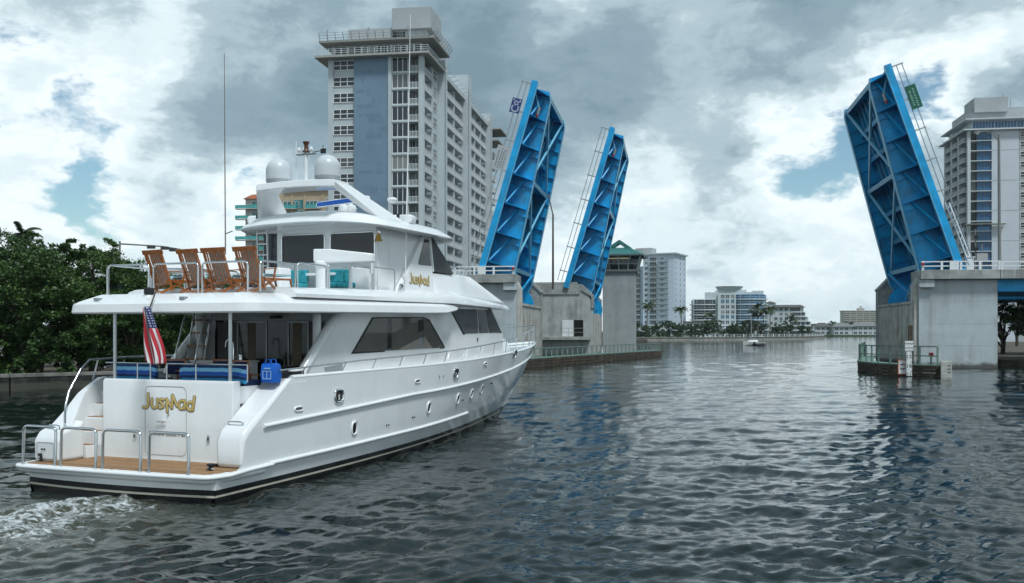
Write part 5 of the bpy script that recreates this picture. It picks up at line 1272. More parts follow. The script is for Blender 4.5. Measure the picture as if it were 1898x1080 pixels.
t = thing('soap_dispenser', 'small steel cup on the wet bar beside the tap', 'cup', YW(-.06, 4.4, 2.89), -YAW)
MB().lathe([(.05, 0), (.05, .16), (.045, .17), (0, .17)], (0, 0, 0), 14).build('cup_body', STEEL, t, smooth=40); MB().lathe([(.052, .1), (.054, .12), (.052, .14)], (0, 0, 0), 14).build('cup_rim', CHROME, t)
t = thing('tap_cluster', 'chrome tap handles by the sliding door on the aft deck', 'taps', YW(.95, 4.9, 1.97), -YAW)
MB().box(-.2, .35, 0, .4, 0, .78).build('cabinet', mat('cab_dark', (.02, .02, .022), rough=.3), t)
for x in (-.05, .1, .2): MB().tube([(x, .1, .78), (x, .1, .98 + x * .3), (x + .03, .05, 1.05 + x * .3)], .02, 8).build('tap', CHROME, t, smooth=50)
# bag and bins by the starboard quarter
t = thing('shopping_bag', 'bright blue bag hanging on the rail at the starboard quarter', 'bag', YW(2.45, 2.3, 2.46), -YAW)
BB = mat('bag_blue', (.006, .12, .55), rough=.4, var=.15, vscale=5)
MB().loft([[(-.20, -.12, .0), (.20, -.12, .0), (.20, .10, .0), (-.20, .10, .0)], [(-.22, -.14, .2), (.22, -.14, .2), (.22, .13, .2), (-.22, .13, .2)], [(-.21, -.11, .42), (.21, -.11, .42), (.2, .1, .42), (-.2, .1, .42)], [(-.22, -.06, .46), (.2, -.08, .47), (.2, .06, .45), (-.2, .07, .47)]], closed=True, cap=True).build('bag_body', BB, t, bevel=.02)
PB = mat('bag_print', (.35, .55, .75), rough=.5)
for x0, x1, z0, z1 in ((-.14, .10, .27, .285), (-.14, .10, .09, .105), (-.14, -.125, .105, .27), (.085, .10, .105, .27), (-.028, -.012, .105, .27), (-.10, .08, .33, .355)): MB().box(x0, x1, -.150, -.1415, z0, z1).build('print_mark', PB, t)
for y in (-.1, .08): MB().tube([(-.1, y, .44), (-.09, y, .54), (.06, y, .55), (.1, y, .44)], .012, 6).build('handle', BB, t)
t = thing('waste_bin', 'black round bin on the deck behind the blue bag', 'bin', YW(2.3, 2.75, 1.97), -YAW)
MB().lathe([(.2, 0), (.25, .55), (.27, .72), (.24, .74), (0, .72)], (0, 0, 0), 20).build('bin_body', RUBBER, t, smooth=40); MB().lathe([(.275, .68), (.28, .71), (.275, .73)], (0, 0, 0), 20).build('bin_rim', RUBBER, t)
t = thing('rope_coil', 'black and white coil of rope lying on the starboard cap rail', 'rope', YW(2.42, 3.35, 2.56), -YAW)
for k in range(4): MB().tube([(.16 * cos(a * pi / 8 + k), .2 * sin(a * pi / 8 + k), .03 + k * .04 + .01 * sin(a)) for a in range(16)], .026, 6, closed=True).build('rope_turn', RUBBER if k < 3 else WHITE, t, smooth=60)
# teal seating on the boat deck
for (x0, x1, y0, lab) in ((-1.15, .05, 6.9, 'teal cushioned bench nearer the roof ladder on the boat deck'), (.75, 1.75, 7.0, 'teal cushioned bench right of the crane post on the boat deck')):
    t = thing('bench_sofa', lab, 'sofa', YW((x0 + x1) / 2, y0, 4.70), -YAW, 'teal cushioned benches on the boat deck'); w = (x1 - x0) / 2
    MB().box(-w, w, 0, .55, 0, .22).build('base', GEL, t, bevel=.03)
    for k in range(2):
        a, b = lerp(-w, w, k / 2) + .01, lerp(-w, w, (k + 1) / 2) - .01
        MB().box(a, b, -.02, .5, .222, .38).build('seat_cushion', TEAL, t, bevel=.05, segs=3); MB().box(a, b, .38, .56, .384, .78).build('back_cushion', TEAL, t, bevel=.05, segs=3)
t = thing('deck_table', 'small round white table between deck chairs on the boat deck', 'table', YW(-.78, 3.25, 4.63), -YAW)
MB().lathe([(.26, .34), (.28, .36), (.27, .39), (0, .39)], (0, 0, 0), 20).build('table_top', GEL, t, smooth=40); MB().tube([(0, 0, 0), (0, 0, .35)], .05, 10).build('pedestal', GEL, t); MB().lathe([(.2, 0), (.18, .03), (0, .03)], (0, 0, 0), 16).build('foot', GEL, t)

# ensign hanging from a short staff
def flag():
    t = thing('ensign_flag', 'stars and stripes flag hanging in folds below the boat deck edge', 'flag', YW(.02, .98, 4.55), -YAW)
    MB().tube([(-.02, .2, .08), (.03, -.1, -.42), (.05, -.14, -.58)], .018, 8).build('staff', mat('staff_dark', (.05, .04, .035), rough=.5), t, smooth=40)
    nu, nv = 40, 44; vs = []; band = []; L_, Wd = 1.30, .98
    rings = []
    for j in range(nv + 1):
        v = j / nv                      # along the fly, downwards
        row = []
        for i in range(nu + 1):
            u = i / nu                  # across the stripes
            spread = lerp(.15, .66, min(1, v * 1.1)) * (1 + .1 * sin(v * 5))
            x = .02 + (u - .5) * spread + .26 * v + .04 * sin(v * 7 + u * 3) * v
            fold = .09 * sin(u * 13 + v * 1.5) * (1 - .35 * v) + .04 * sin(u * 29 + v * 4)
            z = -.30 - v * L_ * (1 - .10 * abs(u - .35)) - .10 * u * v
            row.append((x + .02 * sin(u * 20 + v * 3), -.14 + fold - .05 * v, z))
        rings.append(row)
    mb = MB().loft(rings)
    m = mat('flag_cloth', (.6, .6, .6), rough=.8); N = m.node_tree.nodes; Lk = m.node_tree.links; b = N['Principled BSDF']
    uvn = N.new('ShaderNodeUVMap'); sep = N.new('ShaderNodeSeparateXYZ'); Lk.new(uvn.outputs[0], sep.inputs[0])
    def mth(op, a, bb=None):
        n = N.new('ShaderNodeMath'); n.operation = op
        for k, x in enumerate((a, bb)):
            if x is None: continue
            if isinstance(x, (int, float)): n.inputs[k].default_value = x
            else: Lk.new(x, n.inputs[k])
        return n.outputs[0]
    U, V = sep.outputs['X'], sep.outputs['Y']
    st = mth('GREATER_THAN', mth('FRACT', mth('MULTIPLY', U, 6.5)), .5)
    canton = mth('MULTIPLY', mth('LESS_THAN', V, .38), mth('GREATER_THAN', U, .46))
    fx = mth('ABSOLUTE', mth('SUBTRACT', mth('FRACT', mth('MULTIPLY', U, 15.0)), .5)); fy = mth('ABSOLUTE', mth('SUBTRACT', mth('FRACT', mth('MULTIPLY', V, 22.0)), .5))
    star = mth('LESS_THAN', mth('ADD', fx, fy), .30)
    m1 = N.new('ShaderNodeMix'); m1.data_type = 'RGBA'; Lk.new(st, m1.inputs['Factor']); m1.inputs['A'].default_value = (.42, .025, .04, 1); m1.inputs['B'].default_value = (.66, .64, .63, 1)
    m2 = N.new('ShaderNodeMix'); m2.data_type = 'RGBA'; Lk.new(star, m2.inputs['Factor']); m2.inputs['A'].default_value = (.015, .025, .10, 1); m2.inputs['B'].default_value = (.5, .5, .55, 1)
    m3 = N.new('ShaderNodeMix'); m3.data_type = 'RGBA'; Lk.new(canton, m3.inputs['Factor']); Lk.new(m1.outputs['Result'], m3.inputs['A']); Lk.new(m2.outputs['Result'], m3.inputs['B'])
    Lk.new(m3.outputs['Result'], b.inputs['Base Color'])
    ob = mb.build('cloth', m, t, smooth=175)
    uv = ob.data.uv_layers.new(name='UVMap')
    for lp in ob.data.loops:
        k = lp.vertex_index; uv.data[lp.index].uv = ((k % (nu + 1)) / nu, (k // (nu + 1)) / nv)
    sd_ = ob.modifiers.new('thickness', 'SOLIDIFY'); sd_.thickness = .004
flag()
# ------------------------------------------------------------------ buildings
WALLW = mat('stucco_white', (.48, .535, .555), rough=.85, var=.10, vscale=.25, bump=.1, bscale=3, streak=((.42, .43, .42), .45, .5))
WALLG = mat('stucco_grey', (.38, .41, .42), rough=.85, var=.1, vscale=.3)
BLUEP = mat('panel_blue_grey', (.165, .245, .325), rough=.8, var=.10, vscale=.22)
PATCH = mat('panel_patch', (.148, .22, .295), rough=.8, var=.1, vscale=.5)
FARGL = mat('tower_window', (.016, .028, .042), rough=.08, spec=.6, var=.7, vscale=.35, each=((.20, .21, .20), .3))
FARGL2 = mat('balcony_void', (.025, .03, .033), rough=.35, var=.6, vscale=.5, each=((.26, .25, .22), .35))
SHEET = mat('curtain_pale', (.22, .22, .20), rough=.8, var=.4, vscale=.6)
SLABW = mat('slab_white', (.52, .57, .585), rough=.8, var=.08, vscale=.4)
SOFB = mat('soffit_beige', (.36, .35, .33), rough=.85, var=.08, vscale=.4)
RAILW = mat('rail_white', (.58, .62, .63), rough=.6)

def shared(fn):
    """first call builds the mesh object; later calls link copies that share its mesh"""
    st = {}
    def place(parent, loc, rz=0.0):
        if 'o' not in st:
            o = fn(parent); st['o'] = o; st['ch'] = list(o.children)
            o.location = loc; o.rotation_euler = (0, 0, rz); return o
        o = st['o'].copy(); C.objects.link(o); o.parent = parent; o.location = loc; o.rotation_euler = (0, 0, rz)
        for c in st['ch']: k = c.copy(); C.objects.link(k); k.parent = o
        return o
    return place
def window_unit(w, h, nx, nz, glass, frame, fr=.08, name='window', depth=.12):
    """glass set back in a frame with mullions; local origin lower left of the front face, facing -y"""
    def fn(parent):
        o = MB().box(0, w, 0, depth, 0, h).build(name, glass, parent)
        f = MB()
        for i in range(nx + 1): x = w * i / nx; f.box(x - fr / 2, x + fr / 2, -.05, -.002, 0, h)
        for k in range(nz + 1): z = h * k / nz; f.box(-fr / 2, w + fr / 2, -.055, -.051 + .002, z - fr / 2, z + fr / 2)
        f.build('window_frame', frame, o); return o
    return shared(fn)
def balcony_unit(w, d, rail_h=1.05, slab=.2, name='balcony', picket=.22, railm=None, slabm=None, ends=(True, True), solid=False):
    """slab reaching out to -y by d, open railing round it"""
    def fn(parent):
        o = MB().box(0, w, -d, 0, -slab, 0).build(name, slabm or SLABW, parent)
        f = MB(); y = -d + .06
        f.box(0, w, y - .04, y + .04, rail_h - .09, rail_h); f.box(0, w, y - .03, y + .03, .08, .15)
        n = max(2, int(w / picket))
        if solid: f.box(.02, w - .02, y - .015, y + .015, .16, rail_h - .1)
        else:
            for i in range(n + 1): x = w * i / n; f.box(x - .045, x + .045, y - .025, y + .025, .15, rail_h - .09)
        for e, x in zip(ends, (.04, w - .04)):
            if not e: continue
            f.box(x - .03, x + .03, y, -.01, rail_h - .09, rail_h)
            m_ = max(1, int(d / picket))
            for i in range(m_): yy = y + (d - .06) * i / m_; f.box(x - .025, x + .025, yy - .045, yy + .045, .1, rail_h - .09)
        f.build('railing', railm or RAILW, o); return o
    return shared(fn)

def tower_left():
    O = Vector((-15, 165, 0)); t = thing('condo_tower', 'tall white condominium tower with blue grey panel behind the yacht', 'apartment tower', O, BA)
    FH, NF, ZT = 2.78, 16, 50.4; LEN = 70.0
    MB().box(-16.8, -2.75, .3, LEN, 0, ZT).build('wall', WALLW, t)
    MB().box(-2.748, -1.6, 2.0, LEN, 0, ZT - .01).build('wall', WALLW, t)
    MB().box(-16.95, -16.1, -.05, .298, 0, ZT).build('pilaster', WALLW, t)
    MB().box(-12.3, -6.2, -.12, .296, 0, ZT).build('panel', BLUEP, t)
    pr = random.Random(11)
    for k in range(26):
        x = pr.uniform(-12.0, -7.4); z = pr.uniform(22, 48); w = pr.choice((.5, .7, 1.4, 2.6)); h = pr.choice((.5, .7, 1.1, .9))
        MB().box(x, min(x + w, -6.3), -.126 - .0004 * k, -.1205, z, z + h).build('paint_patch', PATCH, t)
    MB().box(-6.19, -5.6, -.3, .294, 0, ZT).build('pilaster', WALLW, t)
    MB().box(-.85, -.0, -.2, .75, 0, ZT).build('corner_column', WALLW, t)
    win = window_unit(3.7, 1.55, 3, 2, FARGL, WHITE, .12); gl = window_unit(2.75, 2.35, 3, 1, FARGL, WHITE, .10, 'window_wall')
    cb = balcony_unit(1.95, 1.7, ends=(False, False)); side_w = window_unit(2.6, 1.6, 2, 2, FARGL, WHITE, .1)
    bal = {}
    for k in range(NF):
        z = ZT - (k + 1) * FH
        win(t, (-16.05, .22, z + .95)); gl(t, (-5.55, .20, z + .28))
        MB().box(-5.598, -.86, -.02, .29, z - .05, z + .24).build('floor_band', SLABW, t)
        cb(t, (-2.75, 1.75, z + .12))
        MB().box(-2.72, -.9, 1.8, 1.99, z + .15, z + 2.5).build('balcony_door', FARGL2 if pr.random() < .6 else SHEET, t)
        for i in range(3): x = -2.5 + i * .55; MB().box(x, x + .09, 1.74, 1.798, z + .15, z + 2.5).build('door_mullion', RAILW, t)
    # long side: balconies between projecting fins
    secs = [(.8, 6.6, 1), (16.2, 32.4, 2), (38.2, 57.4, 3), (62.2, 70.0, 1)]
    R90 = radians(90)
    for (y0, y1, n) in secs:
        w = (y1 - y0) / n; unit = balcony_unit(w - .25, 1.55, picket=.34, ends=(False, False)); door = window_unit(w * .62, 2.2, 3, 1, FARGL2, RAILW, .1, 'balcony_door')
        door2 = window_unit(w * .26, 2.2, 1, 1, SHEET, RAILW, .1, 'curtain_window')
        for i in range(n):
            ya = y0 + i * w
            if i: MB().box(-1.598, -.05, ya - .12, ya + .08, 0, ZT - .2).build('party_wall', WALLW, t)
            for k in range(NF):
                z = ZT - (k + 1) * FH
                unit(t, (-1.6, ya + .1, z + .12), R90); door(t, (-1.55, ya + .5, z + .2), R90); door2(t, (-1.56, ya + w * .70, z + .2), R90)
    MB().box(-1.598, -.25, 6.7, 11.4, 0, ZT - .02).build('wall', WALLW, t)
    for k in range(NF): side_w(t, (-.22, 7.6, ZT - (k + 1) * FH + .8), R90)
    for (y0, y1, top) in ((11.5, 16.1, 56.5), (32.5, 38.1, 55.6), (57.5, 62.1, 53.2)):
        MB().box(-5.5, .9, y0, y1 - 2.2, 0, top).build('fin', WALLW, t); MB().box(-4.5, .35, y1 - 2.198, y1, 0, top - 2.5).build('fin', WALLG, t)
        for k in range(3): MB().box(.901, .96, y0 + .4, y0 + .55 + .1 * k, 2, top - 3).build('downpipe', GALV, t)
        for k in range(NF): MB().box(.36, .42, y1 - 1.6, y1 - .8, ZT - (k + 1) * FH + .9, ZT - (k + 1) * FH + 2.0).build('vent_window', FARGL, t)
    # roof terraces, penthouse and plant rooms
    MB().prism([(-18.9, -1.6), (1.2, -1.6), (1.2, 11.0), (-18.9, 11.0)], 'z', ZT + .002, ZT + .38).build('terrace_slab', SOFB, t)
    MB().box(-16.6, -.6, 1.0, 10.8, ZT + .382, ZT + 2.6).build('penthouse_wall', WALLW, t)
    pw = window_unit(2.4, 1.9, 2, 1, FARGL, WHITE, .1)
    for i in range(6): pw(t, (-16.3 + i * 2.62, .95, ZT + .5))
    MB().box(-18.2, 2.0, -1.3, 11.2, ZT + 2.602, ZT + 2.95).build('roof_slab', SOFB, t)
    def rail_line(p, q, z, h, m_, out=0.0, sp=1.4):
        p, q = Vector(p), Vector(q); d = q - p; n = max(1, int(d.length / sp)); nr = Vector((d.y, -d.x)).normalized() * out
        P3 = lambda v, zz, o: (v.x + nr.x * o, v.y + nr.y * o, zz)
        f = MB()
        for zz in (.35, .68, 1.0): f.beam(P3(p, z + h * zz, zz), P3(q, z + h * zz, zz), .07, .06)
        for i in range(n + 1): v = p.lerp(q, i / n); f.beam(P3(v, z, 0), P3(v, z + h, 1), .08, .08, (0, 1, 0))
        f.build('roof_railing', m_, t)
    rail_line((-18.7, -1.45), (1.05, -1.45), ZT + .38, 1.05, RAILW, sp=1.1); rail_line((1.05, -1.45), (1.05, 10.9), ZT + .38, 1.05, RAILW, sp=1.1)
    rail_line((-18.0, -1.15), (1.85, -1.15), ZT + 2.95, 1.15, GALV, .7); rail_line((1.85, -1.15), (1.85, 11.0), ZT + 2.95, 1.15, GALV, .7)
    MB().box(-14.4, -6.4, 3.0, 10.0, ZT + 2.952, ZT + 6.0).build('plant_room', WALLG, t); MB().box(-6.3, .6, 2.4, 10.5, ZT + 5.4, ZT + 9.2).build('lift_tower', WALLG, t, bevel=.08, segs=1)
    MB().box(-5.6, -.3, 3.2, 10.0, ZT + 2.954, ZT + 5.398).build('lift_base', WALLW, t)
    for i in range(3): MB().box(-5.5 + i * .5, -5.15 + i * .5, 3.1, 3.198, ZT + 3.4, ZT + 5.2).build('louvre', FARGL2, t)
    for x, y in ((-16.8, -.8), (-9.5, -.8), (-2.5, -.8), (1.2, 3), (1.2, 8)): MB().lathe([(.05, 0), (.05, 1.7), (.14, 1.75), (.14, 2.0), (0, 2.05)], (x, y, ZT + 2.95), 8).build('terrace_lamp', GALV, t)
    for (y0, y1) in ((16.1, 32.5), (38.1, 57.5)): MB().box(-16, .35, y0, y1, ZT + .002, ZT + .9).build('roof_parapet', WALLW, t); 
    for y in range(12, 62, 3): MB().beam((.3, y, ZT + .8), (1.5, y + .3, ZT + 1.2), .1, .1).build('davit_arm', GALV, t)
    MB().box(-17, 1.9, 62.2, 71.5, ZT - 2.5, ZT - 2.2).build('terrace_slab', SOFB, t); MB().box(-17, 2.6, 61.5, 71, ZT + .004, ZT + .3).build('roof_slab', SOFB, t)
tower_left()

def tower_right():
    O = W(1793, 612, 266); O.z = 0; t = thing('condo_tower', 'tall white condominium tower with blue glass strip at right edge', 'apartment tower', O, BA)
    FH, NF, ZT = 2.75, 17, 58.3; LEN = 24
    B2 = mat('blue_glazing', (.018, .10, .22), rough=.12, var=.35, vscale=.5); R90 = radians(90)
    MB().box(1.2, 30, 1.6, LEN, 0, ZT).build('wall', WALLW, t)
    MB().box(6.3, 13.2, .0, 1.598, 0, ZT).build('wall', mat('stucco_bluewhite', (.52, .56, .60), rough=.8, var=.06, vscale=.3), t); MB().box(13.202, 30, .2, 1.598, 0, ZT).build('wall', WALLG, t)
    MB().box(0, .8, -.2, .7, 0, ZT).build('corner_column', WALLW, t)
    gl = window_unit(3.5, 2.45, 4, 1, B2, mat('blue_mullion', (.06, .16, .26), rough=.4), .09, 'window_wall'); vo = window_unit(1.8, 2.3, 1, 1, FARGL2, GALV, .1, 'balcony_door'); wn = window_unit(4.4, 1.5, 3, 2, FARGL, WHITE, .12)
    un = balcony_unit(5.3, 1.4, ends=(False, False), picket=.4)
    for k in range(NF):
        z = ZT - (k + 1) * FH
        gl(t, (2.75, .6, z + .15)); vo(t, (.9, 1.4, z + .15)); MB().box(.82, 6.29, -.1, 1.59, z - .1, z + .12).build('floor_slab', SLABW, t)
        wn(t, (13.6, .12, z + .75)); wn(t, (19.5, .12, z + .75))
        if k % 3 == 1: MB().box(6.302, 13.19, -.03, -.002, z, z + .16).build('wall_joint', WALLG, t)
    # receding side
    for j, (y0, y1) in enumerate(((1.6, 6.9), (8.4, 13.7), (15.2, 20.5))):
        dr = window_unit(4.0, 2.2, 3, 1, FARGL2, RAILW, .1, 'balcony_door'); u2 = balcony_unit(5.2, 1.7, picket=.4)
        for k in range(NF):
            z = ZT - (k + 1) * FH; b_ = u2(t, (1.2, y1, z + .12), -R90); dr(t, (1.15, y1 - .6, z + .2), -R90)
        MB().box(-.3, 1.198, y1 + .1, y1 + 1.4, 0, ZT + (2 if j == 1 else .5)).build('fin', WALLW, t)
    for k in range(10): MB().beam((1, 3 + k * 2.2, ZT - .3 - .5 * (k % 3)), (-2.4, 3.3 + k * 2.2, ZT + .2 - .5 * (k % 3)), .12, .1).build('davit_arm', GALV, t)
    MB().box(-1.2, 31, -1.2, LEN, ZT + .002, ZT + .4).build('terrace_slab', SLABW, t); MB().box(1.5, 30, 1.5, LEN - 1, ZT + .402, ZT + 3.0).build('penthouse_wall', WALLW, t)
    pg = window_unit(5.6, 2.2, 7, 1, B2, GALV, .1)
    for i in range(5): pg(t, (1.8 + i * 5.7, 1.4, ZT + .5))
    MB().box(-.6, 31, -.6, LEN, ZT + 3.002, ZT + 3.35).build('roof_slab', SLABW, t)
    f = MB()
    for z in (.5, 1.1): f.beam((-.3, -.3, ZT + 3.35 + z), (30, -.3, ZT + 3.35 + z), .07, .07)
    for i in range(16): f.beam((-.3 + i * 2, -.3, ZT + 3.35), (-.3 + i * 2, -.3, ZT + 4.5), .08, .08, (0, 1, 0))
    f.build('roof_railing', GALV, t)
    MB().box(2, 30, 4, LEN - 2, ZT + 3.352, ZT + 7.0).build('plant_room', WALLG, t); MB().box(2.6, 11.3, 2.6, 12, ZT + 5.6, ZT + 9.6).build('lift_tower', WALLG, t)
    for x in (10.2, 12.0): MB().beam((x, 3, ZT + 9.4 if x < 11 else ZT + 7), (x, 3, ZT + 10.6 if x < 11 else ZT + 9), .2, .2, (0, 1, 0)).build('roof_mast', GALV, t)
    # work platform hung on the face
    MB().box(-1.0, 9.5, -1.6, -.3, 32.5, 32.75).build('work_platform', mat('platform_olive', (.20, .21, .15), rough=.7), t)
tower_right()

def slab_block(t, x0, x1, y0, y1, z0, z1, m, nfl, cols, winm, ww, wh, right_cols=(), right_w=1.0, nx=2, nz=1, frame=None):
    """plain block with window rows; cols = window lower-left x positions on the front"""
    MB().box(x0, x1, y0, y1, z0, z1).build('wall', m, t)
    fh = (z1 - z0) / nfl; wu = window_unit(ww, wh, nx, nz, winm, frame or RAILW, .12, depth=.1); wr = window_unit(right_w, wh, 1, 1, winm, frame or RAILW, .12, depth=.1) if right_cols else None
    for k in range(nfl):
        z = z0 + k * fh + (fh - wh) * .45
        for c in cols: wu(t, (c, y0 - .06, z))
        for c in right_cols: wr(t, (x1 + .06, c, z), radians(90))

def skyline():
    R90 = radians(90)
    # blue-white sixteen storey block
    d = 520; P = W(1250, 612, d); P.z = .9; t = thing('apartment_block', 'pale blue apartment block with stacked balconies right of the control tower', 'apartment block', P, radians(-26))
    BW = mat('bluewhite_stucco', (.50, .57, .65), rough=.85, var=.06, vscale=.1); GRT = mat('balcony_grey', (.27, .33, .37), rough=.7)
    e = d / F_PX; H = 142 * e + HC - .9; fh = H / 15.4
    slab_block(t, -17.5, 0, 0, 22, 0, H, BW, 15, (-16.6,), FARGL, 1.7, 1.5, (2.2, 10.5, 18.0), 1.1)
    MB().box(-18.2, 1.2, -1.0, 23, H + .002, H + .7).build('roof_slab', SLABW, t)
    slab_block(t, -27, -17.52, 3, 22, 0, H - 6, BW, 13, (-26.4,), FARGL, 1.0, 1.5)
    dk = window_unit(3.6, 2.0, 4, 1, FARGL2, RAILW, .1, 'balcony_door'); bl = balcony_unit(5.6, 1.4, solid=True, railm=GRT, slabm=SLABW); bs = balcony_unit(4.2, 1.4, picket=.5, railm=GRT)
    dk2 = window_unit(1.6, 1.8, 2, 1, FARGL, RAILW, .1, 'balcony_door')
    for k in range(1, 15):
        z = k * fh; dk(t, (-13.6, -.08, z + .3)); bs(t, (-14.0, -.02, z + .15)); bl(t, (-8.9, -.02, z + .15)); dk2(t, (-7.6, -.08, z + .3))
        if k < 13: dk(t, (-23.6, 2.92, z + .3)); bs(t, (-24.0, 2.98, z + .15))
    MB().box(-24, -14.5, 6, 14, H + .702, H + 4.2).build('plant_room', WALLG, t)
    slab_block(t, -30, -4, -9, -1.2, 0, 5.5, WALLW, 2, (-28, -22, -16, -10), FARGL, 4.5, 1.7)
    # curved glass front block
    d = 520; P = W(1352, 612, d); P.z = .9; t = thing('apartment_block', 'wide glassy apartment block with curved balcony bands on far shore', 'apartment block', P, radians(-12))
    e = d / F_PX; GB = mat('glazing_blue', (.04, .15, .27), rough=.1, var=.5, vscale=.3); H = 77 * e; fh = H / 8
    MB().box(-19.5, 18.5, 4.5, 18, 0, H - fh * .9).build('wall', SLABW, t); MB().box(-13, 14, 5.5, 18, H - fh * .9 + .002, H + 1.2).build('wall', SLABW, t)
    MB().lathe([(6.0, 0), (7.3, 1.5), (7.4, 2.0), (0, 2.1)], (0, 10, H + 2.45), 24).build('roof_crown', WALLG, t, smooth=40)
    MB().box(-7.5, 9, 6, 16, H + 1.202, H + 2.4).build('roof_crown_base', SLABW, t); MB().box(12, 18, 6, 14, H - fh * .9 + .004, H + 1.9).build('roof_pavilion', SLABW, t)
    pnl = window_unit(1.7, fh * .72, 2, 1, GB, SLABW, .12); dkw = window_unit(1.9, fh * .62, 2, 2, FARGL, SLABW, .15)
    for k in range(8):
        z = k * fh + .4
        for c, rx, ry in (((-13.0, 8.0), 8.2, 6.4), ((10.8, 8.4), 9.6, 8.0)):
            if k == 7 and c[0] < 0: continue
            A_ = list(range(180, 361, 12))
            MB().prism([(c[0] + rx * cos(radians(a)), c[1] + ry * sin(radians(a))) for a in A_], 'z', z - .62, z).build('balcony_slab', SLABW, t)
            MB().prism([(c[0] + (rx - .9) * cos(radians(a)), c[1] + (ry - .9) * sin(radians(a))) for a in A_], 'z', z + .002, z + fh - .63).build('curved_glazing', GB if c[0] > 0 else FARGL, t)
            MB().tube([(c[0] + (rx - .1) * cos(radians(a)), c[1] + (ry - .1) * sin(radians(a)), z + 1.0) for a in A_], .06, 5).build('railing', RAILW, t)
            for a in range(200, 350, 35): MB().tube([(c[0] + (rx - .85) * cos(radians(a)), c[1] + (ry - .85) * sin(radians(a)), z), (c[0] + (rx - .85) * cos(radians(a)), c[1] + (ry - .85) * sin(radians(a)), z + fh - .63)], .10, 5).build('mullion', SLABW, t)
        for x in (-4.4, -1.9, .9): (dkw if k % 3 else pnl)(t, (x, 1.94, z + .35))
    MB().box(-6.0, 3.4, 2.0, 5.4, 0, H + .6).build('centre_bay', SLABW, t)
    slab_block(t, -20, 18, -3, 1.8, 0, 3.6, WALLW, 1, tuple(range(-18, 16, 4)), FARGL, 2.8, 2.2)
    # stepped white block
    d = 540; P = W(1422, 612, d); P.z = .9; t = thing('apartment_block', 'white terraced apartment block with dark hipped roof on far shore', 'apartment block', P, radians(-10)); e = d / F_PX
    DR = mat('roof_slate', (.10, .095, .09), rough=.8, var=.2, vscale=.4)
    H = 46 * e; fh = H / 5.4; wd = window_unit(1.8, 1.7, 2, 1, FARGL, RAILW, .15); wl = window_unit(5.5, 1.9, 5, 1, FARGL2, RAILW, .15)
    pr = random.Random(3)
    for k in range(6):
        z0, z1 = k * fh, (k + 1) * fh; xr = interp(k, [0, 1, 2, 3, 4, 5], [25.5, 25.0, 23.5, 22.0, 20.5, 19.5])
        MB().box(.2 + .001 * k, xr, .01 * k, 16, z0, z1 - .002).build('wall', WALLW, t); MB().box(14, xr + .9, -.8, 4, z0 - .12, z0 + .12).build('terrace_slab', SLABW, t)
        for x in (1.2, 3.8, 6.6, 9.4): 
            if pr.random() < .8: wd(t, (x, .01 * k - .06, z0 + .8))
        wl(t, (12.2, .01 * k - .06, z0 + .6)); (wd(t, (18.4, .01 * k - .06, z0 + .8)) if k < 5 else None)
        if k < 3: wd(t, (21.0, .01 * k - .06, z0 + .8))
    MB().loft([[(-.6, -1, H + 1.75), (20.4, -1, H + 1.75), (20.4, 17, H + 1.75), (-.6, 17, H + 1.75)], [(1.4, 3, H + 3.2), (18.6, 3, H + 3.2), (18.6, 13, H + 3.2), (1.4, 13, H + 3.2)]], closed=True, cap=True).build('roof', DR, t)
    MB().box(-.8, 4.6, 1.5, 7, H + 2.0, H + 4.2).build('turret', WALLW, t); MB().loft([[(-1.3, 1, H + 4.2), (5.1, 1, H + 4.2), (5.1, 7.5, H + 4.2), (-1.3, 7.5, H + 4.2)], [(1.8, 4, H + 5.3), (2.0, 4, H + 5.3), (2.0, 4.4, H + 5.3), (1.8, 4.4, H + 5.3)]], closed=True, cap=True).build('turret_roof', DR, t)
    # low white waterside building
    d = 430; P = W(1270, 612, d); P.z = .9; t = thing('waterside_house', 'low white waterside building between the two far apartment blocks', 'house', P, radians(-8)); e = d / F_PX
    slab_block(t, 0, 10, 0, 9, 0, 6.4, WALLW, 2, (.7, 3.8, 6.9), FARGL2, 2.4, 2.1); MB().box(-.6, 10.6, -.6, 9.6, 6.402, 6.8).build('roof_slab', DR, t)
    d = 425; P = W(1330, 612, d); P.z = .9; t = thing('waterside_house', 'long low white pavilion at the foot of the glassy block', 'house', P, radians(-8))
    slab_block(t, 0, 16, 0, 8, 0, 3.3, WALLW, 1, (.8, 4.2, 7.6, 11.0), FARGL2, 2.6, 2.0); MB().box(-.8, 17, -.9, 8.6, 3.302, 3.7).build('roof_slab', SLABW, t)
    # villas on the far side of the bend
    for (u, d, w, h, rm, lab) in ((1512, 610, 9, 5.2, 'roof_slate', 'brown roofed villa beside trees beyond the sailboat'), (1546, 600, 11, 5.0, 'villa_roof', 'pale villa with grey hipped roof on the far shore'), (1581, 600, 15, 5.4, 'villa_roof', 'white two storey villa nearest the right pier on the far shore')):
        mat('villa_roof', (.17, .18, .18), rough=.8, var=.15, vscale=.4)
        P = W(u, 612, d); P.z = .9; t = thing('villa', lab, 'house', P, radians(-6)); n = int(w // 3)
        slab_block(t, 0, w, 0, 8, 0, h, WALLW, 2, tuple(.5 + i * 3 for i in range(n)), FARGL, 1.9, 1.5); MB().loft([[(-1, -1, h), (w + 1, -1, h), (w + 1, 9, h), (-1, 9, h)], [(2.5, 3.5, h + 2.4), (w - 2.5, 3.5, h + 2.4), (w - 2.5, 4.5, h + 2.4), (2.5, 4.5, h + 2.4)]], closed=True, cap=True).build('roof', MATS[rm], t)
    # far slab block and distant pair
    d = 1150; P = W(1563, 612, d); P.z = .9; t = thing('apartment_block', 'long beige slab block far away beside the right pier', 'apartment block', P, radians(-4)); e = d / F_PX
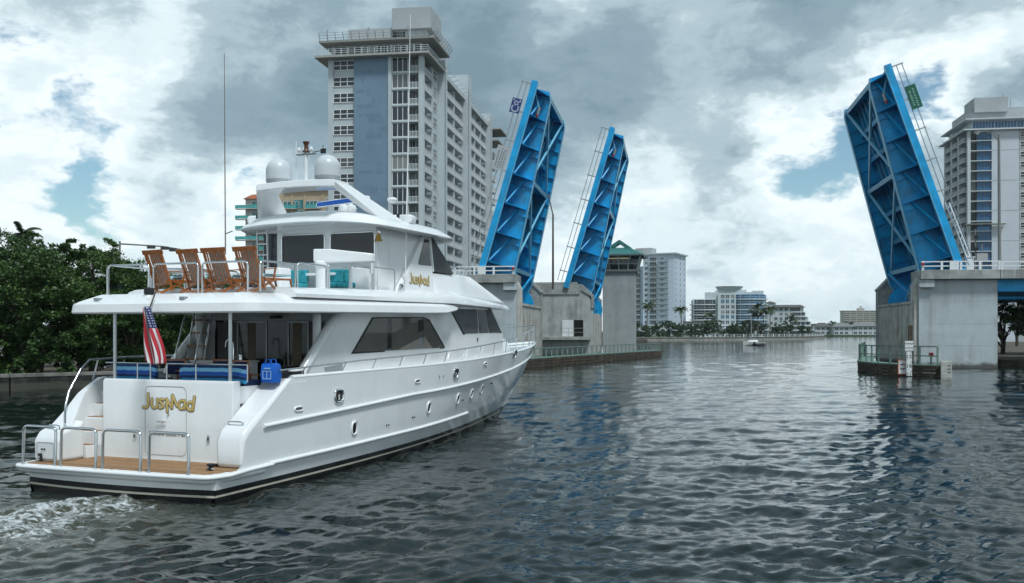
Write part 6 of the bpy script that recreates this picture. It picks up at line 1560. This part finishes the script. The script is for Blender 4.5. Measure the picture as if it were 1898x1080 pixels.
    BG = mat('beige_stucco', (.42, .40, .36), rough=.85, var=.05, vscale=.05); H = 40 * e; n = 11
    MB().box(0, 46, 0, 14, 0, H).build('wall', BG, t); fb = balcony_unit(6.6, 1.2, solid=True, railm=BG, slabm=BG); dk = window_unit(6.0, 1.5, 5, 1, FARGL2, BG, .2, 'balcony_door')
    for k in range(n):
        for i in range(6): x = .4 + i * 7.6 ; fb(t, (x, -.02, k * H / n + .3)); dk(t, (x + .3, -.08, k * H / n + .7))
    for x in (7.2, 14.8, 22.4, 30.0, 37.6): MB().box(x, x + .8, -1.5, -.02, 0, H).build('pilaster', BG, t)
    MB().box(-1, 47, -1.6, 15, H + .002, H + .8).build('roof_slab', BG, t); MB().box(18, 25, 2, 9, H + .802, H + 3.6).build('plant_room', BG, t); MB().box(20.5, 22.5, 4, 6, H + 3.602, H + 6).build('roof_mast', BG, t)
    d = 1500; P = W(1537, 612, d); P.z = .9; t = thing('apartment_block', 'tiny pair of pale towers on the far horizon', 'apartment block', P, 0); e = d / F_PX
    MB().box(0, 5.5, 0, 8, 0, 18 * e).build('wall', WALLW, t); MB().box(6.5, 11.5, 0, 8, 0, 19.5 * e).build('wall', WALLG, t); MB().box(5.6, 6.4, 2, 4, 0, 16 * e).build('wall', FARGL2, t)
    # terracotta roofed block behind the yacht
    d = 300; P = W(455, 612, d); P.z = .9; t = thing('apartment_block', 'sandy apartment block with terracotta roofs and turquoise balconies behind the radar arch', 'apartment block', P, BA); e = d / F_PX
    SAND = mat('sand_stucco', (.46, .36, .25), rough=.85, var=.08, vscale=.15); CRM = mat('cream_stucco', (.47, .45, .41), rough=.85, var=.06, vscale=.2); TER = mat('terracotta_tile', (.33, .105, .045), rough=.8, var=.25, vscale=.8); TQ = mat('turquoise_glass', (.06, .33, .32), rough=.15, var=.25, vscale=.4); TQD = mat('turquoise_glazing', (.03, .17, .18), rough=.1, var=.4, vscale=.4)
    H = 260 * e; fh = 19.3 * e
    MB().box(0, 9.2, 0, 14, 0, H).build('wall', CRM, t); MB().box(9.202, 32, 2, 16, 0, H + 2.5).build('wall', SAND, t)
    tb = balcony_unit(11.6, 1.8, solid=True, railm=TQ, slabm=CRM, ends=(True, True)); dk = window_unit(5.0, 2.2, 4, 1, TQD, RAILW, .12, 'balcony_door'); sb = balcony_unit(4.4, 1.4, solid=True, railm=TQ, slabm=CRM); gw = window_unit(3.0, 2.5, 3, 1, TQD, MATS['turquoise_glass'], .12); bw_ = window_unit(2.3, 2.8, 2, 2, FARGL, RAILW, .14)
    for k in range(6):
        z = H - (k + 1) * fh
        tb(t, (-2.6, -.02, z + .15)); dk(t, (2.2, -.08, z + .25))
        for x in (11.6, 18.8): dk(t, (x, 1.92, z + .25)); sb(t, (x + .2, 1.98, z + .15))
        gw(t, (16.0 - .9, 1.90, z + .3)); bw_(t, (25.2, 1.92, z + .2)); bw_(t, (28.2, 1.92, z + .2))
    for x in (14.2, 18.2, 24.0): MB().box(x, x + .6, 1.5, 1.998, 0, H + 1).build('pilaster', SAND, t)
    def hip(x0, x1, y0, y1, z, h, nm='roof'): MB().loft([[(x0, y0, z), (x1, y0, z), (x1, y1, z), (x0, y1, z)], [(x0 + 1.8, y0 + 3, z + h), (x1 - 1.8, y0 + 3, z + h), (x1 - 1.8, y1 - 3, z + h), (x0 + 1.8, y1 - 3, z + h)]], closed=True, cap=True).build(nm, TER, t)
    hip(-.6, 9.6, -.8, 14.5, H + .002, 1.7); hip(12, 28, 1.2, 16, H + 2.504, 3.4)
    # small grey block seen between the chairs
    d = 230; P = W(316, 612, d); P.z = .9; t = thing('office_block', 'small grey blue building between the deck chairs above the trees', 'building', P, BA); e = d / F_PX
    slab_block(t, 0, 6.5, 0, 9, 0, 128 * e, WALLG, 8, (.5, 3.4), mat('office_glass', (.05, .09, .12), rough=.15, var=.3, vscale=.5), 2.5, 1.5); MB().box(-.3, 6.8, -.3, 9.2, 128 * e + .002, 128 * e + 1.2).build('parapet', WALLG, t)
skyline()
# ------------------------------------------------------------------ vegetation
def leaf_mat(name, a, b_, rough=.45):
    m = bpy.data.materials.new(name); m.use_nodes = True; N = m.node_tree.nodes; L = m.node_tree.links; b = N['Principled BSDF']
    g = N.new('ShaderNodeNewGeometry'); rp = N.new('ShaderNodeValToRGB'); rp.color_ramp.elements[0].color = a + (1,); rp.color_ramp.elements[1].color = b_ + (1,)
    L.new(g.outputs['Random Per Island'], rp.inputs['Fac']); L.new(rp.outputs[0], b.inputs['Base Color'])
    b.inputs['Roughness'].default_value = rough; b.inputs['Specular IOR Level'].default_value = .4
    tr = N.new('ShaderNodeBsdfTranslucent'); L.new(rp.outputs[0], tr.inputs['Color']); mx = N.new('ShaderNodeMixShader'); mx.inputs[0].default_value = .22
    out = N['Material Output']; L.new(b.outputs[0], mx.inputs[1]); L.new(tr.outputs[0], mx.inputs[2]); L.new(mx.outputs[0], out.inputs['Surface']); return m
LEAF1 = leaf_mat('leaf_sea_grape', (.020, .050, .014), (.070, .140, .034)); LEAF2 = leaf_mat('leaf_mangrove', (.024, .058, .016), (.09, .165, .038)); LEAF3 = leaf_mat('leaf_far', (.028, .055, .026), (.065, .11, .045)); LEAFP = leaf_mat('leaf_palm', (.02, .04, .014), (.06, .09, .03)); LEAFY = leaf_mat('leaf_light', (.032, .075, .018), (.115, .20, .048))
BARK = mat('bark', (.075, .06, .045), rough=.95, var=.4, vscale=4, bump=.6, bscale=14)
BARKP = mat('palm_bark', (.16, .13, .10), rough=.95, var=.3, vscale=5, bump=.5, bscale=10)
def crown_mesh(seed, blobs, nclump, nleaf, size, squash=1.0):
    """leaves in clumps; clumps lie in the outer shell of several lobes"""
    rg = np.random.default_rng(seed); P = []; 
    tot = sum(b[3] ** 2 for b in blobs)
    for (cx, cy, cz, r) in blobs:
        k = max(3, int(nclump * r * r / tot))
        d = rg.normal(size=(k, 3)); d /= np.linalg.norm(d, axis=1)[:, None]; d[:, 2] = np.where(d[:, 2] < -.55, -d[:, 2] * .6, d[:, 2])
        rad = r * np.where(rg.uniform(size=k) < .1, rg.uniform(1.05, 1.35, size=k), rg.uniform(.55, 1.06, size=k) ** .6)
        cc = np.array([cx, cy, cz]) + d * rad[:, None] * np.array([1, 1, squash])
        cr = r * rg.uniform(.13, .27, size=k)
        for c, q in zip(cc, cr):
            m = int(nleaf * rg.uniform(.6, 1.4)); e = rg.normal(size=(m, 3)) * q * .62; e[:, 2] *= .62; P.append(c + e)
    P = np.concatenate(P); n = len(P)
    # leaf cards: random normals leaning upwards
    nr = rg.normal(size=(n, 3)); nr[:, 2] = np.abs(nr[:, 2]) + .35; nr /= np.linalg.norm(nr, axis=1)[:, None]
    a = np.cross(nr, rg.normal(size=(n, 3))); a /= np.linalg.norm(a, axis=1)[:, None]; b = np.cross(nr, a)
    s = size * rg.uniform(.6, 1.35, size=n)[:, None]
    v = np.stack([P - a * s * .5, P + b * s * .36, P + a * s * .5 + nr * s * .12, P - b * s * .36], 1).reshape(-1, 3)
    return v, n
def quads_mesh(name, v, n, m):
    me = bpy.data.meshes.new(name); me.vertices.add(n * 4); me.vertices.foreach_set('co', v.astype(np.float32).ravel())
    me.loops.add(n * 4); me.loops.foreach_set('vertex_index', np.arange(n * 4, dtype=np.int32)); me.polygons.add(n)
    me.polygons.foreach_set('loop_start', np.arange(0, n * 4, 4, dtype=np.int32)); me.polygons.foreach_set('loop_total', np.full(n, 4, dtype=np.int32)); me.update(); me.validate(); me.materials.append(m); return me
def broad_tree(label, loc, h, spread, seed, leafm, nclump=110, nleaf=55, size=.26, group=None, trunk_r=.22, low=.25, name='broadleaf_tree', lobes=7):
    r = random.Random(seed); t = thing(name, label, 'tree', loc, 0, group)
    blobs = []
    for i in range(lobes):
        a = 2 * pi * i / lobes + r.uniform(-.5, .5); rr = spread * r.uniform(.25, .62); z = h * r.uniform(low + .12, .78)
        blobs.append((rr * cos(a), rr * sin(a), z, spread * r.uniform(.34, .52)))
    blobs.append((r.uniform(-.2, .2) * spread, r.uniform(-.2, .2) * spread, h * .80, spread * .42)); blobs.append((r.uniform(-.4, .4) * spread, 0, h * .9, spread * .24))
    v, n = crown_mesh(seed, blobs, nclump, nleaf, size, .8)
    link('crown', quads_mesh('crown', v, n, leafm), t)
    tr = MB(); tr.tube([(0, 0, -.3), (r.uniform(-.2, .2), 0, h * .25), (r.uniform(-.3, .3), r.uniform(-.2, .2), h * .55), (0, 0, h * .8)], [trunk_r * 1.3, trunk_r, trunk_r * .7, trunk_r * .25], 9); tr.build('trunk', BARK, t, smooth=60)
    for (bx_, by_, bz, br) in blobs[:lobes]:
        f = r.uniform(.12, .4); MB().tube([(0, 0, h * f * .6), (bx_ * .45, by_ * .45, lerp(h * f, bz, .5)), (bx_, by_, bz)], [trunk_r * .55, trunk_r * .4, trunk_r * .12], 6).build('limb', BARK, t, smooth=60)
    return t
def palm(label, loc, h, fl, seed, lean=(0, 0), group=None, nf=15, nl=16, name='palm_tree', wind=0.0, fat=1.0):
    r = random.Random(seed); t = thing(name, label, 'palm', loc, 0, group)
    pts = [(lean[0] * f * f, lean[1] * f * f, h * f) for f in (0, .25, .5, .75, 1)]; MB().tube(pts, [.24, .19, .17, .15, .14], 8).build('trunk', BARKP, t, smooth=60)
    top = Vector(pts[-1])
    for k in range(nf):
        a = 2 * pi * k / nf + r.uniform(-.25, .25); el = r.uniform(-.25, 1.15); L_ = fl * r.uniform(.8, 1.1); d = Vector((cos(a), sin(a), 0)); mb = MB()
        prev = None; pos = top.copy(); n = 9; vel = (d * cos(el) + Vector((0, 0, sin(el))))
        rach = [pos.copy()]
        for i in range(n):
            pos = pos + vel * (L_ / n); vel = (vel + Vector((wind * .10, 0, -.17))).normalized(); rach.append(pos.copy())
        mb.tube(rach, [.04 * (1 - i / (n + 1)) + .008 for i in range(n + 1)], 4)
        for i in range(nl):
            f = .12 + .86 * i / nl; q = f * n; i0 = min(int(q), n - 1); p = rach[i0].lerp(rach[i0 + 1], q - i0); tg = (rach[i0 + 1] - rach[i0]).normalized()
            sd = tg.cross(Vector((0, 0, 1))); sd = sd.normalized() if sd.length > .05 else Vector((1, 0, 0))
            ll = fl * .30 * (1 - .65 * abs(f - .4)) 
            for s in (1, -1):
                e = p + sd * (s * ll * .8) + tg * ll * .55 + Vector((wind * ll * .3, 0, -ll * r.uniform(.25, .6))); wv = tg * (.035 + .01 * fl) * fat
                mb.add([p - wv, p + wv, e + wv * .3, e - wv * .3], [(0, 1, 2, 3)])
        mb.build('frond', LEAFP, t)
    return t
G = 'trees on the left bank behind the yacht'
specs = [  # column, depth, height, spread, seed, leaf, label
    (-45, 66, 11.0, 4.6, 1, LEAF1, 'dark leafy tree cut by the left picture edge'), (52, 64, 9.6, 4.4, 2, LEAF2, 'broad green tree second from the left picture edge'), (120, 67, 10.4, 3.6, 3, LEAF1, 'tall leafy tree with spiky top left of the signal mast'),
    (172, 66, 10.0, 3.4, 4, LEAFY, 'bright green tree with loose crown beside the signal mast'), (240, 68, 7.7, 3.6, 5, LEAF2, 'rounded green tree behind the left roof post'), (305, 72, 8.0, 3.8, 6, LEAFY, 'bright green tree behind the flag'), (15, 78, 11.2, 5.0, 7, LEAF1, 'dark tree in the back row below the palm'),
    (205, 80, 9.0, 4.5, 8, LEAF1, 'dark tree in the back row left of the chairs'), (370, 82, 8.2, 4.2, 9, LEAF2, 'green tree behind the middle deck chairs'), (440, 92, 8.4, 4.4, 10, LEAF1, 'dark tree farthest right on the bank, behind the yacht cabin')]
for (u, d, h, s, seed, lm, lab) in specs:
    p = W(u, 612, d); p.z = .7; broad_tree(lab, p, h * .95, s, seed, lm, 320, 130, .125 + .022 * (seed % 4), G, .24, .02, lobes=9 + seed % 4)
for i, (u, d, h, s, lab) in enumerate(((-10, 62.5, 3.6, 2.6, 'low dark bush on the seawall at the left picture edge'), (75, 63, 3.4, 2.4, 'low dark bush on the seawall below the second tree'), (150, 65.5, 3.6, 2.4, 'low bush on the seawall left of the roof post'), (215, 68, 3.4, 2.4, 'low bush on the seawall behind the roof post'), (285, 73, 3.8, 2.8, 'low bush behind the flag and settee'), (350, 80, 4.0, 3.0, 'low bush behind the port ladder'))):
    p = W(u, 612, d); p.z = .7; broad_tree(lab, p, h, s, 40 + i, LEAF1 if i % 2 else LEAF2, 120, 70, .22, 'bushes along the left seawall', .1, .0, 'bush', 5)
p = W(34, 612, 80); p.z = .7; palm('wind blown palm rising above the trees at far left', p, 10.9, 1.5, 3, (.4, 0), nf=20, nl=22, wind=1.0)
# right bank, under the span
for i, (u, d, h, s, lab) in enumerate(((1858, 128, 7.2, 4.0, 'shady tree under the right span, left of two'), (1905, 124, 7.0, 4.2, 'shady tree under the right span at the picture edge'), (1885, 190, 15.5, 6.0, 'bushy tree showing above the right span railing'), (1800, 175, 13.2, 4.0, 'small tree showing behind the barrier gate'))):
    p = W(u, 612, d); p.z = .62; broad_tree(lab, p, h, s, 60 + i, LEAF1, 90, 50, .3, 'trees on the right bank', .25, .28)
# far shore trees and palms
far = [(1182, 352, 5.0, 3.4), (1200, 356, 3.6, 2.6), (1222, 362, 5.2, 3.4), (1240, 366, 5.8, 3.6), (1256, 360, 5.0, 3.0), (1262, 372, 4.4, 3.0), (1283, 372, 4.0, 3.0), (1300, 380, 4.4, 3.2), (1312, 378, 6.2, 3.6), (1324, 382, 6.8, 3.8), (1352, 392, 4.4, 3.0), (1362, 395, 4.2, 3.0), (1376, 398, 5.6, 3.4), (1388, 402, 6.6, 3.8), (1396, 404, 6.0, 3.6), (1412, 412, 5.0, 3.4), (1440, 420, 5.0, 3.2), (1452, 424, 6.6, 2.6), (1466, 428, 4.6, 3.0), (1487, 432, 4.4, 3.0), (1498, 436, 3.8, 2.8)]
proto = {}
place = ['left end of the far shore', 'far shore below the pale blue block', 'far shore below the glassy block', 'far shore behind the sailboat', 'far shore below the terraced block']
cnt = {}
for i, (u, d, h, s) in enumerate(far):
    p = W(u, 612, d); p.z = .9
    sec = 0 if u < 1210 else 1 if u < 1270 else 2 if u < 1370 else 3 if u < 1420 else 4
    cnt[sec] = cnt.get(sec, 0) + 1; od = ['first', 'second', 'third', 'fourth', 'fifth', 'sixth', 'seventh', 'eighth'][cnt[sec] - 1]
    broad_tree('%s small green tree from the left, %s' % (od, place[sec]), p, h * 1.1, s * 1.25, 100 + i, LEAF3, 70, 34, .5, 'trees on the far shore', .2, .0, lobes=6)
for i, (u, d, h, lab) in enumerate(((1198, 372, 12.5, 'tall palm on far shore in front of the pale blue block'), (1264, 378, 11.0, 'palm on far shore at the right corner of the pale blue block'), (1310, 400, 9.5, 'palm on far shore at the left of the glassy block'), (1405, 398, 12.2, 'tallest palm of the cluster behind the sailboat'), (1416, 402, 11.0, 'palm in the middle of the cluster behind the sailboat'), (1427, 400, 11.6, 'palm at the right of the cluster behind the sailboat'), (1396, 404, 10.0, 'palm at the left of the cluster behind the sailboat'), (1470, 430, 8.0, 'palm on far shore in front of the terraced block'))):
    p = W(u, 612, d); p.z = .9; palm(lab, p, h, 3.3, 20 + i, (random.Random(i).uniform(-.8, .8), 0), 'palms on the far shore', 15, 10, fat=3.2)
# clipped hedge line behind the far seawall: ground cover
hb = []
for i in range(len(FB) - 1):
    for j in range(26):
        q = Vector((*FB[i], 0)).lerp(Vector((*FB[i + 1], 0)), (j + rnd.random()) / 26); hb.append((q.x + rnd.uniform(-1, 1), q.y + 3 + rnd.uniform(0, 4), 1.5 + rnd.uniform(0, .5), rnd.uniform(.7, 1.2)))
v, n = crown_mesh(55, hb, 500, 16, .5, .9); hg = link('shore_shrubs', quads_mesh('shore_shrubs', v, n, LEAF3)); tag(hg, 'low dark shrubs running along the far seawall', 'shrubs', kind='stuff')
# far wooded shore: reads as one mass
rgw = random.Random(8); bl = []
for i in range(150):
    u = rgw.uniform(1495, 1660); d = rgw.uniform(640, 820); hh = rgw.uniform(3.5, 8.5); p = W(u, 612, d); bl.append((p.x, p.y, .9 + hh * .45, hh * .62))
v, n = crown_mesh(77, bl, 1500, 14, 1.5, .85); wd_ = link('far_wood', quads_mesh('far_wood', v, n, LEAF3)); tag(wd_, 'dark strip of trees on the far shore at the river bend', 'trees', kind='stuff')
# the far seawall and dock fence
seawall('seawall', 'pale seawall along the far shore behind the sailboat', [(q[0], q[1]) for q in FB], 1.3, .7, mat('far_wall', (.30, .29, .26), rough=.9, var=.3, vscale=.6), None)
t = thing('dock_fence', 'grey post and rail dock fence along the far shore right of the sailboat', 'fence', (FB[2][0], FB[2][1], 0))
for i in range(2, len(FB) - 1):
    a, b = Vector((FB[i][0] - FB[2][0], FB[i][1] - FB[2][1], 1.3)), Vector((FB[i+1][0] - FB[2][0], FB[i+1][1] - FB[2][1], 1.3)); k = int((b - a).length / 1.7)
    for j in range(k): q = a.lerp(b, j / k); MB().box(q.x - .16, q.x + .16, q.y - .16, q.y + .16, -.6, 2.3).build('post', GALV if j % 3 else WHITE, t)
    MB().beam(a + Vector((0, 0, .85)), b + Vector((0, 0, .85)), .12, .12).build('rail', GALV, t)

# ------------------------------------------------------------------ small craft
def sailboat():
    d = 236; p = W(1396, 612, d); p.z = 0; t = thing('sailboat', 'small white sailboat with bare mast anchored off the far shore', 'sailboat', p, radians(118))
    # local: +y forward
    L_, B_ = 6.4, 1.15; rings = []
    for i in range(13):
        s = i / 12; y = -L_ / 2 + s * L_; w = B_ * (1 - max(0, s - .35) ** 2.2 / .65 ** 2.2) * (.8 + .2 * min(1, s / .3)) + .01; zs = .85 + .25 * s * s
        rings.append([(-w, y, zs), (-w * .92, y, .35), (-w * .6, y, -.1), (0, y, -.3), (w * .6, y, -.1), (w * .92, y, .35), (w, y, zs)])
    MB().loft(rings, closed=True, cap=True).build('hull', mat('sail_hull', (.55, .55, .53), rough=.4, var=.1, vscale=2), t, smooth=50)
    MB().loft([[(-.65, -1.0, .85), (.65, -1.0, .85), (.55, -1.0, 1.35), (-.55, -1.0, 1.35)], [(-.45, 1.6, .95), (.45, 1.6, .95), (.3, 1.4, 1.25), (-.3, 1.4, 1.25)]], closed=True, cap=True).build('cabin', WHITE, t)
    MB().tube([(0, .6, .9), (0, .6, 7.2)], .11, 8).build('mast', GALV, t); MB().tube([(0, .55, 1.9), (0, -2.2, 1.9)], .07, 8).build('boom', mat('sail_cover', (.02, .05, .09), rough=.8), t)
    for q in ((0, 3.15, 1.1), (0, -3.1, .9), (1.0, .3, .9), (-1.0, .3, .9)): MB().tube([(0, .6, 7.1), q], .015, 4).build('stay', GALV, t)
    MB().box(-.8, .8, -2.8, -1.3, 2.2, 2.28).build('bimini_top', WHITE, t)
    for x in (-.75, .75):
        for y in (-2.7, -1.4): MB().tube([(x, y, .8), (x, y, 2.2)], .03, 5).build('bimini_post', GALV, t)
    p = W(1407, 612, d - 2); p.z = 0; t = thing('inflatable_dinghy', 'dark inflatable dinghy floating at the right of the sailboat', 'dinghy', p, radians(-70))
    DK = mat('dinghy_grey', (.035, .038, .042), rough=.6)
    MB().tube([(-.62, -1.3, .28), (-.62, .5, .3), (-.4, 1.15, .36), (0, 1.4, .42), (.4, 1.15, .36), (.62, .5, .3), (.62, -1.3, .28)], .24, 10).build('tube', DK, t, smooth=60)
    MB().box(-.45, .45, -1.1, .9, .08, .2).build('floor', DK, t); MB().box(-.14, .14, -1.5, -1.15, .2, .95).build('outboard', BLK, t, bevel=.03)
sailboat()
d = 300; p = W(1340, 612, 356); p.z = 0
t = thing('moored_cruiser', 'low white cruiser moored below the glassy block', 'boat', W(1318, 612, 366) * 1.0, radians(100)); t.location.z = 0
MB().loft([[(-1.5, -5, 1.4), (-1.3, -5, -.3), (1.3, -5, -.3), (1.5, -5, 1.4)], [(-1.6, 1, 1.5), (-1.3, 1, -.3), (1.3, 1, -.3), (1.6, 1, 1.5)], [(-.1, 6, 2.0), (-.05, 5, 0), (.05, 5, 0), (.1, 6, 2.0)]], closed=True, cap=True).build('hull', GEL, t, smooth=40)
MB().loft([[(-1.2, -3.5, 1.4), (1.2, -3.5, 1.4), (1.0, -3.3, 2.8), (-1.0, -3.3, 2.8)], [(-.9, 2, 1.5), (.9, 2, 1.5), (.7, .4, 2.6), (-.7, .4, 2.6)]], closed=True, cap=True).build('cabin', GREYP, t)

# ------------------------------------------------------------------ the air
hz = bpy.data.materials.new('haze'); hz.use_nodes = True; N_ = hz.node_tree.nodes; L_ = hz.node_tree.links; N_.remove(N_['Principled BSDF'])
pv = N_.new('ShaderNodeVolumePrincipled'); pv.inputs['Color'].default_value = (.80, .90, .97, 1); pv.inputs['Density'].default_value = .00008; pv.inputs['Anisotropy'].default_value = .1
L_.new(pv.outputs[0], N_['Material Output'].inputs['Volume'])
hb_ = MB().box(-1500, 1500, -600, 2900, -4.2, 78).build('haze', hz); tag(hb_, 'thin pale sea air over the whole scene', 'haze', kind='stuff')
